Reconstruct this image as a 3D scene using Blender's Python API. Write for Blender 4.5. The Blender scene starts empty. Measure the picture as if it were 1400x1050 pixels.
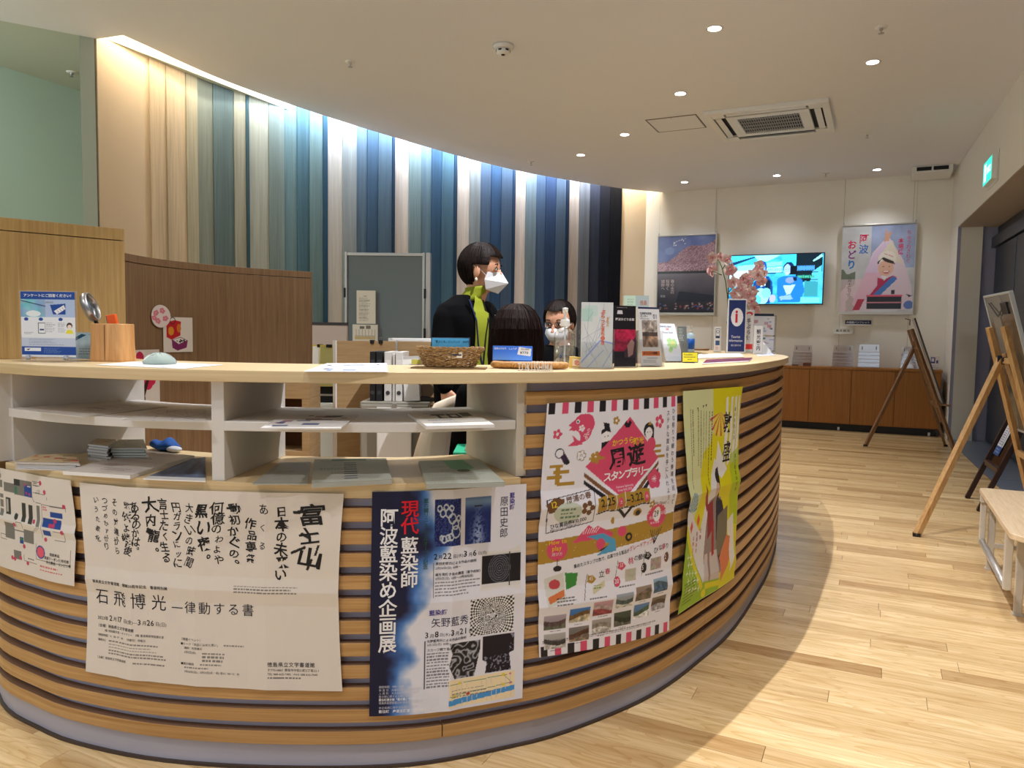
import bpy, bmesh, math, random
import numpy as np
from mathutils import Matrix, Vector
random.seed(7); RNG = np.random.default_rng(7)
SC = bpy.context.scene
COL = SC.collection
PI = math.pi
# ------------------------------------------------------------------ camera
FPX, PITCH, ROLL, CAMH = 1030.0, .0655, .0145, 1.149
YAW = math.atan(500/1030)
CY, SY = math.cos(YAW), math.sin(YAW)
def rz(v): return np.array([CY*v[0]-SY*v[1], SY*v[0]+CY*v[1], v[2]])
_f = np.array([0, math.cos(PITCH), -math.sin(PITCH)]); _u = np.array([0, math.sin(PITCH), math.cos(PITCH)]); _r = np.array([1., 0, 0])
_R = math.cos(ROLL)*_r+math.sin(ROLL)*_u; _U = -math.sin(ROLL)*_r+math.cos(ROLL)*_u
CR, CU, CF = rz(_R), rz(_U), rz(_f)
cam_d = bpy.data.cameras.new('camera'); cam = bpy.data.objects.new('camera', cam_d); COL.objects.link(cam)
cam_d.sensor_width = 36; cam_d.lens = 36*FPX/1400; cam_d.clip_start = .05; cam_d.clip_end = 100
cam.matrix_world = Matrix(((CR[0], CU[0], -CF[0], 0), (CR[1], CU[1], -CF[1], 0), (CR[2], CU[2], -CF[2], CAMH), (0, 0, 0, 1)))
SC.camera = cam
SC.view_settings.view_transform = 'Standard'; SC.view_settings.look = 'None'
SC.view_settings.gamma = 1; SC.view_settings.use_curve_mapping = False
SC.view_settings.exposure = 0.22
# ------------------------------------------------------------------ world: the dim daylit hall that continues behind the viewer
W = bpy.data.worlds.new('world'); SC.world = W; W.use_nodes = True
_bg = W.node_tree.nodes['Background']; _bg.inputs[0].default_value = (.80, .90, 1.0, 1); _bg.inputs[1].default_value = .66
CEIL = 3.2
def lamp(name, kind, loc, power, color, size=.1, spot=None, blend=.6, target=None, size_y=None):
    d = bpy.data.lights.new(name, kind); d.energy = power; d.color = color
    if kind == 'SPOT':
        d.spot_size = spot; d.spot_blend = blend; d.shadow_soft_size = size
    elif kind == 'AREA':
        d.size = size
        if size_y: d.shape = 'RECTANGLE'; d.size_y = size_y
    else: d.shadow_soft_size = size
    o = bpy.data.objects.new(name, d); COL.objects.link(o); o.location = loc
    if target is not None:
        o.rotation_euler = (Vector(target)-Vector(loc)).to_track_quat('-Z', 'Y').to_euler()
    return o
WARM = (1, .88, .72)
# downlights: the eight in view and unseen ones set over the counter and around the viewer
DL_SEEN = [(-1.071, 5.213), (-.129, 6.301), (-1.597, 6.462), (-2.42, 7.531), (-3.143, 8.181), (-2.408, 10.114), (-1.248, 10.136), (-.109, 10.234)]
DL_OUT = [(.3, 2.3), (-.9, 2.9), (-2.4, 3.6), (.1, 1.0), (-1.6, -.2), (-3.6, 1.6), (.2, -1.6), (-3.2, -1.2)]
for i, (x, y) in enumerate(DL_SEEN):
    far = y > 10
    lamp('downlight_lamp', 'SPOT', (x, y, CEIL-.012), 34 if far else 95, (.97, .97, 1), .03, math.radians(112), 1.0, (x, y, 0))
for (x, y) in DL_OUT:
    k = (x, y) == (-.9, 2.9)
    lamp('downlight_lamp', 'SPOT', (x, y, CEIL-.012), 270 if k else 78, (.97, .96, 1), .012 if k else .04, math.radians(104 if k else 120), .6, (x, y, 0))
# ------------------------------------------------------------------ pixel -> place on a real plane
def ray(px, py): return (px-700)/FPX*CR-(py-525)/FPX*CU+CF
O = np.array([0, 0, CAMH])
def WZ(px, py, z): d = ray(px, py); return d*((z-CAMH)/d[2])+O
def WX(px, py, x): d = ray(px, py); return d*(x/d[0])+O
def WY(px, py, y): d = ray(px, py); return d*(y/d[1])+O
def PD(px, py, dep):
    d = ray(px, py); k = d[0]*-SY+d[1]*CY; return d*(dep/k)+O
# ------------------------------------------------------------------ colours and materials
def lin(c): return tuple((v/12.92 if v <= .04045 else ((v+.055)/1.055)**2.4) for v in c)
def C8(r, g, b): return lin((r/255, g/255, b/255))
MATS = {}
def mat(name, col, rough=.5, metal=0, emit=None, es=1.0, trans=0, ior=1.45, spec=.5, bump=0, bscale=200, alpha=1, coat=0, sheen=0, var=0, vscale=3):
    if name in MATS: return MATS[name]
    m = bpy.data.materials.new(name); m.use_nodes = True; nt = m.node_tree; b = nt.nodes['Principled BSDF']
    b.inputs['Base Color'].default_value = (*col, 1); b.inputs['Roughness'].default_value = rough
    b.inputs['Metallic'].default_value = metal; b.inputs['Specular IOR Level'].default_value = spec
    b.inputs['Transmission Weight'].default_value = trans; b.inputs['IOR'].default_value = ior; b.inputs['Alpha'].default_value = alpha
    b.inputs['Coat Weight'].default_value = coat
    if sheen: b.inputs['Sheen Weight'].default_value = sheen
    if emit: b.inputs['Emission Color'].default_value = (*emit, 1); b.inputs['Emission Strength'].default_value = es
    if bump or var:
        tc = nt.nodes.new('ShaderNodeTexCoord')
    if var:
        n = nt.nodes.new('ShaderNodeTexNoise'); n.inputs['Scale'].default_value = vscale; nt.links.new(tc.outputs['Object'], n.inputs['Vector'])
        r = nt.nodes.new('ShaderNodeMix'); r.data_type = 'RGBA'; r.blend_type = 'MIX'
        r.inputs[6].default_value = (*[v*(1-var) for v in col], 1); r.inputs[7].default_value = (*[min(1, v*(1+var)) for v in col], 1)
        nt.links.new(n.outputs['Fac'], r.inputs[0]); nt.links.new(r.outputs[2], b.inputs['Base Color'])
    if bump:
        n = nt.nodes.new('ShaderNodeTexNoise'); n.inputs['Scale'].default_value = bscale; nt.links.new(tc.outputs['Object'], n.inputs['Vector'])
        bp = nt.nodes.new('ShaderNodeBump'); bp.inputs['Strength'].default_value = bump; bp.inputs['Distance'].default_value = .002
        nt.links.new(n.outputs['Fac'], bp.inputs['Height']); nt.links.new(bp.outputs['Normal'], b.inputs['Normal'])
    MATS[name] = m; return m
def wood(name, c1, c2, stretch=(1, 1, 1), scale=60, rough=.45, uv=False, attr=None, fine=.5, spec=.4):
    if name in MATS: return MATS[name]
    m = bpy.data.materials.new(name); m.use_nodes = True; nt = m.node_tree; b = nt.nodes['Principled BSDF']; L = nt.links
    tc = nt.nodes.new('ShaderNodeTexCoord'); mp = nt.nodes.new('ShaderNodeMapping'); mp.inputs['Scale'].default_value = stretch
    if attr:
        at = nt.nodes.new('ShaderNodeAttribute'); at.attribute_name = attr
        ge = nt.nodes.new('ShaderNodeNewGeometry'); va = nt.nodes.new('ShaderNodeVectorMath'); va.operation = 'ADD'
        sc = nt.nodes.new('ShaderNodeVectorMath'); sc.operation = 'SCALE'; sc.inputs['Scale'].default_value = 37
        L.new(at.outputs['Color'], sc.inputs[0]); L.new(ge.outputs['Position'], va.inputs[0]); L.new(sc.outputs[0], va.inputs[1]); L.new(va.outputs[0], mp.inputs['Vector'])
    else: L.new(tc.outputs['UV' if uv else 'Object'], mp.inputs['Vector'])
    n1 = nt.nodes.new('ShaderNodeTexNoise'); n1.inputs['Scale'].default_value = scale; n1.inputs['Detail'].default_value = 5; n1.inputs['Roughness'].default_value = .65
    n1.inputs['Distortion'].default_value = .6
    L.new(mp.outputs[0], n1.inputs['Vector'])
    cr = nt.nodes.new('ShaderNodeValToRGB'); cr.color_ramp.elements[0].position = .32; cr.color_ramp.elements[1].position = .68
    cr.color_ramp.elements[0].color = (*c2, 1); cr.color_ramp.elements[1].color = (*c1, 1)
    L.new(n1.outputs['Fac'], cr.inputs['Fac'])
    out = cr.outputs['Color']
    if attr:
        sx = nt.nodes.new('ShaderNodeSeparateColor'); L.new(at.outputs['Color'], sx.inputs[0])
        ramp = nt.nodes.new('ShaderNodeValToRGB'); e = ramp.color_ramp.elements
        e[0].position = 0; e[0].color = (.60, .47, .34, 1); e[1].position = 1; e[1].color = (1.25, 1.25, 1.22, 1)
        k = ramp.color_ramp.elements.new(.45); k.color = (.95, .88, .78, 1)
        L.new(sx.outputs[0], ramp.inputs['Fac'])
        mx = nt.nodes.new('ShaderNodeMix'); mx.data_type = 'RGBA'; mx.blend_type = 'MULTIPLY'; mx.inputs[0].default_value = 1
        L.new(out, mx.inputs[6]); L.new(ramp.outputs['Color'], mx.inputs[7]); out = mx.outputs[2]
        # long cathedral grain
        wv = nt.nodes.new('ShaderNodeTexNoise'); wv.inputs['Scale'].default_value = 1.0; wv.inputs['Detail'].default_value = 1.5
        m2 = nt.nodes.new('ShaderNodeMapping'); m2.inputs['Scale'].default_value = (2.2, 16, 5)
        L.new(va.outputs[0], m2.inputs['Vector']); L.new(m2.outputs[0], wv.inputs['Vector'])
        ml = nt.nodes.new('ShaderNodeMath'); ml.operation = 'MULTIPLY'; ml.inputs[1].default_value = 9
        fr = nt.nodes.new('ShaderNodeMath'); fr.operation = 'FRACT'; L.new(wv.outputs['Fac'], ml.inputs[0]); L.new(ml.outputs[0], fr.inputs[0])
        r3 = nt.nodes.new('ShaderNodeValToRGB'); r3.color_ramp.elements[0].position = .0; r3.color_ramp.elements[0].color = (.80, .70, .56, 1)
        r3.color_ramp.elements[1].position = .35; r3.color_ramp.elements[1].color = (1, 1, 1, 1)
        L.new(fr.outputs[0], r3.inputs['Fac'])
        m3 = nt.nodes.new('ShaderNodeMix'); m3.data_type = 'RGBA'; m3.blend_type = 'MULTIPLY'; m3.inputs[0].default_value = fine
        L.new(out, m3.inputs[6]); L.new(r3.outputs['Color'], m3.inputs[7]); out = m3.outputs[2]
    L.new(out, b.inputs['Base Color'])
    b.inputs['Roughness'].default_value = rough; b.inputs['Specular IOR Level'].default_value = spec
    MATS[name] = m; return m
def acrylic(name='clear_acrylic', tint=(1, 1, 1), gloss=.16):
    if name in MATS: return MATS[name]
    m = bpy.data.materials.new(name); m.use_nodes = True; nt = m.node_tree; nt.nodes.clear(); L = nt.links
    o = nt.nodes.new('ShaderNodeOutputMaterial'); t = nt.nodes.new('ShaderNodeBsdfTransparent'); g = nt.nodes.new('ShaderNodeBsdfGlossy'); mx = nt.nodes.new('ShaderNodeMixShader')
    t.inputs[0].default_value = (*tint, 1); g.inputs['Roughness'].default_value = .08
    lw = nt.nodes.new('ShaderNodeLayerWeight'); lw.inputs[0].default_value = .35
    ad = nt.nodes.new('ShaderNodeMath'); ad.operation = 'MULTIPLY_ADD'; ad.inputs[1].default_value = .6; ad.inputs[2].default_value = gloss*.35
    L.new(lw.outputs['Facing'], ad.inputs[0]); L.new(ad.outputs[0], mx.inputs[0]); L.new(t.outputs[0], mx.inputs[1]); L.new(g.outputs[0], mx.inputs[2]); L.new(mx.outputs[0], o.inputs[0])
    MATS[name] = m; return m
def attrmat(name, rough=.55, emit=0, spec=.35):
    if name in MATS: return MATS[name]
    m = bpy.data.materials.new(name); m.use_nodes = True; nt = m.node_tree; b = nt.nodes['Principled BSDF']
    at = nt.nodes.new('ShaderNodeAttribute'); at.attribute_name = 'col'
    nt.links.new(at.outputs['Color'], b.inputs['Base Color']); b.inputs['Roughness'].default_value = rough; b.inputs['Specular IOR Level'].default_value = spec
    if emit:
        nt.links.new(at.outputs['Color'], b.inputs['Emission Color']); b.inputs['Emission Strength'].default_value = emit
    MATS[name] = m; return m
# ------------------------------------------------------------------ mesh builder
class MB:
    def __init__(s): s.v = []; s.f = []; s.uv = {}
    def add(s, vs, fs, M=None):
        n = len(s.v)
        for p in vs:
            s.v.append(tuple(M @ Vector(p)) if M is not None else tuple(float(q) for q in p))
        for f in fs: s.f.append(tuple(i+n for i in f))
        return s
    def box(s, x0, x1, y0, y1, z0, z1, M=None):
        vs = [(x0, y0, z0), (x1, y0, z0), (x1, y1, z0), (x0, y1, z0), (x0, y0, z1), (x1, y0, z1), (x1, y1, z1), (x0, y1, z1)]
        return s.add(vs, [(0, 3, 2, 1), (4, 5, 6, 7), (0, 1, 5, 4), (1, 2, 6, 5), (2, 3, 7, 6), (3, 0, 4, 7)], M)
    def bar(s, a, b, w, h=None, up=(0, 0, 1)):
        h = h or w; a = Vector(a); b = Vector(b); d = (b-a); L = d.length; d.normalize(); up = Vector(up)
        x = d.cross(up)
        if x.length < 1e-4: x = d.cross(Vector((1, 0, 0)))
        x.normalize(); z = x.cross(d)
        M = Matrix(((x[0], d[0], z[0], a[0]), (x[1], d[1], z[1], a[1]), (x[2], d[2], z[2], a[2]), (0, 0, 0, 1)))
        return s.box(-w/2, w/2, 0, L, -h/2, h/2, M)
    def tube(s, pts, r, n=8, cap=True):
        pts = [Vector(p) for p in pts]; rs = r if isinstance(r, (list, tuple)) else [r]*len(pts)
        base = len(s.v); prev = None
        for i, p in enumerate(pts):
            d = (pts[min(i+1, len(pts)-1)]-pts[max(i-1, 0)]).normalized()
            if prev is None:
                x = d.orthogonal().normalized()
            else:
                x = (prev-d*prev.dot(d)).normalized()
            prev = x; y = d.cross(x)
            for k in range(n):
                a = 2*PI*k/n; s.v.append(tuple(p+(x*math.cos(a)+y*math.sin(a))*rs[i]))
        for i in range(len(pts)-1):
            for k in range(n):
                a = base+i*n+k; b = base+i*n+(k+1) % n; s.f.append((a, b, b+n, a+n))
        if cap:
            s.f.append(tuple(base+k for k in reversed(range(n)))); e = base+(len(pts)-1)*n; s.f.append(tuple(e+k for k in range(n)))
        return s
    def lathe(s, prof, c=(0, 0, 0), n=24, M=None, ax=1.0):
        vs = []; fs = []
        for (r, z) in prof:
            for k in range(n):
                a = 2*PI*k/n; vs.append((c[0]+r*math.cos(a), c[1]+r*math.sin(a)*ax, c[2]+z))
        for i in range(len(prof)-1):
            for k in range(n):
                a = i*n+k; b = i*n+(k+1) % n; fs.append((a, b, b+n, a+n))
        if prof[0][0] > 1e-5: fs.append(tuple(reversed(range(n))))
        if prof[-1][0] > 1e-5: e = (len(prof)-1)*n; fs.append(tuple(e+k for k in range(n)))
        return s.add(vs, fs, M)
    def ball(s, c, r, n=12, m=8, M=None):
        r = r if isinstance(r, (list, tuple)) else (r, r, r); vs = []; fs = []
        for i in range(m+1):
            t = PI*i/m
            for k in range(n):
                a = 2*PI*k/n; vs.append((c[0]+r[0]*math.sin(t)*math.cos(a), c[1]+r[1]*math.sin(t)*math.sin(a), c[2]+r[2]*math.cos(t)))
        for i in range(m):
            for k in range(n):
                a = i*n+k; b = i*n+(k+1) % n; fs.append((a, a+n, b+n, b))
        return s.add(vs, fs, M)
    def prism(s, poly, z0, z1, M=None):
        n = len(poly); vs = [(p[0], p[1], z0) for p in poly]+[(p[0], p[1], z1) for p in poly]
        return s.add(vs, [tuple(reversed(range(n))), tuple(range(n, 2*n))]+[(i, (i+1) % n, (i+1) % n+n, i+n) for i in range(n)], M)
    def loft(s, secs, n=20, cap=True, skip=None):
        # secs: (centre, half width along a, half width along b, axis a, axis b)
        base = len(s.v)
        for (c, ra, rb, a, b) in secs:
            c = Vector(c); a = Vector(a); b = Vector(b)
            for k in range(n):
                t = 2*PI*k/n; s.v.append(tuple(c+a*math.cos(t)*ra+b*math.sin(t)*rb))
        for i in range(len(secs)-1):
            for k in range(n):
                if skip and skip(i, k): continue
                p = base+i*n+k; q = base+i*n+(k+1) % n; s.f.append((p, q, q+n, p+n))
        if cap:
            s.f.append(tuple(base+k for k in reversed(range(n)))); e = base+(len(secs)-1)*n; s.f.append(tuple(e+k for k in range(n)))
        return s
def link(o, parent=None, kind=None):
    COL.objects.link(o)
    if parent is not None: o.parent = parent
    if kind: o['kind'] = kind
    return o
def ob(name, mb, material, parent=None, kind=None, smooth=False, bevel=0, label=None, solid=0, sub=0, recalc=True):
    me = bpy.data.meshes.new(name); me.from_pydata(mb.v, [], mb.f)
    if mb.uv:
        uvl = me.uv_layers.new(name='UVMap'); lp = np.zeros(len(me.loops), dtype=np.int32); me.loops.foreach_get('vertex_index', lp)
        arr = np.array([mb.uv.get(i, (0, 0)) for i in range(len(mb.v))], dtype=np.float32)[lp]; uvl.data.foreach_set('uv', arr.ravel())
    if recalc:
        bm = bmesh.new(); bm.from_mesh(me); bmesh.ops.recalc_face_normals(bm, faces=bm.faces[:]); bm.to_mesh(me); bm.free()
    me.materials.append(material)
    if smooth:
        for p in me.polygons: p.use_smooth = True
    o = bpy.data.objects.new(name, me); link(o, parent, kind)
    if solid:
        k = o.modifiers.new('solid', 'SOLIDIFY'); k.thickness = solid
    if bevel:
        k = o.modifiers.new('bevel', 'BEVEL'); k.width = bevel; k.segments = 2; k.limit_method = 'ANGLE'; k.angle_limit = .7
    if sub:
        k = o.modifiers.new('sub', 'SUBSURF'); k.levels = sub; k.render_levels = sub
    if label: o['label'] = label
    return o
def tag(o, label, cat, group=None, kind=None):
    o['label'] = label; o['category'] = cat
    if group: o['group'] = group
    if kind: o['kind'] = kind
    return o
def thing(name, label, cat, loc=(0, 0, 0), rot=0, group=None):
    o = bpy.data.objects.new(name, None); COL.objects.link(o); o.empty_display_size = .05
    o.location = tuple(float(v) for v in loc); o.rotation_euler = (0, 0, rot); return tag(o, label, cat, group)
def copy_tree(o, parent=None):
    c = o.copy(); COL.objects.link(c)
    if parent is not None: c.parent = parent
    for ch in list(o.children): copy_tree(ch, c)
    return c
# ------------------------------------------------------------------ printing: colour grids and glyph geometry
_G = {}
def glyph(ch, bold=0):
    k = (ch, bold)
    if k in _G: return _G[k]
    c = bpy.data.curves.new('g', 'FONT'); c.body = ch; c.size = 1; c.resolution_u = 2; c.fill_mode = 'FRONT'; c.offset = bold
    o = bpy.data.objects.new('g', c); m = o.to_mesh()
    v = np.array([(p.co.x, p.co.y) for p in m.vertices]).reshape(-1, 2); f = [tuple(p.vertices) for p in m.polygons]
    o.to_mesh_clear(); bpy.data.objects.remove(o); bpy.data.curves.remove(c)
    wide = ord(ch) > 0x2e80
    adv = 1.0 if wide else (max(v[:, 0])+.06 if len(v) else .3)
    _G[k] = (v, f, adv); return _G[k]
def snoise(h, w, n):
    a = RNG.random((max(2, int(n*h/w)+2), n+2)); yi = np.linspace(0, a.shape[0]-1.001, h); xi = np.linspace(0, a.shape[1]-1.001, w)
    y0 = yi.astype(int); x0 = xi.astype(int); fy = (yi-y0)[:, None]; fx = (xi-x0)[None]
    return (a[y0][:, x0]*(1-fy)*(1-fx)+a[y0+1][:, x0]*fy*(1-fx)+a[y0][:, x0+1]*(1-fy)*fx+a[y0+1][:, x0+1]*fy*fx)
def fnoise(h, w, n, o=3):
    s = 0; t = 0
    for i in range(o): s = s+snoise(h, w, n*2**i)/2**i; t += 1/2**i
    return s/t
class Cv:
    """a printed sheet: w x h in millimetres, painted in sRGB, (0,0) top left"""
    def __init__(s, w, h, res=1.6, bg=(240, 238, 235)):
        s.w, s.h, s.res = w, h, res; s.W = max(3, int(round(w/res))); s.H = max(3, int(round(h/res)))
        s.a = np.zeros((s.H, s.W, 3)); s.a[:] = np.array(bg)/255
        s.X, s.Y = np.meshgrid((np.arange(s.W))*w/(s.W-1), (np.arange(s.H))*h/(s.H-1)); s.t = []
    def put(s, mask, col, al=1.0):
        c = np.array(col)/255 if not isinstance(col, np.ndarray) else col
        s.a[mask] = s.a[mask]*(1-al)+c*al if not isinstance(col, np.ndarray) else col[mask]
    def rect(s, x0, y0, x1, y1, c, al=1.0): s.put((s.X >= x0) & (s.X <= x1) & (s.Y >= y0) & (s.Y <= y1), c, al)
    def ell(s, cx, cy, rx, ry, c, al=1.0): s.put(((s.X-cx)/rx)**2+((s.Y-cy)/ry)**2 <= 1, c, al)
    def ring(s, cx, cy, r, w, c): s.put(np.abs(np.hypot(s.X-cx, s.Y-cy)-r) <= w/2, c)
    def line(s, x0, y0, x1, y1, w, c):
        dx, dy = x1-x0, y1-y0; L = dx*dx+dy*dy+1e-9; t = np.clip(((s.X-x0)*dx+(s.Y-y0)*dy)/L, 0, 1)
        s.put(np.hypot(s.X-x0-t*dx, s.Y-y0-t*dy) <= w/2, c)
    def poly(s, pts, c, al=1.0):
        m = np.zeros(s.X.shape, bool); n = len(pts)
        for i in range(n):
            (x0, y0), (x1, y1) = pts[i], pts[(i+1) % n]
            if y0 == y1: continue
            k = ((s.Y >= min(y0, y1)) & (s.Y < max(y0, y1))) & (s.X < (x1-x0)*(s.Y-y0)/(y1-y0)+x0); m ^= k
        s.put(m, c, al)
    def img(s, x0, y0, x1, y1, fn):
        m = (s.X >= x0) & (s.X <= x1) & (s.Y >= y0) & (s.Y <= y1); ys, xs = np.where(m)
        if len(ys) == 0: return
        sl = (slice(ys.min(), ys.max()+1), slice(xs.min(), xs.max()+1)); X = (s.X[sl]-x0)/(x1-x0); Y = (s.Y[sl]-y0)/(y1-y0)
        s.a[sl] = np.clip(fn(X, Y), 0, 255)/255
    def text(s, st, x, y, size, col=(20, 20, 20), vert=False, bold=0, sp=1.0, asp=1.0, rot=0, jit=0, seed=0):
        rr = random.Random(seed); cx, cy = x, y; ca, sa = math.cos(rot), math.sin(rot); gx = 0; gy = 0
        for ch in st:
            if ch in ' 　':
                if vert: gy += size*.5*sp
                else: gx += size*(.35 if ch == ' ' else 1)*sp*asp
                continue
            v, f, adv = glyph(ch, bold)
            if len(v):
                p = v.copy(); p[:, 1] = .88-p[:, 1]
                if vert and ch in 'ー～~—-（）()―':
                    q = p-.5; p = np.stack([-q[:, 1], q[:, 0]], 1)+.5
                if vert and ch in '。、': p = p+np.array([.55, -.5])
                if jit:
                    q = p-.5; an = rr.uniform(-jit, jit); k = 1+rr.uniform(-jit, jit)
                    q = np.stack([q[:, 0]*math.cos(an)-q[:, 1]*math.sin(an)+q[:, 1]*rr.uniform(-jit, jit), q[:, 0]*math.sin(an)+q[:, 1]*math.cos(an)], 1)*k
                    q[:, 0] += .05*np.sin(q[:, 1]*7+rr.random()*6); p = q+.5+np.array([rr.uniform(-jit, jit)*.5, 0])
                off = .5-adv/2 if (vert and adv < 1) else 0
                q = np.stack([gx+(p[:, 0]+off)*size*asp, gy+p[:, 1]*size], 1)
                s.t.append((np.stack([x+q[:, 0]*ca-q[:, 1]*sa, y+q[:, 0]*sa+q[:, 1]*ca], 1), f, col))
            if vert: gy += size*sp
            else: gx += size*adv*asp*sp
        return gx
    def bars(s, x, y, w, n, lh, col=(90, 90, 95), th=.42, seed=1, vert=False):
        """lines of print too small to read: broken strokes"""
        rr = random.Random(seed)
        for i in range(n):
            p = 0; end = w*rr.uniform(.6, 1)
            while p < end:
                k = rr.uniform(.5, 1.3)*lh
                if vert: s.rect(x-i*lh, y+p, x-i*lh+lh*th, y+min(p+k, end), col, .8)
                else: s.rect(x+p, y+i*lh, x+min(p+k, end), y+i*lh+lh*th, col, .65)
                p += k+lh*.25
    def build(s, name, parent, mapf, material=None, lift=.0006, lname='lettering', sheetname=None):
        material = material or attrmat('printed_paper')
        me = bpy.data.meshes.new(name)
        U = (s.X/s.w).ravel(); V = (s.Y/s.h).ravel(); P = mapf(U, V, 0.0)
        idx = np.arange(s.H*s.W).reshape(s.H, s.W); q = np.stack([idx[1:, :-1], idx[1:, 1:], idx[:-1, 1:], idx[:-1, :-1]], -1).reshape(-1, 4)
        me.vertices.add(len(P)); me.vertices.foreach_set('co', P.astype(np.float32).ravel())
        me.loops.add(q.size); me.loops.foreach_set('vertex_index', q.astype(np.int32).ravel())
        me.polygons.add(len(q)); me.polygons.foreach_set('loop_start', (np.arange(len(q))*4).astype(np.int32))
        me.update(calc_edges=True)
        s_col(me, s.a.reshape(-1, 3)); me.materials.append(material)
        for_smooth(me)
        o = bpy.data.objects.new(name, me); link(o, parent)
        if s.t:
            vs = []; fs = []; cs = []; n = 0
            for (p, f, c) in s.t:
                vs.append(p); fs += [tuple(i+n for i in t) for t in f]; cs.append(np.tile(np.array(c)/255., (len(p), 1))); n += len(p)
            p = np.concatenate(vs); P = mapf(p[:, 0]/s.w, p[:, 1]/s.h, lift)
            m2 = bpy.data.meshes.new(lname); m2.from_pydata([tuple(r) for r in P.tolist()], [], fs)
            s_col(m2, np.concatenate(cs)); m2.materials.append(material)
            o2 = bpy.data.objects.new(lname, m2); link(o2, o if DEPTH(o) < 2 else parent); o2['kind'] = 'stuff'
        return o
def DEPTH(o):
    d = 0
    while o.parent is not None: o = o.parent; d += 1
    return d
def s_col(me, rgb):
    rgb = np.where(rgb <= .04045, rgb/12.92, ((np.clip(rgb, 0, 1)+.055)/1.055)**2.4)
    a = me.color_attributes.new('col', 'FLOAT_COLOR', 'POINT'); a.data.foreach_set('color', np.concatenate([rgb, np.ones((len(rgb), 1))], 1).astype(np.float32).ravel())
def for_smooth(me):
    me.polygons.foreach_set('use_smooth', np.ones(len(me.polygons), bool))
def flat(o, ux, uy, w, h, nrm=None, curl=None):
    """map a sheet to a flat place: o top left corner, ux along the width, uy down the sheet"""
    o = np.array(o, float); ux = np.array(ux, float); ux /= np.linalg.norm(ux); uy = np.array(uy, float); uy /= np.linalg.norm(uy)
    n = np.cross(uy, ux); n = n/np.linalg.norm(n)
    def f(U, V, off):
        d = off+(curl(U, V) if curl else 0)
        return o+np.outer(U*w, ux)+np.outer(V*h, uy)+(np.outer(d, n) if np.ndim(d) else n*d)
    return f
# ------------------------------------------------------------------ materials used all over
M_OAK = wood('oak_veneer', C8(196, 164, 116), C8(168, 132, 86), (.06, 3.5, 1), 20, .42, uv=True)
M_OAKV = wood('oak_panel_veneer', C8(196, 164, 108), C8(170, 138, 84), (14, 14, .35), 9, .5)
M_OAKD = wood('brown_oak_veneer', C8(150, 120, 88), C8(122, 94, 66), (10, 10, .35), 7, .5)
M_OAKH = wood('oak_board', C8(228, 206, 162), C8(204, 176, 130), (.06, 3.5, 1), 16, .35, uv=True)
M_DESK = wood('desk_veneer', C8(178, 148, 108), C8(158, 128, 88), (1, 1, 14), 6, .5)
M_CAB = wood('orange_oak_veneer', C8(172, 116, 56), C8(150, 96, 42), (10, 10, .3), 8, .45)
M_EASEL = wood('beech', C8(216, 176, 120), C8(188, 142, 88), (6, 6, 1), 12, .4)
M_EASEL2 = wood('aged_beech', C8(150, 112, 78), C8(118, 84, 54), (6, 6, 1), 12, .5)
M_BENCH = wood('pale_maple', C8(235, 212, 178), C8(214, 186, 146), (20, 1.2, 1), 5, .35)
M_WHITE = mat('white_laminate', C8(216, 212, 206), .4)
M_GREYB = mat('grey_backing_board', C8(196, 192, 208), .55)
M_WALL = mat('cream_wallcovering', C8(236, 233, 226), .85, bump=.5, bscale=500, var=.02)
M_CEIL = mat('ceiling_paint', C8(226, 228, 236), .9)
M_STEEL = mat('brushed_steel', C8(190, 190, 192), .35, 1)
M_BLACK = mat('black_plastic', C8(18, 18, 20), .4)
M_WPL = mat('white_plastic', C8(228, 228, 226), .4)
M_ALU = mat('pale_aluminium', C8(198, 196, 190), .35, .8)
M_CLEAR = acrylic(gloss=.12)
M_RACK = acrylic('rack_acrylic', (.97, .97, 1), .75)
M_PRINT = attrmat('printed_paper')
M_PAPER = mat('white_paper', C8(236, 234, 230), .7)
M_SKIN = mat('skin', C8(206, 152, 122), .5, var=.04, vscale=20)
M_HAIR = mat('dark_hair', C8(26, 16, 13), .6, spec=.2, bump=.8, bscale=120)
M_JACKET = mat('black_cloth', C8(9, 9, 11), .95, spec=.1)
M_NAVY = mat('navy_plastic', C8(28, 40, 82), .45)
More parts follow.
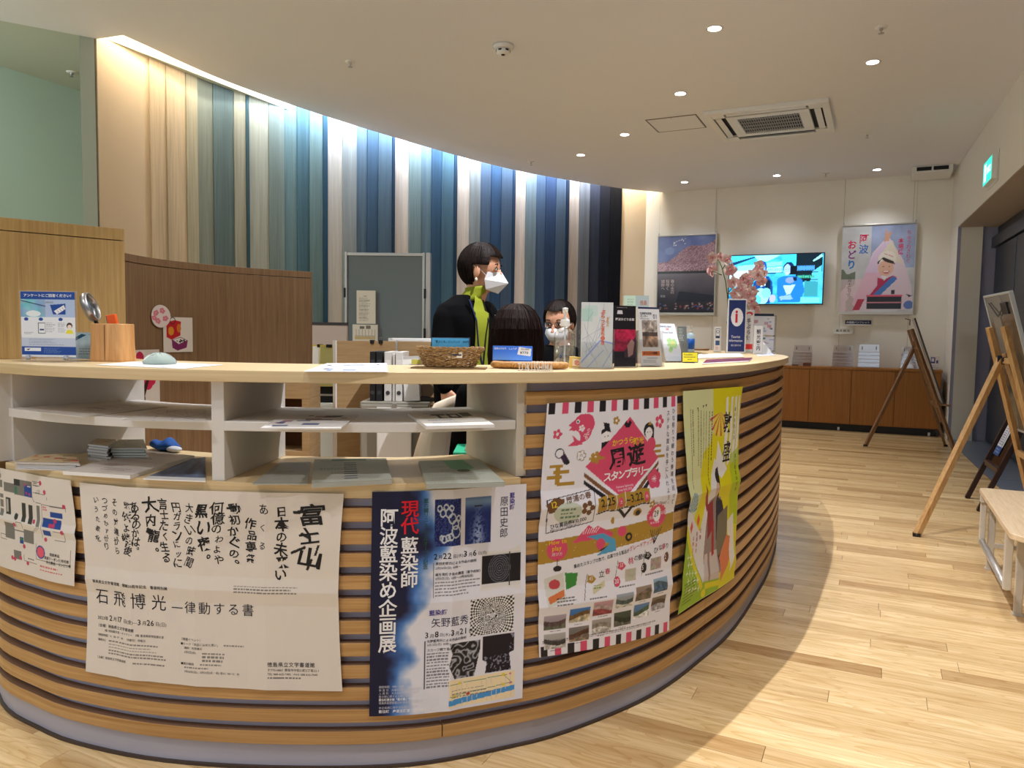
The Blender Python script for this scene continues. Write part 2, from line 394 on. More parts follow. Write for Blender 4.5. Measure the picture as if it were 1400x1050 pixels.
# ================================================================== ROOM
def struct(name, mb, m, **k): return ob(name, mb, m, kind='structure', **k)
def catmull(pts, n=12):
    P = [np.array(p, float) for p in pts]; P = [2*P[0]-P[1]]+P+[2*P[-1]-P[-2]]; out = []
    for i in range(1, len(P)-2):
        for t in np.linspace(0, 1, n, endpoint=False):
            a, b, c, d = P[i-1:i+3]
            out.append(.5*((2*b)+(-a+c)*t+(2*a-5*b+4*c-d)*t*t+(-a+3*b-3*c+d)*t**3))
    out.append(P[-2]); return np.array(out)
class Curve:
    def __init__(s, pts, n=12):
        s.p = catmull(pts, n); d = np.gradient(s.p, axis=0); d /= np.linalg.norm(d, axis=1)[:, None]
        s.n = np.stack([d[:, 1], -d[:, 0]], 1); s.t = d
        s.s = np.concatenate([[0], np.cumsum(np.linalg.norm(np.diff(s.p, axis=0), axis=1))]); s.L = s.s[-1]
    def at(s, q, off=0):
        q = np.asarray(q, float); x = np.interp(q, s.s, s.p[:, 0]); y = np.interp(q, s.s, s.p[:, 1])
        nx = np.interp(q, s.s, s.n[:, 0]); ny = np.interp(q, s.s, s.n[:, 1]); k = np.hypot(nx, ny)
        return np.stack([x+nx/k*off, y+ny/k*off], -1)
    def hit(s, px, py):
        """where the line of sight of a pixel meets the upright surface over this curve: (arc length, height)"""
        d = ray(px, py); best = None
        for i in range(len(s.p)-1):
            a, b = s.p[i], s.p[i+1]; e = b-a
            den = d[0]*(-e[1])+d[1]*e[0]
            if abs(den) < 1e-9: continue
            t = (a[0]*(-e[1])+a[1]*e[0])/den
            u = (t*d[0]-a[0])/e[0] if abs(e[0]) > abs(e[1]) else (t*d[1]-a[1])/e[1]
            if 0 <= u <= 1 and t > 0 and (best is None or t < best[0]): best = (t, s.s[i]+u*(s.s[i+1]-s.s[i]), CAMH+t*d[2])
        return best[1], best[2]
def band(cv, s0, s1, o0, o1, z0, z1, step=.06, mb=None, o1f=None):
    """closed board that follows a curve, from offset o0 to o1 (outward positive), with UV along the length"""
    mb = mb or MB(); n = max(1, int(math.ceil((s1-s0)/step))); q = np.linspace(s0, s1, n+1)
    A = cv.at(q, o0); B = cv.at(q, o1); b = len(mb.v)
    for i in range(n+1):
        for (p, z) in ((A[i], z0), (B[i], z0), (B[i], z1), (A[i], z1)):
            mb.uv[len(mb.v)] = (q[i], z*1.0+(.3 if p is A[i] else 0)); mb.v.append((float(p[0]), float(p[1]), z))
    for i in range(n):
        for k in range(4):
            a = b+i*4+k; c = b+i*4+(k+1) % 4; mb.f.append((a, c, c+4, a+4))
    mb.f.append((b+3, b+2, b+1, b)); e = b+n*4; mb.f.append((e, e+1, e+2, e+3)); return mb
FARY = 10.72
def rwx(y): return .735+(10.7-y)*.0435            # the right wall runs very slightly outwards
# --- floor: boards one by one near the viewer, joined further off
fl = MB().box(-9, 3.2, -3, 13, -.06, -.004)
M_SUB = mat('floor_underlay', C8(92, 66, 40), .8)
floor = struct('floor', fl, M_SUB)
M_FLOOR = wood('hickory_floorboard', C8(240, 216, 172), C8(212, 180, 128), (1.6, 22, 22), 1.6, .22, attr='tint', fine=.7, spec=.5)
def board_mesh(x0, x1, y0, y1, mb, tints):
    c = .0012; b = len(mb.v)
    v = [(x0+c, y0+c, 0), (x1-c, y0+c, 0), (x1-c, y1-c, 0), (x0+c, y1-c, 0), (x0+.0004, y0+.0004, -.0015), (x1-.0004, y0+.0004, -.0015), (x1-.0004, y1-.0004, -.0015), (x0+.0004, y1-.0004, -.0015)]
    mb.v += v; mb.f += [tuple(i+b for i in f) for f in [(0, 1, 2, 3), (4, 5, 1, 0), (5, 6, 2, 1), (6, 7, 3, 2), (7, 4, 0, 3)]]
    tints += [(random.random() if len(tints) % 8 == 0 else tints[-1][0], tints[-1][1] if len(tints) % 8 else random.random(), 0)]*0
    t = (random.triangular(0, 1, .55), random.random(), random.random()); tints += [t]*8
def floor_obj(name, mb, tints, kind=None):
    me = bpy.data.meshes.new(name); me.from_pydata(mb.v, [], mb.f)
    a = me.color_attributes.new('tint', 'FLOAT_COLOR', 'POINT'); a.data.foreach_set('color', np.array([(*t, 1) for t in tints], dtype=np.float32).ravel())
    me.materials.append(M_FLOOR); o = bpy.data.objects.new(name, me); link(o, floor, kind); return o
PW = .09; rest = MB(); rt = []; nboards = 0
for r in range(int((10.75+2.6)/PW)):
    y0 = -2.6+r*PW; x = -9+random.random()*1.2
    while x < 1.1:
        L = random.choice([.5, .6, .75, .9, .9, 1.2, 1.5]); x1 = x+L
        lim = rwx(min(max(y0, 3), 10.1))
        if x < lim:
            xe = min(x1, lim)
            cx, cy = (x+xe)/2, y0+PW/2
            near = cy > .9 and (cx*cx+cy*cy) < 18 and cx*-SY+cy*CY > .9
            X = CY*cx+SY*cy; Z = -SY*cx+CY*cy
            if near and abs(X/Z) < .85 and not (cx < -.6 and cy > 1.75+max(0, -.6-cx)*.0 and cx > -3 and cy > 2.4) and nboards < 290:
                m = MB(); t = []; board_mesh(x, xe, y0, y0+PW, m, t); floor_obj('floorboard', m, t); nboards += 1
            else: board_mesh(x, xe, y0, y0+PW, rest, rt)
        x = x1
floor_obj('floorboards', rest, rt, 'stuff')
# grey tile of the lift lobby
M_TILE = mat('blue_grey_stone_tile', C8(112, 122, 138), .3, bump=.1)
tl = MB()
for y in np.arange(2, 10.2, .6):
    y1 = min(y+.6, 10.35)
    tl.add([(rwx(y)+.004, y+.002, 0), (1.5, y+.002, 0), (1.5, y1-.002, 0), (rwx(y1)+.004, y1-.002, 0)], [(0, 1, 2, 3)])
lobby = ob('stone_tiles', tl, M_TILE, floor, 'stuff'); lobby['label'] = 'blue grey tiled strip in front of the lift doors'
# --- ceiling with the cove line along the curved feature wall
SOF = Curve([(-4.846, 3.669), (-4.925, 4.825), (-4.72, 6.46), (-4.22, 8.50), (-3.40, 10.08), (-2.86, 10.72)])
ce = [(3.2, -3), (3.2, 13), (-2.86, 13), (-2.86, 10.73)]+[tuple(p) for p in SOF.p[::-1]]+[(-5.08, 3.64), (-5.388, 3.16), (-6.2, 1.9), (-8.0, -1.0), (-9, -3)]
struct('ceiling', MB().prism(ce, CEIL, CEIL+.08), M_CEIL)
# side area ceiling, a little higher, its different light put into the greenish colour
struct('ceiling_side', MB().prism([(-9, -3), (-8.0, -1.0), (-6.2, 1.9), (-5.388, 3.16), (-5.09, 3.63), (-5.09, 8), (-9, 8)], CEIL+.03, CEIL+.1), mat('side_ceiling_light_tint', C8(196, 204, 192), .9))
# --- curved feature wall
MUR = Curve([(-5.085, 3.64), (-5.165, 4.825), (-4.96, 6.54), (-4.44, 8.66), (-3.62, 10.22), (-3.0, 10.80)])
struct('wall_left', band(MUR, 0, MUR.L, -.1, 0, 0, 3.5, .1), mat('cream_wall_panel', C8(224, 205, 178), .8, bump=.4, bscale=350))
wall_left = bpy.data.objects['wall_left']
struct('wall_left_end', MB().prism([(-5.09, 3.625), (-5.15, 3.555), (-5.2, 3.6), (-5.19, 3.68)], 0, 3.29), mat('grey_green_trim', C8(150, 152, 138), .7))
struct('ceiling_cove', band(MUR, -0, MUR.L, -.1, .26, 3.5, 3.54, .1), M_CEIL)
struct('ceiling_fascia', band(SOF, 0, SOF.L, .0, .02, CEIL+.02, 3.5, .1), M_CEIL)
struct('ceiling_cove_end', MB().prism([(-5.085, 3.64), (-4.84, 3.668), (-4.84, 3.65), (-5.085, 3.62)], CEIL+.08, 3.5), M_CEIL)
def fabric(i, rgb):
    nm = 'dyed_cloth'
    key = nm+str(i); m = bpy.data.materials.new(key); m.use_nodes = True; nt = m.node_tree; b = nt.nodes['Principled BSDF']; L = nt.links
    tc = nt.nodes.new('ShaderNodeTexCoord'); mp = nt.nodes.new('ShaderNodeMapping'); mp.inputs['Scale'].default_value = (60, 60, 2.2); mp.inputs['Location'].default_value = (i*3.1, 0, i)
    n = nt.nodes.new('ShaderNodeTexNoise'); n.inputs['Scale'].default_value = 1; n.inputs['Detail'].default_value = 4; L.new(tc.outputs['Object'], mp.inputs[0]); L.new(mp.outputs[0], n.inputs['Vector'])
    mp2 = nt.nodes.new('ShaderNodeMapping'); mp2.inputs['Scale'].default_value = (9, 9, .35); mp2.inputs['Location'].default_value = (i*1.7, 0, i)
    n2 = nt.nodes.new('ShaderNodeTexNoise'); n2.inputs['Scale'].default_value = 1; L.new(tc.outputs['Object'], mp2.inputs[0]); L.new(mp2.outputs[0], n2.inputs['Vector'])
    ad = nt.nodes.new('ShaderNodeMath'); ad.operation = 'ADD'; L.new(n.outputs['Fac'], ad.inputs[0]); L.new(n2.outputs['Fac'], ad.inputs[1])
    r = nt.nodes.new('ShaderNodeValToRGB'); r.color_ramp.elements[0].position = .75; r.color_ramp.elements[1].position = 1.25
    ml = nt.nodes.new('ShaderNodeMath'); ml.operation = 'MULTIPLY'; ml.inputs[1].default_value = .5; L.new(ad.outputs[0], ml.inputs[0])
    r.color_ramp.elements[0].position = .36; r.color_ramp.elements[1].position = .64
    g_ = sum(rgb)/3; rgb = [(.80*v+.20*g_)*.93 for v in rgb]; c = C8(*rgb); r.color_ramp.elements[0].color = (*[v*.84 for v in c], 1); r.color_ramp.elements[1].color = (*[min(1, v*1.16) for v in c], 1)
    L.new(ml.outputs[0], r.inputs['Fac']); L.new(r.outputs['Color'], b.inputs['Base Color']); b.inputs['Roughness'].default_value = .85; b.inputs['Specular IOR Level'].default_value = .2
    return m
STR = [(195, 235, (232, 208, 172)), (235, 283, (226, 204, 170)), (283, 312, (196, 192, 166)), (312, 352, (146, 160, 152)), (352, 403, (104, 132, 140)), (403, 432, (178, 182, 166)), (432, 440, (58, 98, 116)),
       (440, 490, (186, 196, 186)), (490, 528, (134, 160, 162)), (528, 562, (104, 144, 156)), (562, 592, (74, 122, 146)), (592, 625, (108, 146, 156)), (625, 637, (36, 84, 118)),
       (637, 675, (206, 206, 204)), (675, 710, (150, 164, 172)), (710, 738, (82, 112, 140)), (738, 765, (54, 90, 126)), (765, 799, (74, 106, 134)), (799, 806, (22, 56, 92)),
       (806, 842, (212, 204, 198)), (842, 872, (116, 146, 156)), (872, 900, (88, 120, 140)), (900, 925, (40, 82, 120)), (925, 955, (62, 104, 132)), (955, 963, (20, 58, 92)),
       (963, 995, (212, 202, 194)), (995, 1022, (132, 144, 152)), (1022, 1050, (64, 90, 122)), (1050, 1075, (34, 70, 112)), (1075, 1103, (58, 84, 116)), (1103, 1110, (18, 52, 90)),
       (1110, 1137, (208, 196, 188)), (1137, 1163, (104, 126, 140)), (1163, 1188, (56, 82, 116)), (1188, 1213, (34, 60, 102)), (1213, 1238, (60, 82, 108)), (1238, 1246, (14, 36, 66)),
       (1246, 1272, (186, 172, 162)), (1272, 1298, (96, 102, 114)), (1298, 1325, (46, 54, 76)), (1325, 1350, (22, 28, 46)), (1350, 1380, (12, 16, 30))]
for i, (a, b, c) in enumerate(STR):
    s0, _ = MUR.hit(100+a/1.842, 300); s1, _ = MUR.hit(100+b/1.842, 300)
    th = .012+.006*(i % 3) if b-a > 13 else .03
    ob('dyed_cloth_panel', band(MUR, s0+.002, s1-.002, .001, th, .1, 3.42, .15), fabric(i, c), wall_left)
# LED strip lights in the cove
for k in range(9):
    q = SOF.L*(k+.5)/9; p = (MUR.at(q*MUR.L/SOF.L, .17)); w = MUR.at(q*MUR.L/SOF.L, .0); t = k/8
    col = (1, .80, .52) if k < 1 or k == 8 else ((1, .93, .80) if k == 1 else (.93, .97, 1))
    nx = MUR.at(q*MUR.L/SOF.L+.1, .17)-p
    o = lamp('cove_strip_lamp', 'AREA', (p[0], p[1], 3.44), 8 if k < 2 else (5 if k == 8 else 12), col, MUR.L/9*.96, target=(w[0]*.3+p[0]*.7, w[1]*.3+p[1]*.7, 2.0), size_y=.03)
    dz = Vector((p[0]-(w[0]*.3+p[0]*.7), p[1]-(w[1]*.3+p[1]*.7), 1.44)).normalized(); dx = Vector((nx[0], nx[1], 0)).normalized(); dy = dz.cross(dx).normalized(); dx = dy.cross(dz)
    o.matrix_world = Matrix(((dx[0], dy[0], dz[0], p[0]), (dx[1], dy[1], dz[1], p[1]), (dx[2], dy[2], dz[2], 3.44), (0, 0, 0, 1)))
# --- mint green wall of the side area
struct('wall_side', MB().box(-6.5, -6.4, -3, 8, 0, 3.3), mat('mint_wall', C8(190, 212, 202), .85, bump=.3))
d1 = struct('door_1', MB().box(-6.4, -6.36, 2.2, 3.52, 0, 2.35), mat('pink_grey_door', C8(214, 196, 192), .5), bevel=.003)
ob('notice', MB().box(-6.36, -6.352, 3.2, 3.48, 1.6, 1.98), mat('blue_grey_notice', C8(140, 155, 175), .5), d1)
ob('door_handle', MB().tube([(-6.35, 3.42, 1.0), (-6.31, 3.42, 1.0), (-6.31, 3.30, 1.0)], .01), M_STEEL, d1)
lamp('side_area_lamp', 'AREA', (-5.95, 1.6, 3.18), 95, (.86, 1.0, .93), 1.2, target=(-6.3, 3.2, 1.4))
# --- far wall
fw = struct('wall_far', MB().box(-3.4, rwx(FARY)+.02, FARY, FARY+.1, 0, 3.3), M_WALL)
for px in (980, 1156, 1251):
    x = WY(px, 248, FARY)[0]; ob('wall_joint', MB().box(x-.002, x+.002, FARY-.0015, FARY, .05, 3.2), mat('joint_line', C8(170, 162, 150), .8), fw)
# --- right wall with the deep opening to the lifts
rw = MB()
def rwall(y0, y1, z0, z1): rw.prism([(rwx(y0), y0), (rwx(y0)+.25, y0+.01), (rwx(y1)+.25, y1), (rwx(y1), y1)], z0, z1)
rwall(10.1, FARY, 0, 3.25); rwall(-3, 10.1, 2.46, 3.25)
struct('wall_right', rw, M_WALL)
struct('wall_right_jamb', MB().prism([(rwx(10.1)+.001, 10.092), (1.52, 10.30), (1.52, 10.4), (rwx(10.1)+.1, 10.4)], 0, 2.455), mat('lavender_grey_jamb', C8(178, 180, 210), .5))
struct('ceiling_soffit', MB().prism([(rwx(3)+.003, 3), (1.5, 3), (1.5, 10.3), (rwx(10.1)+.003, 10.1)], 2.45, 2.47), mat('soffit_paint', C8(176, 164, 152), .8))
# lift front: dark stainless doors and frame
def lx(y): return 1.105+(10.2-y)*.0435
M_LIFT = mat('dark_hairline_steel', C8(66, 76, 96), .28, .85, var=.05)
M_LIFTF = mat('lift_frame_steel', C8(86, 92, 104), .35, .8)
lb = MB()
lb.prism([(lx(-3)+.06, -3), (lx(-3)+.1, -3), (lx(10.25)+.1, 10.25), (lx(10.25)+.06, 10.25)], 0, 2.46)
struct('wall_lift', lb, M_LIFTF)
yy = [10.1, 9.0, 8.0, 7.0, 5.8, 4.7, 3.6, 2.4]
for i in range(0, 7):
    y1, y0 = yy[i], yy[i+1]
    o = struct('door_%d' % (i+2), MB().prism([(lx(y0+.02)+.03, y0+.02), (lx(y0+.02)+.06, y0+.02), (lx(y1-.02)+.06, y1-.02), (lx(y1-.02)+.03, y1-.02)], .02, 2.2), M_LIFT, bevel=.003)
struct('trim_1', MB().prism([(lx(2)+.0, 2), (lx(2)+.06, 2), (lx(10.2)+.06, 10.2), (lx(10.2)+.0, 10.2)], 2.21, 2.33), M_LIFTF, bevel=.003)
# --- things on the ceiling
M_GLOW = mat('lamp_disc', (1, 1, 1), .5, emit=(1, .97, .9), es=14)
words = ['nearest the smoke detector side', 'right of the rest, nearest the right wall', 'just before the air conditioner', 'between the access hatch and the curved wall', 'farthest left, by the curved wall', 'left one of the far row', 'middle one of the far row', 'right one of the far row']
for i, (x, y) in enumerate(DL_SEEN+DL_OUT):
    lab = 'small round recessed ceiling downlight, '+words[i] if i < 8 else 'small round recessed ceiling downlight over the floor behind the viewer'
    if i >= 8: continue
    t = thing('downlight', lab, 'ceiling light', (x, y, CEIL), 0, 'recessed downlights')
    ob('trim_ring', MB().lathe([(.042, -.001), (.056, -.004), (.06, 0)], n=24), M_WPL, t, smooth=True)
    ob('light_disc', MB().lathe([(.0001, -.003), (.042, -.003), (.042, 0)], n=24), M_GLOW, t)
def ceil_thing(name, lab, cat, px, py): p = WZ(px, py, CEIL); return thing(name, lab, cat, (p[0], p[1], CEIL))
t = ceil_thing('smoke_detector', 'round white smoke detector on the ceiling above the counter', 'smoke detector', 688, 62)
ob('base', MB().lathe([(.075, 0), (.075, -.018), (.055, -.028)], n=28), M_WPL, t, smooth=True)
ob('sensor_head', MB().lathe([(.05, -.03), (.05, -.052), (.038, -.062), (.0001, -.064)], n=28), M_WPL, t, smooth=True)
for k in range(6): a = k*PI/3; ob('vent_slot', MB().box(-.012, .012, -.0515, -.0495, -.048, -.036, Matrix.Rotation(a, 4, 'Z')), M_BLACK, t)
ob('sensor_tip', MB().ball((0, 0, -.066), (.014, .014, .006)), M_BLACK, t)
for (px, py, w) in [(479, 84, 'left of the smoke detector'), (1205, 37, 'above the right-hand downlight'), (726, 221, 'near the curved wall edge'), (1186, 183, 'right of the air conditioner'), (1129, 237, 'in front of the far wall')]:
    t = ceil_thing('sprinkler', 'small metal fire sprinkler in the ceiling '+w, 'sprinkler', px, py); t['group'] = 'ceiling sprinklers'
    ob('rosette', MB().lathe([(.04, 0), (.038, -.006), (.016, -.008)], n=20), M_WPL, t, smooth=True)
    ob('head', MB().lathe([(.010, -.006), (.010, -.022), (.004, -.024), (.004, -.038), (.018, -.040), (.018, -.043), (.0001, -.044)], n=14), M_STEEL, t)
t = thing('sprinkler', 'small fire sprinkler in the greenish ceiling at the upper left', 'sprinkler', (-6.0, 4.07, CEIL+.03), group='ceiling sprinklers')
ob('rosette', MB().lathe([(.04, 0), (.038, -.006), (.016, -.008)], n=20), M_WPL, t, smooth=True)
ob('head', MB().lathe([(.014, -.006), (.014, -.022), (.004, -.03), (.02, -.04), (.0001, -.044)], n=14), M_STEEL, t)
# air conditioner cassette
AC = [(-1.53, 7.06), (-.47, 8.10)]
t = thing('ceiling_air_conditioner', 'square white ceiling air conditioner with dark ribbed intake grille', 'air conditioner', (-1.0, 7.58, CEIL))
pn = MB()
for (a, b, c, d) in [(-.53, .53, -.53, -.47), (-.53, .53, .47, .53), (-.53, -.47, -.47, .47), (.47, .53, -.47, .47), (-.36, .36, -.36, -.27), (-.36, .36, .27, .36), (-.36, -.27, -.27, .27), (.27, .36, -.27, .27), (-.47, -.36, -.47, -.36), (.36, .47, -.47, -.36), (-.47, -.36, .36, .47), (.36, .47, .36, .47)]:
    pn.box(a, b, c, d, -.035, 0)
ob('face_panel', pn, M_WPL, t, bevel=.004)
ob('air_channel', MB().box(-.47, .47, -.47, .47, -.012, -.002), mat('dark_duct', C8(38, 38, 40), .8), t)
for k, (a, b, c, d) in enumerate([(-.34, .34, -.455, -.40), (-.34, .34, .40, .455), (-.455, -.40, -.34, .34), (.40, .455, -.34, .34)]):
    ob('louvre_flap', MB().box(a, b, c, d, -.034 if k != 1 else -.05, -.028 if k != 1 else -.044), M_WPL, t, bevel=.002)
g = ob('intake_grille', MB().box(-.27, .27, -.27, .27, -.022, -.02), mat('grille_dark', C8(44, 44, 48), .7), t)
for k in range(26): x = -.265+k*.0212; ob('grille_rib', MB().box(x-.003, x+.003, -.27, .27, -.034, -.024), mat('grille_grey', C8(170, 170, 174), .5), g)
for k in range(5): y = -.22+k*.11; ob('grille_rib', MB().box(-.27, .27, y-.004, y+.004, -.036, -.026), mat('grille_grey', C8(170, 170, 174), .5), g)
# access hatch
c4 = [WZ(*p, CEIL) for p in [(883, 163), (955, 157), (964, 173), (898, 181)]]; cc = sum(c4)/4
t = thing('ceiling_access_hatch', 'flush square ceiling access hatch left of the air conditioner', 'access hatch', (cc[0], cc[1], CEIL))
ob('frame', MB().box(-.24, .24, -.235, -.227, -.006, 0).box(-.24, .24, .227, .235, -.006, 0).box(-.24, -.232, -.227, .227, -.006, 0).box(.232, .24, -.227, .227, -.006, 0), mat('hatch_frame', C8(110, 104, 98), .5, .5), t)
ob('cover', MB().box(-.228, .228, -.223, .223, -.005, 0), M_CEIL, t)
ob('latch', MB().lathe([(.008, -.008), (.008, -.005)], (0, -.2, 0)), M_STEEL, t)
# ceiling vent by the right wall
t = thing('ceiling_vent', 'white boxed ceiling vent with two dark slots beside the right wall', 'air vent', (.47, 10.48, CEIL))
ob('housing', MB().box(-.2, .22, -.26, -.2, -.07, 0).box(-.2, .22, .18, .22, -.07, 0).box(-.2, -.16, -.2, .18, -.07, 0).box(.18, .22, -.2, .18, -.07, 0).box(-.2, .22, -.26, .22, -.08, -.07), M_WPL, t, bevel=.003)
for s in (-1, 1): ob('slot', MB().box(-.155 if s < 0 else .02, -.0 if s < 0 else .175, -.264, -.258, -.055, -.012), M_BLACK, t)
ob('divider_fin', MB().box(.002, .018, -.27, -.26, -.06, -.005), M_WPL, t)
# ================================================================== RECEPTION COUNTER
KC = Curve([(-3.45, 3.2), (-3.25, 2.3), (-2.85, 1.62), (-2.40, 1.34), (-2.1, 1.285), (-1.9, 1.29), (-1.65, 1.34), (-1.36, 1.455), (-1.07, 1.62), (-.87, 1.825), (-.765, 1.965), (-.64, 2.205), (-.575, 2.39),
            (-.525, 2.61), (-.465, 2.96), (-.44, 3.45), (-.437, 3.9), (-.48, 4.5), (-.62, 5.1), (-.9, 5.65), (-1.3, 6.0)], 10)
def Ks(px, py=600): return KC.hit(px, py)[0]
SP = Ks(5, 560); SD = Ks(286, 600); SE = Ks(713, 600); SEAM = Ks(963, 850); S0 = SP-.60; S1 = KC.L
counter = thing('reception_counter', 'curved reception counter clad in horizontal oak slats with a pale wood top', 'counter', (0, 0, 0))
ob('countertop', band(KC, S0, S1, -.42, .022, 1.02, 1.05), M_OAKH, counter, bevel=.002)
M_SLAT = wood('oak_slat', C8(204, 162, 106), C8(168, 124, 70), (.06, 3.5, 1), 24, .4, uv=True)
M_SLATTOP = mat('shaded_slat_top', C8(124, 94, 70), .7)  # darker brown puts the shade between the slats into their top faces
for i in range(16):
    z1 = .107+.0592*i; z0 = z1-.036
    if i == 11: segs = [(S0, SP-.05), (SE+.0, SEAM), (SEAM+.003, S1)]
    elif i > 11: segs = [(S0, SP-.05), (SE+.012, SEAM), (SEAM+.003, S1)]
    elif i == 0: segs = [(S0, Ks(604, 1000)), (Ks(604, 1000)+.003, SEAM), (SEAM+.003, S1)]
    else: segs = [(S0, SEAM), (SEAM+.003, S1)]
    for (a, b) in segs:
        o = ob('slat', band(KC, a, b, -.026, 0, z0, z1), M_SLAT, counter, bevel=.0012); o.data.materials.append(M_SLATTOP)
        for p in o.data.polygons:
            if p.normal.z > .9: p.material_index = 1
ob('backing_board', band(KC, S0, SE, -.045, -.027, .03, .722), M_GREYB, counter)
ob('backing_board', band(KC, SE, S1, -.045, -.027, .03, 1.02), M_GREYB, counter)
ob('toe_kick', band(KC, S0, S1, -.03, -.012, .004, .068), mat('grey_toe_kick', C8(176, 174, 186), .4), counter)
ob('floor_trim', band(KC, S0, S1, -.03, -.004, 0, .008), mat('dark_floor_trim', C8(70, 56, 48), .5), counter)
ob('ledge', band(KC, SP-.0, SE, -.42, 0, .724, .762), M_OAKH, counter, bevel=.002)
ob('shelf', band(KC, SP+.0, SE-.012, -.40, -.012, .892, .917), M_WHITE, counter, bevel=.002)
def divider(s, w, d, name='divider', z0=.762, z1=1.02, m=None, front=-.012):
    a = KC.at(s, front); b = KC.at(s, -d); t = KC.t[np.argmin(abs(KC.s-s))]
    mb = MB(); mb.prism([tuple(a), tuple(a+t*w), tuple(b+t*w), tuple(b)], z0, z1); return ob(name, mb, m or M_WHITE, counter, bevel=.0015)
divider(SD-.0, .034, .42)
divider(SE-.010, .03, .42, 'end_wall', m=mat('cream_laminate', C8(208, 200, 184), .4))
# inner carcass under the ledge, so the kiosk is closed towards the staff side
ob('left_panel', band(KC, S0, SP-.005, -.42, -.026, .722, 1.018), M_WHITE, counter)
ob('inner_panel', band(KC, S0, SE, -.42, -.40, .05, .722), M_OAKV, counter)
ob('inner_panel', band(KC, SE+.03, S1-.02, -.42, -.40, .05, 1.015), M_WHITE, counter)
# tall end panel
a = np.array((-2.275, 1.262)); b = np.array((-2.19, 1.70)); d = (b-a)/np.linalg.norm(b-a); nn = np.array((-d[1], d[0]))
def panelq(z0, z1, e=0): return MB().prism([tuple(a-d*.0), tuple(b+d*e), tuple(b+d*e+nn*.04), tuple(a+nn*.04)], z0, z1)
def uvbox(mb): return mb
ob('end_wall', panelq(.762, 1.02), M_WHITE, counter)
ob('end_wall_edge', MB().prism([tuple(a-d*.02), tuple(a), tuple(a+nn*.04), tuple(a-d*.02+nn*.04)], .762, 1.02), M_OAKV, counter)
# ------------------------------------------------------------------ tall oak screen on the counter's left end
scr = thing('oak_screen', 'tall light oak screen panel standing on the left end of the counter', 'partition', (0, 0, 0))
a2 = a-d*.55+nn*.0
def pq(p, q, z0, z1, w=.04): return MB().prism([tuple(p), tuple(q), tuple(q+nn*w), tuple(p+nn*w)], z0, z1)
a3 = np.array((-2.456, 1.423)); b = np.array((-2.33, 1.755)); d = (b-a3)/np.linalg.norm(b-a3); nn = np.array((-d[1], d[0])); a2 = a3-d*.03
ob('panel', pq(a2, b, 1.0505, 1.447), M_OAKV, scr, bevel=.001)
ob('top_rail', pq(a2, b, 1.450, 1.4885), M_OAKV, scr, bevel=.0015)
# ------------------------------------------------------------------ curved brown partition behind
PT = Curve([(-3.06, 2.0), (-3.20, 2.25), (-3.325, 2.49), (-3.415, 2.72), (-3.44, 2.95), (-3.40, 3.24), (-3.31, 3.48), (-3.19, 3.70)], 8)
part = thing('curved_partition', 'curved brown wood partition behind the left half of the counter', 'partition', (0, 0, 0))
ob('panel', band(PT, 0, PT.L, -.04, 0, 0, 1.478), M_OAKD, part)
ob('top_rail', band(PT, 0, PT.L, -.042, .002, 1.482, 1.52), M_OAKD, part, bevel=.0015)
# cabinet with an open niche at the partition's right end
def facing(px, py_bottom, dep):                  # a place on a line of sight at a given depth, turned to face the viewer
    p = PD(px, py_bottom, dep); return p
EX = np.array((CY, SY, 0)); EY = np.array((-SY, CY, 0))   # to the viewer's right, away from the viewer
def thing_at(name, lab, cat, px, dep, z=0, rot=0, group=None):
    p = PD(px, 470, dep); return thing(name, lab, cat, (p[0], p[1], z), YAW+rot, group)
t = thing_at('niche_cabinet', 'oak cabinet with an open niche at the end of the brown partition', 'cabinet', 397, 4.06)
ob('body', MB().box(-.10, .10, 0, .24, 0, .50).box(-.10, .10, .22, .24, .50, .785).box(.06, .10, 0, .22, .50, .785).box(-.10, -.09, 0, .22, .50, .785).box(-.10, .10, 0, .24, .785, .9), M_DESK, t, bevel=.002)
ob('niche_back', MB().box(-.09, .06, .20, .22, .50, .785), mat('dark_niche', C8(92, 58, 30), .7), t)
# stickers and pictures on the partition
def on_curve_sheet(cv, px0, py0, px1, py1, off):
    (s0, z0), (s1, z1) = cv.hit(px0, py0), cv.hit(px1, py1)
    w, h = abs(s1-s0), abs(z0-z1)
    def f(U, V, lift):
        # the partition's inner face looks along -n of its curve (towards the kiosk)
        q = s0+(s1-s0)*U; xy = cv.at(q, off+lift); z = z0+(z1-z0)*V
        return np.concatenate([xy, np.reshape(z, (-1, 1))], 1)
    return f, w*1000, h*1000
f, w, h = on_curve_sheet(PT, 222, 433, 263, 481, .004)
cv = Cv(w, h, 2.2, (232, 226, 218))
k = w/100
cv.poly([(12*k, 15*k), (42*k, 8*k), (62*k, 12*k), (60*k, 50*k), (30*k, 62*k), (12*k, 55*k)], (196, 30, 42)); cv.ell(28*k, 38*k, 10*k, 12*k, (226, 152, 44)); cv.ell(55*k, 30*k, 7*k, 12*k, (216, 120, 40))
cv.ring(34*k, 10*k, 9*k, 2.4*k, (60, 40, 40)); cv.poly([(30*k, 62*k), (60*k, 54*k), (84*k, 64*k), (80*k, 84*k), (50*k, 92*k), (32*k, 84*k)], (128, 42, 100))
cv.poly([(34*k, 62*k), (60*k, 56*k), (80*k, 64*k), (54*k, 74*k)], (232, 228, 222))
for i in range(14): cv.ell((40+random.random()*34)*k, (60+random.random()*9)*k, 2*k, 2*k, (30, 26, 30))
o = cv.build('picture_card', None, f); tag(o, 'square paper picture of a red lantern box and a lunch box on the brown partition', 'card')
f, w, h = on_curve_sheet(PT, 205, 416, 232, 448, .007)
cv = Cv(w, h, 2.2, (232, 222, 220))
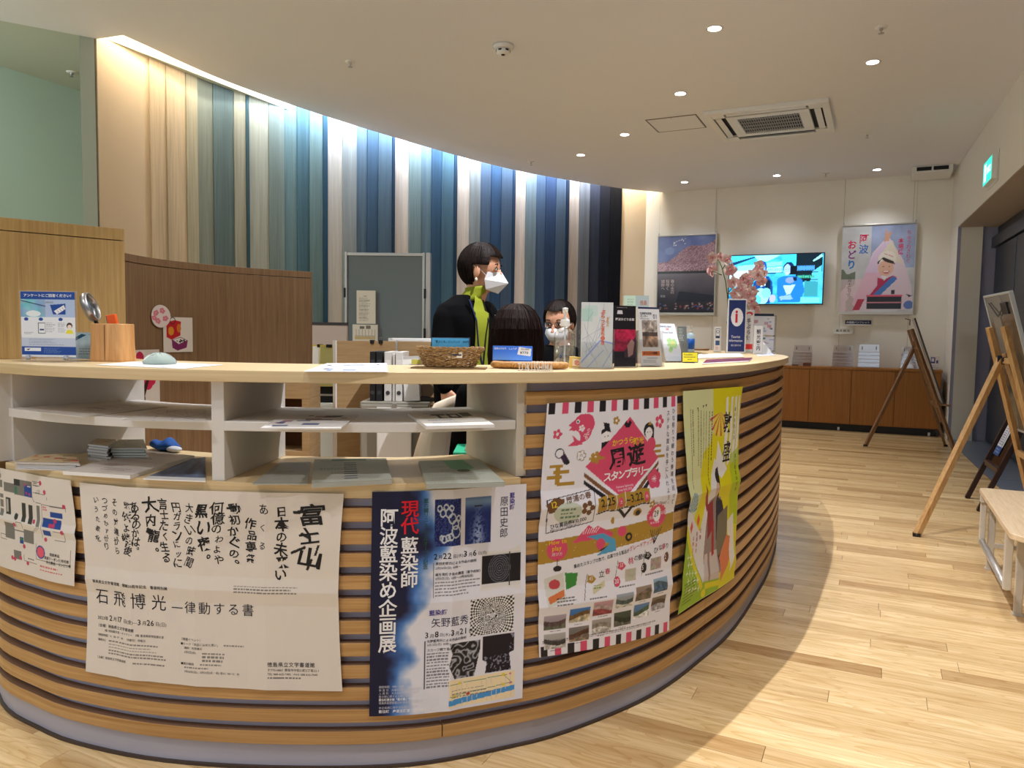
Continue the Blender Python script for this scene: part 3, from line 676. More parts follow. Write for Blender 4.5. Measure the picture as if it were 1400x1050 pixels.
for (x, y) in [(.25, .35), (.6, .25), (.35, .72), (.75, .6), (.15, .6)]:
    for j in range(5): cv.ell(w*x+math.cos(j*1.257)*w*.09, h*y+math.sin(j*1.257)*h*.08, w*.07, h*.06, (222, 130, 150))
# round outline: keep the part inside a circle
m = MB(); R0 = 20
o = cv.build('flower_card', None, (lambda g: (lambda U, V, l: g(.5+(U-.5)*np.sqrt(np.clip(1-2*(V-.5)**2, 0, 1)), .5+(V-.5)*np.sqrt(np.clip(1-2*(U-.5)**2, 0, 1)), l)))(f)); tag(o, 'round paper card with pink cherry flowers on the brown partition', 'card')
f, w, h = on_curve_sheet(PT, 172, 479, 218, 551, .004)
cv = Cv(w, h, 2.2, (224, 216, 208)); k = w/100
for i in range(26):
    an = random.random()*6.28; r = random.random()**.5; cv.ell(46*k+math.cos(an)*r*38*k, 42*k+math.sin(an)*r*30*k, 13*k, 11*k, (200+random.randint(-12, 12), 36, 84))
cv.poly([(40*k, 132*k), (45*k, 80*k), (30*k, 52*k), (36*k, 50*k), (50*k, 74*k), (66*k, 50*k), (72*k, 54*k), (58*k, 84*k), (62*k, 130*k), (74*k, 142*k), (52*k, 136*k), (40*k, 146*k), (26*k, 142*k)], (52, 26, 28))
for i in range(10): cv.ell(random.random()*90*k, 100*k+random.random()*50*k, 2*k, 2.4*k, (206, 60, 100))
o = cv.build('tree_picture', None, f); tag(o, 'paper picture of a red blossoming tree low on the brown partition', 'picture')
# ------------------------------------------------------------------ posters on the counter front
def poster_map(TL, TR, BR, BL, wav=.003, fold=None, seed=1, base=.0035, bow=0):
    r = random.Random(seed); ph = [r.random()*6 for _ in range(4)]
    def f(U, V, lift):
        s = (TL[0]*(1-U)+TR[0]*U)*(1-V)+(BL[0]*(1-U)+BR[0]*U)*V+bow*np.sin(PI*V)*(1-2*U)*-1
        z = (TL[1]*(1-U)+TR[1]*U)*(1-V)+(BL[1]*(1-U)+BR[1]*U)*V
        o = base+wav*(1+np.sin(U*7+ph[0]+V*2)*.4+np.sin(V*9+ph[1])*.4*(.3+abs(U-.5)))+wav*2.2*(np.abs(U-.5)*2)**4*(.5+.5*np.sin(V*6+ph[2]))
        if fold:
            for (kind, t, d) in fold: o = o+d*np.maximum(0, 1-abs((U if kind == 'u' else V)-t)/.07)*1.7
        xy = KC.at(s, o+lift); return np.concatenate([xy, z.reshape(-1, 1)], 1)
    return f
def H(px, py): return KC.hit(px, py)
INK = (28, 26, 28)
# 1. calligraphy exhibition, A2 landscape
cv = Cv(594, 420, 1.6, (224, 215, 204))
def brush(st, x, y, size, sp, bold, asp=1, jit=.22, seed=1): cv.text(st, x, y, size, (22, 20, 20), True, bold, sp, asp, 0, jit, seed)
def P1(px, py):   # zoomed picture coordinates of the poster -> mm
    return ((px-45)/1250*594, (py-10-(px-45)/1250*28)/955*420)
brush('富士山', 500, 22, 46, .98, .022, 1.25, .2, 3)
brush('日本の未来い', 456, 26, 27, .98, .02, 1, .2, 4); brush('あくる', 418, 24, 22, 1.75, .004, .9, .25, 5)
brush('作品専祭', 392, 55, 22, 1.12, .02, 1.05, .2, 6); brush('動初かぐの。', 352, 22, 27, .88, .02, 1.15, .22, 7)
brush('何億のわよや', 318, 24, 23, .95, .012, 1.1, .25, 8); brush('黒い夜。', 284, 26, 33, 1.05, .02, .9, .22, 9); brush('大きいの時間', 258, 26, 22, 1.05, .01, .9, .28, 10)
brush('円ガランにッに', 228, 26, 22, .9, .014, 1, .25, 11); brush('言士たく生る', 200, 20, 24, .95, .018, .9, .22, 12); brush('大内龍。', 165, 18, 33, 1.02, .02, 1, .25, 13)
brush('あるのかは。', 134, 30, 22, .85, .016, .9, .2, 14); brush('幾年よ幾後', 112, 28, 22, 1.1, .014, 1, .28, 15); brush('その対連がら', 84, 26, 19, 1.1, .012, .9, .28, 16)
brush('つづめかすがり', 58, 26, 15, 1.1, .006, .9, .3, 17); brush('いうた歌を', 36, 26, 15, 1.4, .008, .9, .3, 18)
for (x, y, a, b, an) in [(506, 40, 30, 7, -.1), (520, 90, 24, 6, .5), (505, 120, 34, 6, -.4), (545, 120, 5, 24, .3), (290, 40, 6, 22, .2), (175, 92, 16, 12, .3), (530, 150, 6, 26, .4), (360, 34, 22, 5, -.2)]:
    c, s_ = math.cos(an), math.sin(an); cv.poly([(x-a/2*c+b/2*s_, y-a/2*s_-b/2*c), (x+a/2*c+b/2*s_, y+a/2*s_-b/2*c), (x+a/2*c-b/2*s_, y+a/2*s_+b/2*c), (x-a/2*c-b/2*s_, y-a/2*s_+b/2*c)], (24, 22, 22))
cv.bars(366, 198, 200, 3, 6.2, (70, 66, 64), .4, 3)
cv.text('徳島県立文学書道館　開館20周年記念　書道特別展', 22, 208, 8.2, INK, sp=1.02, bold=.008)
cv.text('石飛博光', 26, 226, 37, (30, 28, 44), sp=1.32, bold=.0)
cv.text('―', 222, 238, 26, (30, 28, 44)); cv.text('律動する書', 252, 236, 28, (30, 28, 44), sp=1.16)
cv.text('2023年', 30, 288, 10, INK); cv.text('2', 63, 282, 17, INK, bold=.01); cv.text('月', 74, 287, 10, INK); cv.text('17', 84, 282, 17, INK, bold=.01); cv.text('日(金)—', 103, 287, 10, INK)
cv.text('3', 140, 282, 17, INK, bold=.01); cv.text('月', 151, 287, 10, INK); cv.text('26', 161, 282, 17, INK, bold=.01); cv.text('日(日)', 182, 287, 10, INK)
cv.text('〔会場〕徳島県立文学書道館', 28, 306, 8, INK, bold=.004); cv.text('1階 特別展示室・ギャラリー　3階 書道美術常設展示室', 50, 317, 6.2, INK)
cv.text('〔開館時間〕9：30−17：00　〔休館日〕月曜日', 28, 328, 6.2, INK); cv.text('〔観覧料〕', 28, 339, 6, INK)
cv.bars(62, 341, 150, 5, 6.6, (70, 66, 64), .45, 5); cv.text('〔主催〕徳島県立文学書道館', 28, 378, 6.4, INK); cv.bars(130, 380, 80, 1, 6, (70, 66, 64), .5, 6)
cv.text('〔関連イベント〕', 240, 316, 6.6, INK); cv.text('■トーク「作品に込めた思い」', 242, 326, 6.4, INK); cv.bars(340, 328, 60, 1, 6, (80, 76, 74), .5, 7)
cv.text('講師：石飛博光', 250, 335, 6, INK); cv.text('3月5日(日)', 250, 344, 6, INK); cv.bars(292, 346, 70, 3, 8, (80, 76, 74), .5, 8)
cv.text('■展示解説', 242, 369, 6.4, INK); cv.bars(286, 371, 60, 1, 6, (80, 76, 74), .5, 9); cv.bars(250, 379, 70, 1, 6, (80, 76, 74), .5, 9); cv.text('3月12日(日)、3月21日(火・祝) 各11：00−11：30', 250, 386, 6, INK)
cv.text('徳島県立文学書道館', 436, 359, 11, INK, sp=1.04, bold=.004); cv.text('〒770-0807 徳島市中前川町2丁目22-1', 436, 373, 6.6, INK); cv.text('TEL 088-625-7485　FAX 088-625-7540', 436, 382, 6.2, INK); cv.bars(436, 392, 104, 1, 6, (60, 58, 58), .6, 4)
f = poster_map(H(112, 659), H(471, 674), H(469, 943), H(121, 916), .002, [('u', .21, .004), ('v', .5, .003), ('u', .47, .002), ('u', .73, .002)], 2, bow=-.012)
o = cv.build('calligraphy_poster', None, f); tag(o, 'large white landscape poster with black brush calligraphy taped to the slats', 'poster')
# 2. indigo exhibition, A2 portrait
cv = Cv(420, 594, 1.7, (226, 226, 236))
n1 = fnoise(cv.H, cv.W, 5, 4); wgt = np.clip((150+110*np.clip((.5-np.abs(cv.Y/594-.22))*1.0, 0, 1)*0+40*np.sin(cv.Y/594*5+.4)+70*(n1-.5)*2-cv.X)/85, 0, 1)
base = np.array((226, 226, 236))/255; navy = np.array((18, 22, 56))/255; mid = np.array((70, 120, 190))/255
w2 = np.clip(wgt*2, 0, 1)[..., None]; w3 = np.clip(wgt*2-1, 0, 1)[..., None]
cv.a = base*(1-w2)+mid*w2; cv.a = cv.a*(1-w3)+navy*w3
WT = (240, 240, 242)
cv.text('阿波藍染め企画展', 20, 42, 50, WT, True, .016, .95, .96); cv.text('現代', 74, 22, 47, (222, 22, 44), True, .014, .95); cv.text('藍染師', 74, 118, 47, WT, True, .016, .95)
cv.text('藍の館リニューアルオープン記念', 132, 20, 13.5, (36, 84, 66), True, .01, .92)
def rings(X, Y):
    v = np.zeros(X.shape+(3,)); n = RNG.random(X.shape); v[:] = (16, 22, 70); v[..., 2] += 80*n; v[..., 0] += 40*(n > .7); v[..., 1] += 60*(n > .7)
    for (x, y, r) in [(.18, .2, .08), (.3, .3, .1), (.42, .18, .08), (.52, .3, .12), (.62, .2, .07), (.66, .42, .13), (.78, .55, .12), (.8, .7, .16), (.62, .8, .09), (.5, .82, .08), (.36, .85, .09), (.26, .82, .06), (.9, .42, .07)]:
        d = np.abs(np.hypot((X-x), (Y-y)*1.3)-r); v[d < .022] = (196, 206, 220)
    return v
cv.img(162, 24, 232, 150, rings)
def sea(X, Y):
    v = np.zeros(X.shape+(3,)); n = fnoise(*X.shape, 14, 3); b = np.exp(-((X-.5)/(.12+.16*Y))**2)*(n > .5)*np.clip(Y*1.6-.2, 0, 1)
    v[..., 0] = 24+130*b+90*np.exp(-((Y-.1)/.14)**2); v[..., 1] = 44+130*b+100*np.exp(-((Y-.1)/.14)**2); v[..., 2] = 112+110*b+70*np.exp(-((Y-.1)/.14)**2)
    v[(abs(Y-.2) < .012) & (abs(X-.5) < .16)] = (30, 30, 50); return v
cv.img(244, 24, 316, 150, sea)
cv.text('原田史郎', 342, 28, 28, (28, 26, 60), True, 0, 1.02, .9); cv.text('藍染師', 370, 20, 16, (80, 70, 150), True, .02, 1.0)
cv.text('2', 160, 164, 21, INK, bold=.01); cv.text('月', 172, 171, 12, INK); cv.text('22', 184, 163, 22, INK, bold=.012); cv.text('日(水)～', 210, 171, 11, INK); cv.text('3', 240, 162, 22, INK, bold=.012); cv.text('月', 254, 171, 12, INK); cv.text('6', 266, 162, 22, INK, bold=.012); cv.text('日(月)', 280, 171, 10, INK)
cv.rect(160, 192, 162, 284, (60, 60, 70)); cv.text('原田史郎氏による作品の説明', 165, 190, 8.6, INK, bold=.012); cv.text('2月26日(日) 10時〜', 165, 202, 8, INK)
cv.text('蝋を用抜き染め講座（要予約制）', 165, 219, 8.6, INK, bold=.012); cv.text('3月5日(日) 13時〜(3時間程度)', 165, 230, 8, INK); cv.bars(165, 243, 124, 5, 8.4, (70, 70, 78), .5, 22)
def spiral(X, Y):
    v = np.zeros(X.shape+(3,)); v[:] = (22, 22, 30); r = np.hypot((X-.46)*1.5, Y-.46); k = (np.sin(r*95) > .3) & (r < .44); v[k] = (96, 100, 112); v[Y < .06] = (210, 208, 206); v[Y > .9] = (216, 214, 212); v[abs(X-.72) < .012] = (60, 60, 66); return v
cv.poly([(290, 172), (366, 176), (405, 164), (405, 286), (366, 276), (290, 280)], (222, 220, 218)); cv.img(292, 180, 405, 272, spiral)
cv.text('藍染師', 150, 316, 16, (80, 70, 150), False, .02, 1.0); cv.text('矢野藍秀', 156, 338, 27, (28, 26, 60), False, 0, 1.0, .95)
cv.text('3', 140, 372, 21, INK, bold=.01); cv.text('月', 153, 380, 12, INK); cv.text('8', 166, 371, 22, INK, bold=.012); cv.text('日(水)～', 179, 380, 10, INK); cv.text('3', 208, 370, 22, INK, bold=.012); cv.text('月', 221, 379, 12, INK); cv.text('21', 233, 370, 22, INK, bold=.012); cv.text('日(火)', 258, 379, 10, INK)
cv.rect(140, 398, 142, 528, (60, 60, 70)); cv.text('矢野藍秀氏による作品の説明', 146, 396, 8.2, INK, bold=.012); cv.text('3月11日(日) 10時〜', 146, 406, 8, INK); cv.text('スカーフ絞り染め講座', 146, 420, 8.6, INK, bold=.012); cv.bars(146, 432, 76, 12, 8.2, (70, 70, 78), .5, 23)
def check(X, Y):
    x = (X-.5)*1.25; y = Y-.5; r = np.log(np.hypot(x, y)+.02)*6; a = np.arctan2(y, x)*36/PI/2; k = (np.floor(r*1.6+a*.8)+np.floor(a*1.6-r)) % 2
    v = np.where(k[..., None] > 0, 232., 24.)*np.ones(3); q = np.hypot(x, y) < .07; v[q] = (200, 200, 204); return v
cv.img(262, 300, 388, 400, check)
def marb(X, Y): n = fnoise(*X.shape, 3, 3); k = np.sin(n*26+X*6)*.5+.5; v = (26+150*k[..., None]**3)*np.array((1, 1, 1.06)); return v
cv.img(206, 412, 292, 510, marb); cv.poly([(206, 412), (214, 440), (206, 470)], (226, 226, 236)); cv.poly([(292, 440), (276, 512), (292, 512)], (226, 226, 236)); cv.poly([(206, 475), (222, 512), (206, 512)], (226, 226, 236))
def kim(X, Y): n = fnoise(*X.shape, 22, 2); v = np.ones(X.shape+(3,))*np.array((22, 18, 34)); v[(n > .66) & (Y > .55+.3*X*0) | (n > .62) & (X > .85)] = (130, 130, 150); return v
cv.img(300, 406, 392, 508, kim); cv.poly([(392, 455), (378, 460), (384, 510), (394, 510)], (226, 226, 236)); cv.poly([(298, 470), (312, 476), (308, 510), (296, 510)], (226, 226, 236))
cv.rect(206, 512, 396, 586, (240, 222, 182)); cv.poly([(206, 566), (396, 552), (396, 566), (206, 582)], (72, 150, 214)); cv.line(210, 524, 372, 520, 1.6, (70, 130, 84)); cv.line(210, 556, 384, 544, 1.6, (60, 120, 84)); cv.line(360, 516, 388, 546, 1.6, (120, 120, 110))
for x in range(214, 392, 14): cv.line(x, 518, x+2, 582, 1, (210, 206, 200) if x % 28 else (150, 150, 150))
for (x, y) in [(236, 523), (362, 519), (222, 556), (362, 546)]: cv.ell(x, y, 4, 4, (226, 200, 40))
cv.rect(256, 552, 266, 557, (206, 40, 40)); cv.ell(382, 519, 3, 3, (220, 110, 150)); cv.ell(382, 545, 3, 3, (220, 110, 150)); cv.bars(214, 540, 150, 3, 9, (90, 90, 90), .3, 31)
for (i, st) in enumerate(['開館時間　9時〜17時', '休 館 日　火曜日(祝日の場合は翌日)', '入 館 料　大人300円 中高生200円', '藍の館に関するお問い合わせ', '藍住町歴史館「藍の館」☎088-692-6317', '徳島県板野郡藍住町徳命字前須西172']):
    cv.text(st, 24, 512+i*8.6, 7.6, (206, 206, 216) if i not in (4,) else (236, 236, 240), bold=.0 if i != 4 else .015, asp=.9)
cv.text('本企画展に関するお問い合わせ', 24, 568, 7.2, (200, 200, 214)); cv.text('藍住町　産業支援室　☎088-637-3120', 24, 577, 9, (238, 238, 242), bold=.015)
f = poster_map(H(509, 672), H(719, 661), H(713, 953), H(505, 978), .002, [('v', .5, .002), ('u', .5, .003)], 5)
o = cv.build('indigo_exhibition_poster', None, f); tag(o, 'tall navy and white poster about indigo dyeing on the slats below the counter opening', 'poster')
# 3. stamp rally poster
cv = Cv(420, 610, 1.7, (233, 232, 240)); PK = (216, 78, 112); BK = (34, 32, 38); GO = (176, 138, 52)
def stripes(y0, y1):
    for i in range(12): x = 4+i*35.5; cv.rect(x, y0, x+18, y1, BK if i % 2 == 0 else PK)
stripes(0, 27); stripes(586, 610)
def S(zx, zy):   # from the enlarged top picture (5.525 px per photo px)
    X = (zx-80-(zy-110)*.033)/(965-(zy-110)*.02)*420; Y = (zy-105+(zx-80)*.053)/1.0; return X, Y*.332
def flower(x, y, r, c, n=5):
    for j in range(n): a = j*2*PI/n; cv.ell(x+math.cos(a)*r*.62, y+math.sin(a)*r*.62, r*.36, r*.36, c)
    cv.ell(x, y, r*.2, r*.2, (240, 236, 236))
flower(*S(160, 325), 13, PK); flower(*S(880, 245), 18, PK); flower(*S(540, 232), 11, GO); flower(*S(832, 870), 11, GO)
# fish
fx, fy = S(305, 290); cv.ell(fx+4, fy-2, 28, 34, PK); cv.ell(fx+16, fy-12, 22, 24, PK); cv.ell(fx-20, fy+22, 19, 20, (233, 232, 240)); cv.poly([(fx+4, fy+30), (fx-8, fy+26), (fx-24, fy+12), (fx-18, fy+28), (fx-36, fy+40), (fx+6, fy+38)], PK); cv.poly([(fx-20, fy-22), (fx-36, fy-10), (fx-26, fy-6), (fx-34, fy+1), (fx-16, fy+4)], PK); cv.line(fx+10, fy-34, fx+36, fy-14, 5, PK)
cv.ell(fx-10, fy-18, 5, 5, (236, 232, 236)); cv.ell(fx-10, fy-18, 2.6, 2.6, BK); flower(fx+2, fy-2, 9, (236, 228, 232))
for (a, b) in [(12, 16), (20, 12), (16, 22), (22, 4)]: cv.ring(fx+a, fy+b, 3, 1.4, (236, 228, 232))
# drum, flower outline, cloud
dx, dy = S(200, 480); cv.ring(dx-6, dy-6, 11, 2.6, BK); cv.poly([(dx-4, dy+2), (dx+8, dy-6), (dx+20, dy+12), (dx+8, dy+22)], (60, 40, 70)); cv.ell(dx+14, dy+16, 8, 6, BK)
x, y = S(320, 482)
for j in range(5): cv.ring(x+math.cos(j*1.257)*7, y+math.sin(j*1.257)*7, 6, 1.6, (150, 130, 90))
cv.ell(x, y, 8, 8, (233, 232, 240)); cv.ring(x, y, 3, 1, (150, 130, 90))
x, y = S(180, 620)
for (a, b, c) in [(-18, -22, 34), (-8, -8, 40), (-24, 4, 38), (2, 22, 46)]: cv.rect(x+a, y+b-4, x+a+c, y+b+4, GO)
cv.rect(x-4, y-22, x+8, y+22, GO); 
x, y = S(870, 470)
for (a, b, c) in [(-30, -14, 44), (-20, 0, 34), (-10, 14, 40)]: cv.rect(x+a, y+b-3.5, x+a+c, y+b+3.5, GO)
# dolls
x, y = S(475, 320); cv.ell(x, y+8, 15, 14, (240, 236, 238)); cv.poly([(x-16, y+4), (x-14, y-8), (x+10, y-12), (x+14, y), (x, y-4)], BK); cv.poly([(x-6, y-10), (x-10, y-26), (x+8, y-22), (x+10, y-10)], BK); cv.poly([(x-14, y+24), (x+8, y+20), (x+16, y+36), (x-14, y+54)], BK); cv.ell(x-4, y+9, 1.4, 1.4, BK); cv.ell(x+5, y+8, 1.4, 1.4, BK)
x, y = S(792, 310); cv.ell(x, y, 19, 20, BK); cv.rect(x+8, y, x+19, y+22, BK); cv.ell(x, y+6, 13, 14, (240, 236, 238)); cv.ell(x-5, y+4, 1.4, 1.4, BK); cv.ell(x+4, y+4, 1.4, 1.4, BK); cv.ell(x+10, y+36, 16, 18, PK); cv.poly([(x-4, y-14), (x+4, y-24), (x+10, y-14)], GO)
# diamond with title
c0 = S(638, 205); c1 = S(882, 520); c2 = S(610, 815); c3 = S(352, 565)
cv.poly([(c3[0]-2, c3[1]+14), (c3[0]-2, c3[1]+24), (c2[0]-30, c2[1]+0), (c2[0]-18, c2[1]-6)], (124, 84, 54)); cv.poly([(c3[0]-2, c3[1]+32), (c3[0]-2, c3[1]+42), (c2[0]-50, c2[1]+2), (c2[0]-38, c2[1]-4)], BK)
cv.poly([(c1[0]+1, c1[1]+8), (c1[0]+1, c1[1]+18), (c2[0]+26, c2[1]+6), (c2[0]+16, c2[1])], (124, 84, 54)); cv.poly([(c1[0]+1, c1[1]+26), (c1[0]+1, c1[1]+36), (c2[0]+46, c2[1]+4), (c2[0]+36, c2[1]-2)], BK)
cv.poly([c0, c1, c2, c3], PK)
x, y = S(625, 262); cv.poly([(x-12, y), (x-6, y-10), (x, y-2), (x+6, y-12), (x+12, y-4), (x+4, y+8), (x-6, y+8)], BK)
x, y = S(415, 500); flower(x, y, 16, GO); cv.rect(x-20, y-2, x+26, y+6, GO, .8)
cv.text('かつうら', *S(515, 372), 17.5, (236, 196, 40), bold=.02, rot=-.08, sp=.98, jit=.06); cv.text('観光', *S(668, 362), 18, (236, 196, 40), bold=.02, rot=-.06, jit=.06)
a_, b_ = S(498, 432); cv.text('周遊', a_, b_, 56, BK, bold=.022, rot=-.08, sp=1.02, jit=.05, seed=4)
a_, b_ = S(470, 612); cv.text('スタンプラリー', a_, b_, 24, (240, 236, 240), bold=.03, rot=-.06, sp=.86, jit=.06, asp=1.02)
a_, b_ = S(560, 712); cv.text('Katsuura Sightseeing', a_, b_, 7.5, (240, 236, 240), rot=-.05, asp=.8); cv.text('Stamp Rally 2023', a_+3, b_+8, 7.5, (240, 236, 240), rot=-.05, asp=.8)
# date folding screen
for i in range(6):
    p0 = S(434+i*61.5, 790-i*9+(10 if i % 2 == 0 else -4)); p1 = S(434+(i+1)*61.5, 790-(i+1)*9+(10 if i % 2 == 1 else -4)); hh = 36
    cv.poly([p0, p1, (p1[0], p1[1]+hh), (p0[0], p0[1]+hh)], GO); cv.line(p0[0], p0[1], p0[0], p0[1]+hh, 1.6, (236, 232, 236)); cv.line(p0[0], p0[1]+hh+2, p1[0], p1[1]+hh+2, 3, BK)
a_, b_ = S(450, 792); cv.text('2.25', a_, b_, 27, BK, bold=.012, rot=-.1, asp=.86); a_, b_ = S(640, 774); cv.text('~3.22', a_-10, b_, 27, BK, bold=.012, rot=-.1, asp=.86)
x, y = S(588, 835); cv.ell(x, y, 8, 12, PK); cv.text('土', x-5, y-6, 10, (240, 232, 236)); x, y = S(778, 805); cv.ell(x, y, 8, 12, PK); cv.text('水', x-5, y-6, 10, (240, 232, 236))
x, y = S(628, 900); cv.poly([(x-26, y-4), (x-16, y-6), (x, y+8), (x+16, y-10), (x+26, y-10), (x, y+20)], BK)
x, y = S(852, 680)
for j in range(5): cv.ell(x+math.cos(j*1.257-1.57)*14, y+math.sin(j*1.257-1.57)*14, 12, 12, PK)
for j in range(10): cv.line(x, y, x+math.cos(j*.628)*9, y+math.sin(j*.628)*9, 1, (240, 230, 236))
cv.text('ひな祭りで賑わう勝浦を巡って', 398, 30, 14.5, (60, 56, 66), True, 0, 1.24, .9); cv.text('ステキな賞品を手に入れよう。', 376, 34, 14.5, (60, 56, 66), True, 0, 1.24, .9)
# prize box
q = [S(135, 795), S(415, 725), S(420, 965), S(150, 1035)]
for i in range(4): cv.line(*q[i], *q[(i+1) % 4], 2, BK)
x, y = S(180, 840); cv.poly([(x-22, y-4), (x, y-20), (x+24, y-16), (x+20, y+12), (x-14, y+16)], (112, 76, 46)); cv.text('12', x-14, y-14, 20, (236, 200, 50), rot=-.15, bold=.01); a_, b_ = S(238, 775); cv.text('勝浦の春', a_, b_, 17, (112, 76, 46), bold=.012, rot=-.14)
x, y = S(260, 890); cv.ell(x, y, 36, 26, (196, 206, 190)); cv.bars(x-20, y-10, 50, 3, 9, (40, 90, 60), .5, 44); x, y = S(375, 862); flower(x, y, 19, (112, 76, 46)); cv.text('1', x-4, y-8, 14, (240, 230, 220))
a_, b_ = S(165, 972); cv.text('ひな賞品券¥10,000', a_, b_, 13, BK, rot=-.15, bold=.012, asp=.86); a_, b_ = S(168, 1005); cv.text('勝浦のオフショップ商品券に使えます', a_, b_+2, 6, BK, rot=-.15, asp=.8)
# gold band with hill and stream
def yb(x): return 330-x*.05
cv.poly([(0, yb(0)), (420, yb(420)-10), (420, 345), (0, 385)], GO)
for i in range(60): cv.ell(random.random()*420, 345+random.random()*24-10, .9, .9, (228, 210, 160))
cv.poly([(84, 340), (116, 310), (128, 300), (142, 310), (152, 304), (198, 326), (196, 334)], PK)
for i in range(7): cv.line(112+i*6, 320, 116+i*7, 308, 1.6, (240, 225, 230))
cv.poly([(122, 328), (170, 324), (206, 344), (210, 372), (150, 378), (190, 352), (150, 338)], (84, 160, 200)); cv.ell(162, 350, 13, 14, PK); cv.poly([(152, 368), (184, 356), (170, 366)], BK)
cv.ell(46, 352, 26, 26, PK); cv.line(46, 376, 46, 398, 3, BK); cv.ell(47, 398, 11, 7, BK); cv.text('How to', 24, 326, 15, (240, 190, 40), bold=.02, asp=.85, rot=-.06); cv.text('play', 32, 340, 16, (240, 190, 40), bold=.02, rot=-.05, asp=.85); cv.text('遊び方', 32, 358, 9, (240, 226, 230))
cv.ell(226, 325, 14, 13, PK); cv.ring(248, 342, 8, 6, BK); cv.ell(272, 282, 14, 10, GO); cv.ell(274, 284, 8, 7, BK); cv.ell(196, 296, 5, 9, GO)
# seal and fan
for j in range(18): a = j*PI/9; cv.poly([(346, 300), (346+math.cos(a)*38, 300+math.sin(a)*30), (346+math.cos(a+.3)*38, 300+math.sin(a+.3)*30)], PK)
cv.ell(346, 300, 33, 27, PK); cv.ell(346, 296, 15, 19, (240, 238, 240)); cv.text('29', 333, 282, 23, BK, asp=.85, bold=.0); cv.text('合計', 316, 298, 10, (244, 232, 236)); cv.text('名様', 362, 290, 10, (244, 232, 236)); cv.bars(322, 314, 50, 1, 8, (244, 232, 236), .6, 3)
for j in range(6): cv.line(338, 372, 322+j*9, 336-abs(j-2)*1, 2, BK)
cv.text('1 day chance!!', 326, 258, 11, (112, 76, 46), rot=.1, asp=.8)
cv.text('集めたスタンプの数で、応募できる賞品が', 88, 392, 11, BK, rot=-.13, asp=.78, bold=.006); cv.text('グレードアップ!!', 250, 366, 14, (206, 70, 90), rot=-.13, asp=.82, bold=.008)
# four courses
cv.poly([(14, 420), (62, 408), (68, 478), (22, 490)], (214, 214, 206)); cv.ell(40, 436, 14, 12, (196, 74, 84)); cv.poly([(22, 466), (64, 450), (64, 466), (26, 482)], (214, 120, 70)); cv.poly([(66, 410), (100, 414), (96, 444), (70, 452)], (60, 140, 60)); cv.bars(44, 470, 60, 3, 7, (40, 40, 44), .5, 9)
def flag(x, y, c, n, ja, kj, cc, nn):
    cv.line(x, y, x-10, y+62, 1.6, (60, 56, 56)); cv.poly([(x+2, y+4), (x+16, y+6), (x+26, y+16), (x+14, y+26), (x, y+20)], c); cv.text(n, x+5, y+5, 14, (246, 240, 230), asp=.8)
    cv.text(ja[0], x+32, y-4, 18, BK if ja[0] != kj else (206, 60, 90), bold=.006); xx = x+50
    for ch in ja[1:]: cv.text(ch, xx, y-7, 16, (206, 60, 90) if ch == kj else BK, bold=.006, rot=-.08); xx += 15
    cv.ell(x+88, y+30, 10, 13, cc); cv.text(nn, x+80, y+20, 16, (246, 240, 240), asp=.8, bold=.01)
flag(126, 420, GO, '45', '立春', '春', PK, '20'); flag(216, 398, PK, '53', '桃の節句', '桃', BK, '5'); flag(306, 384, BK, '25', 'ひな祭り', '祭', (112, 70, 46), '2')
cv.poly([(140, 456), (176, 442), (176, 456), (142, 472)], (214, 206, 170)); cv.bars(144, 450, 28, 2, 6, (60, 120, 60), .5, 6)
cv.img(240, 424, 276, 454, lambda X, Y: np.stack([210-40*fnoise(*X.shape, 6), 170+30*fnoise(*X.shape, 6), 140+50*fnoise(*X.shape, 6)], -1)); cv.img(328, 408, 372, 438, lambda X, Y: np.stack([110+120*fnoise(*X.shape, 6), 120+70*fnoise(*X.shape, 6), 120+60*fnoise(*X.shape, 6)], -1))
cv.bars(220, 462, 60, 1, 6, BK, .6, 5); cv.bars(310, 446, 84, 1, 6, BK, .6, 5); cv.bars(130, 480, 60, 1, 5, BK, .6, 5)
def photo(sky, hill, fg, k=0):
    def fn(X, Y):
        n = fnoise(*X.shape, 7, 3)[..., None]; hz = .35+.15*np.sin(X*3.3+k*2)[..., None]; v = np.where(Y[..., None] < hz, np.array(sky)*(1.05-.2*Y[..., None]), np.where(Y[..., None] < hz+.32, np.array(hill)*(.6+.8*n), np.array(fg)*(.5+n))); return v
    return fn
ph = [((168, 160, 176), (88, 70, 72), (92, 96, 78)), ((60, 120, 190), (110, 84, 50), (200, 190, 160)), ((190, 150, 160), (170, 150, 150), (150, 70, 76)), ((150, 160, 170), (70, 84, 84), (196, 196, 190)), ((150, 130, 116), (112, 96, 80), (110, 100, 86)), ((140, 168, 190), (80, 100, 110), (70, 100, 130)),
      ((170, 168, 166), (60, 58, 54), (196, 192, 186)), ((120, 116, 112), (92, 60, 44), (150, 130, 106)), ((160, 154, 148), (130, 122, 112), (196, 192, 186)), ((70, 80, 66), (44, 52, 40), (104, 104, 92)), ((90, 130, 180), (70, 90, 66), (226, 226, 222)), ((120, 108, 100), (90, 72, 58), (170, 166, 170))]
for i, c in enumerate(ph):
    r, q = divmod(i, 6); x = 12+q*65.5; y = 520-q*9.5+r*47-8; w_ = 60
    sk = [(x, y), (x+w_, y-7), (x+w_, y+29), (x, y+38)]
    m_ = Cv.img; cv.img(x, y-2, x+w_-3, y+34, photo(*c, i)); cv.bars(x+16, y+38, 30, 1, 3, (60, 56, 60), .5, i)
cv.bars(10, 572, 380, 2, 4.6, (90, 84, 90), .5, 77)
for L in ():
    pass
f = poster_map(H(745, 551), H(921, 541), H(911, 861), H(735, 897), .003, [('v', .41, .006), ('v', .8, .005)], 9, bow=.012)
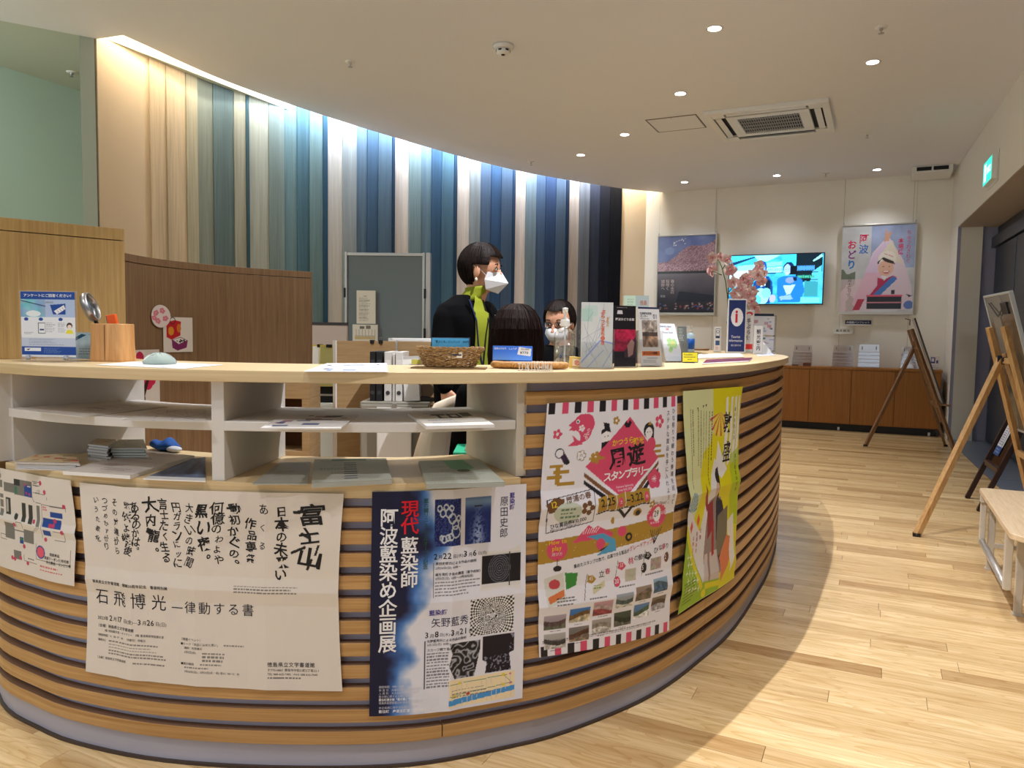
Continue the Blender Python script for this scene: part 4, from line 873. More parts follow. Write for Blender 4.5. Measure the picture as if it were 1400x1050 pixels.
o = cv.build('stamp_rally_poster', None, f); tag(o, 'white stamp rally poster with striped borders and a big pink diamond on the slats', 'poster')
# 4. yellow green samurai-drama exhibition poster on the bend
cv = Cv(430, 594, 1.8, (218, 222, 168)); YE = (222, 212, 20); GR = (150, 186, 40)
cv.poly([(200, 0), (430, 0), (430, 594), (0, 594), (0, 372), (60, 360), (96, 330), (108, 290), (116, 230), (136, 176), (190, 156), (214, 120)], YE)
cv.poly([(0, 470), (60, 445), (130, 420), (190, 560), (190, 594), (0, 594)], GR)
for j in range(12):
    a = .2+j*.24; cv.poly([(262, 70), (262+math.cos(a)*-80, 70+math.sin(a)*70), (262+math.cos(a+.12)*-80, 70+math.sin(a+.12)*70)], (206, 60, 90) if j % 2 == 0 else (236, 206, 120))
for (x, w_) in [(300, 16), (340, 14), (372, 16), (404, 12)]: cv.poly([(x, 30), (x+w_, 26), (x+w_+10, 130), (x+w_-6, 220), (x-16, 230), (x+2, 130)], (232, 230, 224))
cv.poly([(250, 150), (286, 200), (330, 240), (280, 262), (232, 236)], (232, 230, 226)); cv.poly([(226, 200), (262, 224), (238, 300), (190, 470), (160, 470), (120, 410), (150, 360)], (226, 224, 222))
cv.poly([(40, 330), (160, 420), (210, 540), (170, 555), (0, 350), (0, 300), (90, 280)], (224, 222, 224)) 
cv.poly([(0, 352), (168, 560), (150, 570), (0, 380)], YE); cv.poly([(0, 380), (160, 575), (190, 594), (0, 594)], GR)
cv.poly([(236, 232), (252, 226), (262, 250), (258, 300), (272, 330), (240, 345), (226, 340), (238, 290)], (48, 46, 50))
cv.ell(244, 290, 14, 22, (206, 176, 156)); cv.ell(246, 252, 14, 20, (34, 32, 36))
cv.poly([(196, 320), (236, 310), (286, 318), (320, 380), (330, 470), (312, 540), (180, 552), (170, 470), (180, 390)], (150, 132, 128)); cv.poly([(250, 312), (300, 330), (338, 400), (346, 520), (296, 536), (262, 440)], (34, 34, 62)); cv.poly([(184, 330), (226, 318), (240, 400), (196, 430)], (150, 44, 58)); cv.poly([(270, 372), (350, 350), (352, 470), (262, 500)], (120, 112, 92))
cv.poly([(178, 470), (270, 470), (290, 575), (166, 580)], (206, 192, 188)); cv.poly([(200, 470), (216, 470), (216, 575), (206, 575)], (150, 130, 126)); cv.poly([(224, 380), (240, 380), (248, 480), (230, 486)], (170, 40, 48)); cv.poly([(150, 260), (164, 290), (190, 330), (182, 350), (150, 300)], (160, 50, 60))
cv.poly([(0, 0)]*3, YE); cv.poly([(352, 200), (430, 180), (430, 420), (372, 410), (356, 300)], GR, .55); cv.poly([(352, 400), (400, 380), (420, 520), (380, 560), (366, 470)], (232, 228, 218))
cv.poly([(290, 500), (350, 440), (380, 450), (372, 520), (300, 575)], (222, 128, 80)); cv.poly([(166, 545), (290, 560), (286, 594), (160, 594)], GR); cv.poly([(180, 552), (290, 566), (290, 582), (184, 570)], YE); cv.ell(176, 580, 16, 12, YE)
# blue fan
for j in range(11):
    a = -2.9+j*.27; cv.poly([(46, 332), (46+math.cos(a)*46, 332+math.sin(a)*56), (46+math.cos(a+.16)*46, 332+math.sin(a+.16)*56)], (70, 150, 180))
for i in range(5):
    for j in range(5):
        x = 40+j*24+(i % 2)*12; y = 452+i*22+j*4
        if x < 20+ (y-400)*.95: cv.line(x-8, y, x+8, y, 3, (232, 238, 214)); cv.line(x, y-8, x, y+8, 3, (232, 238, 214))
for (x, y) in [(50, 372), (112, 362)]: cv.poly([(x, y-18), (x+14, y), (x, y+18), (x-14, y)], (216, 84, 60))
cv.text('敦盛', 288, 70, 62, (26, 26, 34), True, .012, 1.4, 1.0, 0, .06); cv.text('能面装束', 100, 392, 13, (206, 100, 100), True, .006, 1.2); cv.text('能舞台', 70, 400, 13, (206, 100, 100), True, .006, 1.2); cv.text('仕舞', 128, 386, 15, (206, 100, 100), True, .0, 1.3)
cv.text('▼', 84, 46, 10, INK); cv.text('▼', 124, 42, 10, INK); cv.text('▼', 146, 40, 10, INK)
for k, x in enumerate([40, 54, 92, 112, 132, 152, 176, 196]): cv.bars(x, 50+k*2, 230-(k % 3)*36, 1, 5 if k < 6 else 8, (70, 74, 50), .8, k, True)
cv.text('春の特別公演', 372, 60, 13, INK, True, .0, 1.3); cv.text('能と狂言の世界', 392, 200, 13, INK, True, .0, 1.3); cv.bars(20, 520, 110, 7, 9, (60, 80, 40), .4, 12)
def hits(*a): return H(*a)
f = poster_map(H(929, 534.5), H(1011, 528), H(999, 789), H(921, 839), .006, [('v', .48, .006), ('v', .9, .003)], 21, bow=-.035)
o = cv.build('yellow_green_poster', None, f); tag(o, 'crumpled yellow and green poster of a costumed stage performer on the slats at the bend', 'poster')
# 5. station map, A3 landscape
cv = Cv(420, 300, 1.7, (224, 216, 206)); GY = (120, 118, 112); DG = (52, 54, 50); BL = (30, 72, 150)
def M(x, y): return 420-(690-x)/690*345, (y+5-x*.14)*.305   # from the enlarged view (right part of the sheet)
def mr(x0, y0, x1, y1, c): a = M(x0, y0); b = M(x1, y1); cv.rect(min(a[0], b[0]), min(a[1], b[1]), max(a[0], b[0]), max(a[1], b[1]), c)
for q in [(55, 130, 165, 235), (5, 245, 45, 290), (5, 300, 45, 380), (5, 390, 45, 465), (10, 110, 40, 190), (165, 95, 345, 270), (55, 515, 155, 690), (245, 575, 345, 715), (140, 790, 215, 885), (380, 335, 412, 540), (150, 585, 245, 610)]: mr(*q, GY)
mr(165, 95, 225, 165, DG); mr(235, 325, 270, 510, DG); mr(300, 340, 340, 525, DG); mr(72, 280, 125, 450, DG); mr(82, 295, 100, 420, (180, 180, 176)); mr(265, 150, 340, 270, BL); mr(505, 390, 600, 450, BL); mr(440, 450, 590, 555, BL); mr(445, 560, 510, 620, BL); mr(295, 155, 330, 175, (220, 220, 225)); mr(205, 655, 240, 720, BL); mr(205, 665, 240, 690, (60, 130, 70)); mr(170, 170, 195, 240, (60, 120, 90))
x, y = M(180, 460); cv.ell(x, y, 9, 10, DG)
for i in range(4): mr(262, 280+i*14, 310, 287+i*14, DG); mr(270, 525+i*15, 325, 532+i*15, DG)
for i in range(9): a = M(335+i*9, 600-i*8); cv.line(a[0], a[1]-4, a[0]+3, a[1]+4, 1.2, DG)
for q in [(350, 110, 420, 155), (350, 175, 465, 235), (370, 240, 482, 285), (500, 340, 625, 390), (535, 570, 615, 665), (365, 700, 655, 890), (240, 825, 370, 900), (185, 510, 240, 570), (0, 640, 70, 695), (430, 325, 630, 670)]:
    a = M(q[0], q[1]); b = M(q[2], q[3]); 
    for (p, r) in (((a[0], a[1]), (b[0], a[1])), ((b[0], a[1]), (b[0], b[1])), ((b[0], b[1]), (a[0], b[1])), ((a[0], b[1]), (a[0], a[1]))): cv.line(*p, *r, .9, (90, 86, 84))
for q in [(430, 125), (465, 210), (615, 340), (600, 580), (460, 655), (355, 495), (165, 540), (245, 745), (275, 905), (145, 875), (120, 865), (275, 150), (205, 860), (285, 230), (315, 240), (505, 520), (530, 520), (540, 475)]: x, y = M(*q); cv.ell(x, y, 6.5 if q[0] > 340 or q[1] > 480 else 4, 6.5 if q[0] > 340 or q[1] > 480 else 4, (196, 60, 96))
x, y = M(410, 780); cv.ell(x, y, 21, 19, BL); cv.ell(x, y, 17, 15, (226, 90, 110)); cv.line(M(345, 270)[0], M(345, 270)[1], M(355, 305)[0], M(355, 305)[1], 1.5, INK); cv.line(M(355, 305)[0], M(355, 305)[1], M(425, 320)[0], M(425, 320)[1], 1.5, INK)
x, y = M(495, 755); cv.text('取扱商品', x, y+6, 10, INK, bold=.01); cv.text('高速クーポン使用可能', x-24, y+18, 10, INK, bold=.01); cv.text('お土産品・コンビニ等', x-16, y+30, 10, INK, bold=.01)
x, y = M(360, 115); cv.bars(x, y+2, 26, 2, 6, INK, .6, 3); x, y = M(395, 185); cv.text('バス', x, y, 8, INK); cv.bars(x-8, y+9, 32, 1, 6, INK, .6, 3); x, y = M(440, 340); cv.bars(x, y, 24, 2, 7, (200, 60, 80), .7, 3); cv.bars(*M(280, 850), 42, 1, 7, INK, .6, 3); cv.bars(*M(400, 905), 116, 2, 11, (206, 60, 70), .4, 8)
cv.text('駅周辺案内', 10, 14, 16, INK, bold=.01)
for i in range(7): cv.rect(20+(i % 3)*18, 60+i*26, 46+(i % 4)*8, 76+i*26, GY)
sR0, zR0 = H(101, 656); sR1, zR1 = H(106, 800); sl, zl = H(0, 638); sb, zb_ = H(0, 771)
kx = .42/(sR0-sl)
f = poster_map((sR0-.42, zR0+(zl-zR0)*kx), (sR0, zR0), (sR1, zR1), (sR1-.42, zR1+(zb_-zR1)*(.42/(sR1-sb))), .002, [('v', .5, .003)], 31, bow=.008)
o = cv.build('station_map_poster', None, f); tag(o, 'white sheet with a grey and blue station area map, cut by the left edge', 'map')
# ================================================================== THINGS ON AND UNDER THE COUNTER TOP
TOP = 1.05
def spot(px, py, z=TOP, clampd=None):
    p = WZ(px, py, z); r = YAW if px < 500 else YAW-.06*(px-500)/300; return (p[0], p[1], z), r
def depth_of(p): return p[0]*-SY+p[1]*CY
def quad_sheet(name, lab, cat, corners, z, thick, cvs, group=None, body=None, parent_mat=None, curl=0, mode='thing'):
    c = [WZ(px, py, z+thick) for (px, py) in corners]          # far left, far right, near right, near left
    cen = sum(c)/4; cen = np.array((cen[0], cen[1], z))
    q = [(p-cen) for p in c]
    mb = MB(); n = 4; mb.v = [(p[0], p[1], 0.0004) for p in q]+[(p[0], p[1], max(thick, .0006)) for p in q]; mb.f = [(3, 2, 1, 0), (4, 5, 6, 7)]+[(i, (i+1) % 4, (i+1) % 4+4, i+4) for i in range(4)]
    if thick > .015:
        o = thing(name, lab, cat, tuple(cen), 0, group); k = int(thick/.004)
        for j in range(k):
            s_ = random.uniform(.93, .985); dx, dy = random.uniform(-.006, .006), random.uniform(-.005, .005); z0 = thick*j/k; m2 = MB(); last = j == k-1
            if last: s_, dx, dy = 1, 0, 0
            z1 = thick*(j+1)/k-.0006; m2.v = [(p[0]*s_+dx, p[1]*s_+dy, z0) for p in q]+[(p[0]*s_+dx, p[1]*s_+dy, z1) for p in q]; m2.f = mb.f
            pt = ob('leaflet', m2, M_PAPER if j % 2 else (body or M_PAPER), o)
    else:
        o = ob(name, mb, body or M_PAPER); o.location = tuple(cen); tag(o, lab, cat, group)
    if cvs:
        def f(U, V, lift):
            xy = (np.outer((1-U)*(1-V), q[0][:2])+np.outer(U*(1-V), q[1][:2])+np.outer(U*V, q[2][:2])+np.outer((1-U)*V, q[3][:2]))
            return np.concatenate([xy, np.full((len(xy), 1), max(thick, .0006)+.0004+lift)+0*xy[:, :1]], 1)
        cvs.build('printed_face', o, f)
        for ch in o.children:
            for g in ch.children: pass
    return o
def art(w, h, seed, bg=(232, 232, 230), kind='text', cols=((60, 70, 110), (120, 130, 150), (40, 40, 48)), res=2.2):
    r = random.Random(seed); cv = Cv(w, h, res, bg)
    if kind == 'text':
        for i in range(5): cv.bars(w*.08+r.random()*w*.3, h*(.1+.17*i), w*.5, 2, h*.05, cols[i % 3], .5, seed+i)
    elif kind == 'blocks':
        for i in range(16): x, y = r.random()*w*.8, r.random()*h*.8; cv.rect(x+w*.05, y+h*.05, x+w*.05+r.uniform(.05, .22)*w, y+h*.05+r.uniform(.05, .16)*h, r.choice(cols), .85)
    elif kind == 'map':
        for i in range(9): cv.line(r.random()*w, r.random()*h, r.random()*w, r.random()*h, r.uniform(1.5, 5), r.choice(cols))
        for i in range(8): cv.ell(r.random()*w, r.random()*h, r.uniform(3, 14), r.uniform(3, 9), r.choice(cols), .7)
    elif kind == 'photo':
        n = fnoise(cv.H, cv.W, 5, 3)[..., None]; cv.a = np.array(cols[0])/255*(1-n)+np.array(cols[1])/255*n; cv.rect(0, h*.9, w, h, bg)
    return cv
# --- survey notice in a clear stand
loc, r = spot(66, 494.6)
t = thing('leaflet_stand', 'clear stand holding a blue and white questionnaire notice, left end of the counter', 'leaflet stand', loc, r)
M_CLR2 = M_CLEAR
ob('acrylic_back', MB().box(-.083, .083, .006, .009, 0, .207), M_CLR2, t); ob('acrylic_foot', MB().box(-.083, .083, -.035, .009, 0, .003), M_CLR2, t)
for s in (-1, 1): ob('metal_stud', MB().lathe([(.007, 0), (.007, .006), (.0001, .008)], n=14, M=Matrix.Translation((s*.055, -.002, .012)) @ Matrix.Rotation(PI/2, 4, 'X')), M_STEEL, t)
cv = Cv(148, 190, .9, (232, 236, 242)); NB = (30, 74, 158)
cv.rect(0, 0, 148, 22, NB); cv.img(0, 22, 148, 74, lambda X, Y: np.stack([np.where(X < .45, 90+90*fnoise(*X.shape, 8), 176+0*X), np.where(X < .45, 150+70*fnoise(*X.shape, 8), 196+0*X), np.where(X < .45, 190+40*fnoise(*X.shape, 8), 230+0*X)], -1))
cv.ell(34, 64, 20, 9, (230, 240, 244)); cv.line(0, 26, 66, 42, 3, (60, 80, 110)); cv.poly([(80, 38), (122, 34), (122, 66), (88, 66)], NB); cv.poly([(90, 56), (118, 38), (122, 50), (98, 66)], (240, 240, 244))
for i in range(4): cv.line(92+i*7, 58-i*4, 97+i*7, 64-i*4, 1, NB)
for x in (14, 54, 108): cv.ell(x, 80, 6, 5, NB)
cv.text('回答方法', 100-32, 28, 5.4, (120, 110, 40))
for (a, b, c, d) in [(46, 90, 66, 122), (47.5, 92, 64.5, 120)]: cv.rect(a, b, c, d, (40, 50, 70) if a == 46 else (236, 240, 244))
cv.rect(50, 108, 62, 113, (50, 60, 120)); cv.bars(68, 90, 26, 6, 5, (130, 134, 146), .4, 4); cv.bars(100, 90, 22, 6, 5, (130, 134, 146), .4, 5); cv.bars(8, 118, 30, 2, 4, (130, 134, 146), .4, 5)
cv.ell(132, 98, 8, 9, (60, 44, 44)); cv.ell(132, 101, 5.5, 6, (240, 220, 206)); cv.poly([(120, 122), (126, 110), (138, 110), (144, 122)], (232, 222, 60))
cv.rect(0, 134, 148, 160, (196, 206, 226)); cv.bars(20, 138, 100, 4, 5, (130, 140, 160), .4, 8); cv.rect(0, 160, 148, 184, NB); cv.rect(8, 163, 52, 173, (240, 242, 246)); cv.poly([(12, 168), (24, 166), (18, 171)], (20, 20, 24)); cv.bars(60, 164, 56, 4, 4.4, (150, 170, 214), .4, 11)
cv.text('アンケートにご回答ください！', 8, 6, 9.8, (240, 244, 250), bold=.02, sp=1.0)
cv.build('notice_sheet', t, flat((-.079, .0045, .204), (1, 0, 0), (0, 0, -1), .158, .19), None)
# --- whirlpool leaflet behind the pencil cup
loc, r = spot(121, 492.6)
t = thing('leaflet_stand', 'low clear stand with a pale blue sea leaflet, partly behind the pencil cup', 'leaflet stand', loc, r)
ob('acrylic_back', MB().box(-.062, .062, .004, .007, 0, .088), M_CLR2, t); ob('acrylic_foot', MB().box(-.062, .062, -.03, .007, 0, .003), M_CLR2, t)
cv = Cv(120, 84, 1, (206, 226, 236)); n = fnoise(cv.H, cv.W, 4, 3)[..., None]; cv.a = np.array((150, 196, 216))/255*(1-n)+np.array((236, 244, 248))/255*n; cv.poly([(10, 20), (40, 4), (54, 8), (20, 26)], (30, 90, 120)); cv.poly([(60, 6), (110, 14), (96, 4)], (90, 150, 176)); cv.bars(30, 50, 60, 3, 8, (110, 140, 170), .4, 3); cv.bars(70, 50, 30, 3, 8, (40, 60, 90), .5, 4)
cv.build('leaflet', t, flat((-.06, .002, .086), (1, 0, 0), (0, 0, -1), .12, .082))
# --- wooden pencil cup
loc, r = spot(155, 493.8)
t = thing('pencil_cup', 'square turned-edge wooden pencil cup on the left of the counter', 'pencil cup', loc, r)
M_CUP = wood('reddish_cup_wood', C8(222, 172, 114), C8(194, 140, 84), (12, 12, .8), 5, .45)
def rr(w, rad, n=4):
    o = []
    for (cx, cy, a0) in [(w-rad, w-rad, 0), (-w+rad, w-rad, PI/2), (-w+rad, -w+rad, PI), (w-rad, -w+rad, 3*PI/2)]:
        for k in range(n+1): a = a0+PI/2*k/n; o.append((cx+rad*math.cos(a), cy+rad*math.sin(a)))
    return o
mb = MB(); ring = []
for (w, z) in [(.049, 0), (.050, .004), (.0475, .05), (.047, .112), (.0455, .1145), (.042, .1145), (.042, .012)]:
    ring.append([(x, y, z) for (x, y) in rr(w, .012)])
n = len(ring[0]); vs = [p for q in ring for p in q]; fs = [(i*n+k, i*n+(k+1) % n, (i+1)*n+(k+1) % n, (i+1)*n+k) for i in range(len(ring)-1) for k in range(n)]
fs += [tuple(reversed(range(n))), tuple((len(ring)-1)*n+k for k in range(n))]; mb.add(vs, fs)
ob('cup', mb, M_CUP, t, smooth=False)
ob('board_joint', MB().box(.0, .0012, -.0502, -.0488, .004, .11), mat('joint_dark', C8(120, 74, 40), .7), t)
cl, cr = loc, r
Rm = Matrix.Rotation(cr, 4, 'Z')
def incup(x, y, z): v = Rm @ Vector((x, y, z)); return (cl[0]+v[0], cl[1]+v[1], cl[2]+v[2])
t = thing('magnifying_glass', 'magnifying glass with black handle and steel rim standing in the wooden cup', 'magnifying glass', incup(-.012, .01, .016), cr)
A = Vector((-.006, 0, 0)); B = Vector((-.052, .0, .125)); dd = (B-A).normalized()
ob('handle', MB().tube([A, A+dd*.05, A+dd*.115], [.006, .008, .006], 12), M_BLACK, t, smooth=True)
cn = A+dd*.158; mb = MB(); nrm = Vector((.90, .16, .30)).normalized(); nrm = (nrm-dd*nrm.dot(dd)).normalized(); sd = dd.cross(nrm)
prof = [(.044, -.006), (.047, 0), (.044, .006), (.040, .006), (.040, -.006), (.044, -.006)]; N = 36
for i in range(N):
    a = 2*PI*i/N; e = sd*math.cos(a)+dd*math.sin(a)
    for (rad, hh) in prof[:-1]: mb.v.append(tuple(cn+e*rad+nrm*hh*1.6))
for i in range(N):
    for k in range(5): a = i*5+k; b = i*5+(k+1) % 5; c = ((i+1) % N)*5; mb.f.append((a, c+k, c+(k+1) % 5, b))
ob('rim', mb, M_STEEL, t, smooth=True)
mb = MB(); mb.v = [tuple(cn+nrm*.002)]+[tuple(cn+(sd*math.cos(2*PI*i/N)+dd*math.sin(2*PI*i/N))*.040) for i in range(N)]; mb.f = [(0, i+1, (i+1) % N+1) for i in range(N)]
ob('lens', mb, mat('lens_glass', C8(60, 70, 74), .05, trans=.3, spec=.8), t)
t = thing('orange_marker', 'flat orange marker pen standing in the wooden cup', 'pen', incup(.022, -.004, .016), cr)
ob('cap', MB().box(-.013, .013, -.008, .008, .075, .128, Matrix.Rotation(-.18, 4, 'Y')), mat('orange_plastic', C8(246, 100, 24), .35), t, bevel=.002)
ob('barrel', MB().box(-.011, .011, -.006, .006, 0, .075, Matrix.Rotation(-.18, 4, 'Y')), mat('orange_plastic', C8(246, 100, 24), .35), t, bevel=.002)
ob('shirt_clip', MB().box(-.0165, -.0135, -.004, .004, .08, .126, Matrix.Rotation(-.18, 4, 'Y')), mat('grey_plastic', C8(120, 120, 124), .4), t)
# --- sheet with the glass paperweight
cv = art(297, 210, 5, (236, 238, 240), 'map', ((176, 190, 196), (196, 200, 206), (150, 160, 168)))
quad_sheet('map_sheet', 'white map sheet lying under the glass paperweight', 'paper', [(190, 494.0), (306, 498.6), (250, 504.2), (130, 498.8)], TOP, .0008, cv)
loc, r = spot(217.5, 498.6); loc = (loc[0], loc[1], TOP+.002)
t = thing('glass_paperweight', 'lumpy pale green glass paperweight on the map sheet', 'paperweight', loc, r)
g = MB(); g.lathe([(.0001, .031), (.016, .0295), (.03, .024), (.041, .015), (.046, .006), (.044, .0005), (.0001, .0005)], n=30, ax=.8)
for i, v in enumerate(g.v): a = math.atan2(v[1], v[0]); g.v[i] = (v[0]*(1+.05*math.sin(5*a)), v[1]*(1+.06*math.sin(4*a+1)), v[2]*(1+.07*math.sin(3*a+v[0]*60)))
M_GRG = mat('pale_green_glass', C8(232, 246, 240), .06, trans=.7, ior=1.3, spec=.8); ob('glass_body', g, M_GRG, t, smooth=True)
ob('core', MB().lathe([(.0001, .02), (.02, .016), (.03, .008), (.028, .003), (.0001, .003)], n=20, ax=.8), mat('milky_green_glass', C8(222, 238, 230), .3, trans=.2), t, smooth=True)
# --- loose programme sheet
cv = art(297, 200, 8, (238, 240, 246), 'blocks', ((90, 110, 150), (170, 180, 196), (60, 70, 90)))
quad_sheet('guide_sheet', 'white printed guide sheet lying in the middle of the counter', 'paper', [(447, 496.8), (529, 496.6), (529.5, 508.6), (415, 508.0)], TOP, .0008, cv)
# --- woven mat and wicker basket with cards
loc, r = spot(615, 503.6)
o = ob('woven_mat', MB().box(-.105, .105, -.05, .05, .0004, .004), wood('straw_mat', C8(150, 124, 84), C8(110, 86, 52), (1, 60, 1), 6, .8)); o.location = loc; o.rotation_euler = (0, 0, r); tag(o, 'thin brown woven straw mat under the wicker basket', 'mat')
t = thing('wicker_basket', 'oval brown wicker basket standing on the straw mat', 'basket', (loc[0], loc[1], TOP+.0045), r)
M_WICK = wood('wicker', C8(172, 138, 88), C8(112, 80, 44), (30, 30, 30), 4, .7)
def oval(z, g=0): return (.070+.024*z/.052+g, .042+.016*z/.052+g)
NS = 30
for k in range(NS):
    a = 2*PI*k/NS; pts = []
    for z in (.0, .013, .026, .039, .05): rx, ry = oval(z); pts.append((rx*math.cos(a), ry*math.sin(a), z+.002))
    ob('stake', MB().tube(pts, .0022, 5), M_WICK, t)
for j in range(9):
    z = .004+j*.0052; pts = []; rx, ry = oval(z)
    for i in range(121):
        a = 2*PI*i/120; g = .0028*math.sin(a*NS/2+(j % 2)*PI); pts.append(((rx+g)*math.cos(a), (ry+g)*math.sin(a), z+.0012*math.sin(a*17+j)))
    ob('weaver', MB().tube(pts, .0024, 5, False), M_WICK, t)
for j in range(2):
    rx, ry = oval(.053); ob('rim', MB().tube([((rx+.001)*math.cos(2*PI*i/96), (ry+.001)*math.sin(2*PI*i/96), .0525+.0035*math.sin(i*PI/3+j*PI)) for i in range(97)], .0035, 6, False), M_WICK, t)
ob('bottom', MB().lathe([(.0001, .001), (.068, .001), (.068, .004), (.0001, .004)], n=30, ax=.6), M_WICK, t)
t = thing('price_card', 'bright blue price card in a dark frame inside the wicker basket', 'sign', (loc[0]+.006, loc[1]+.012, TOP+.022), r)
ob('frame', MB().box(-.066, .046, -.003, .003, .012, .066), mat('dark_slate_frame', C8(44, 62, 82), .4), t, bevel=.001)
cv = Cv(106, 34, .9, (90, 186, 240)); cv.a = cv.a*(1-.25*(cv.Y/34)[..., None]); cv.text('「藍ぶくま」ピンバッジ　300円', 4, 6, 7.6, (24, 60, 96), bold=.012, asp=.92)
cv.build('card_face', t, flat((-.063, -.0036, .064), (1, 0, 0), (0, 0, -1), .106, .034))
o = ob('small_card', MB().box(-.0, .040, -.004, -.003, .014, .032), M_PAPER, None); o.location = (loc[0]-.0, loc[1]-.0, TOP+.012); o.rotation_euler = (0, 0, r); tag(o, 'small white card with a dark stripe hanging on the basket front', 'card')
o.location = tuple(Vector(loc)+Matrix.Rotation(r, 3, 'Z') @ Vector((.0, -.048, .018)))
ob('dark_stripe', MB().box(.002, .038, -.0048, -.004, .020, .024), M_NAVY, o)
# small cards in the basket
for i in range(9):
    a = random.uniform(-.05, .05); p = Vector(loc)+Matrix.Rotation(r, 3, 'Z') @ Vector((a+.015, random.uniform(-.015, .005)+.0, .012+.0035*i))
    o = ob('badge_packet', MB().box(-.02, .02, -.012, .012, 0, .002), M_PAPER if i % 2 else mat('kraft_card', C8(196, 176, 140), .7)); o.location = p; o.rotation_euler = (random.uniform(-.1, .1), random.uniform(-.1, .1), random.random()*3); tag(o, 'small %s badge packet buried inside the wicker basket' % ('white' if i % 2 else 'kraft brown'), 'packet', '%s badge packets in the wicker basket' % ('white' if i % 2 else 'kraft brown'))
# --- braided tray, blue packet, letters
loc, r = spot(724, 504.2)
t = thing('braided_tray', 'low tan braided straw tray right of the wicker basket', 'tray', loc, r)
M_STRAW = wood('tan_straw', C8(208, 160, 96), C8(168, 116, 60), (40, 40, 40), 3, .65)
for j in range(3):
    pts = []
    for i in range(181):
        a = 2*PI*i/180; ph = a*26+j*2*PI/3; rx = .102+.009*math.cos(ph); ry = .034+.009*math.cos(ph); pts.append((rx*math.cos(a), ry*math.sin(a), .0115+.006*math.sin(ph)))
    ob('plait', MB().tube(pts, .0045, 6, False), M_STRAW, t, smooth=True)
ob('bottom', MB().lathe([(.0001, .002), (.1, .002), (.1, .006), (.0001, .006)], n=40, ax=.34), M_STRAW, t)
def Lp(loc, r, v): return tuple(Vector(loc)+Matrix.Rotation(r, 3, 'Z') @ Vector(v))
t = thing('clear_packet', 'clear wrapped white packet lying in the braided tray', 'packet', Lp(loc, r, (.03, 0, .0065)), r)
ob('packet', MB().box(-.09, .055, -.022, .022, 0, .014), mat('frosted_wrap', C8(216, 222, 230), .25), t, bevel=.003)
t = thing('blue_box', 'bright blue tilted card box with a white price label on the braided tray', 'box', Lp(loc, r, (-.055, .018, .022)), r)
ob('box', MB().prism([(-.055, -.004), (.062, -.004), (.062, .012), (-.055, .012)], 0, .044, Matrix.Rotation(-.25, 4, 'X')), mat('bright_blue_card', C8(56, 120, 226), .4), t, bevel=.001)
cv = Cv(112, 42, .9, (60, 120, 228)); cv.a = cv.a*(1-.0)+(np.array((150, 196, 250))/255-cv.a)*np.clip((cv.Y/42-.35), 0, 1)[..., None]*.8; cv.text('徳島のかおり　しょうが', 3, 4, 7, (236, 242, 250), bold=.01, asp=.85); cv.poly([(74, 2), (110, 7), (108, 30), (70, 25)], (238, 234, 230))
cv.text('税込价格'.replace('价', '価'), 80, 6, 6, (60, 60, 60)); cv.text('¥770', 78, 14, 10, (30, 30, 34), bold=.02)
Mx = Matrix.Rotation(-.25, 3, 'X'); o0 = Mx @ Vector((-.054, -.0046, .043)); dn = Mx @ Vector((0, 0, -1))
cv.build('front_print', t, flat(o0, (1, 0, 0), tuple(dn), .115, .042))
loc2, r2 = spot(736, 507.4)
t = thing('letter_ornament', 'white cut-out letters spelling TOKUSHIMA in front of the braided tray', 'ornament', loc2, r2)
xx = -.057
M_LET = mat('white_painted_wood', C8(222, 214, 204), .5)
for ch in 'TOKUSHIMA':
    v, f, adv = glyph(ch, .02); k = .031; asp = .37; mb = MB(); n = len(v)
    pts = v*np.array((k*asp*.86/.62, k)); ext = MB(); ext.v = [(p[0]+xx, -.004, p[1]) for p in pts.tolist()]+[(p[0]+xx, .004, p[1]) for p in pts.tolist()]
    ext.f = [tuple(q) for q in f]+[tuple(i+n for i in reversed(q)) for q in f]
    cnt = {}
    for q in f:
        for i in range(len(q)):
            e = (q[i], q[(i+1) % len(q)]); cnt[e] = cnt.get(e, 0)+1
    for (a, b) in cnt:
        if (b, a) not in cnt: ext.f.append((b, a, a+n, b+n))
    ob('letter', ext, M_LET, t); xx += (pts[:, 0].max()+.0012)
ob('base_strip', MB().box(-.058, xx+.001, -.006, .006, -.0002, .0016), M_LET, t)
t = thing('yellow_gift_packet', 'yellow and dark patterned folded gift packet right of the letters', 'packet', spot(792, 503.4)[0], r)
ob('wrapper', MB().prism([(-.032, 0), (.034, 0), (.036, .016), (.020, .030), (-.030, .034)], -.014, .014, Matrix.Translation((0, 0, .002)) @ Matrix.Rotation(PI/2, 4, 'X')), mat('yellow_paper', C8(226, 194, 104), .5), t, bevel=.001)
ob('patterned_side', MB().prism([(.020, .030), (.036, .016), (.034, .001), (.008, .004)], -.0155, -.0142, Matrix.Translation((0, 0, .002)) @ Matrix.Rotation(PI/2, 4, 'X') @ Matrix.Scale(-1, 4, (0, 0, 1))), mat('olive_pattern', C8(92, 84, 52), .6, var=.5, vscale=300), t)
cv = Cv(20, 16, .8, (236, 220, 190)); cv.ring(10, 8, 5, 1.4, (216, 80, 70)); cv.text('藍', 6, 4, 8, (206, 60, 60)); cv.build('paper_label', t, flat((-.022, -.0165, .03), (1, 0, -.15), (0, 0, -1), .028, .022))
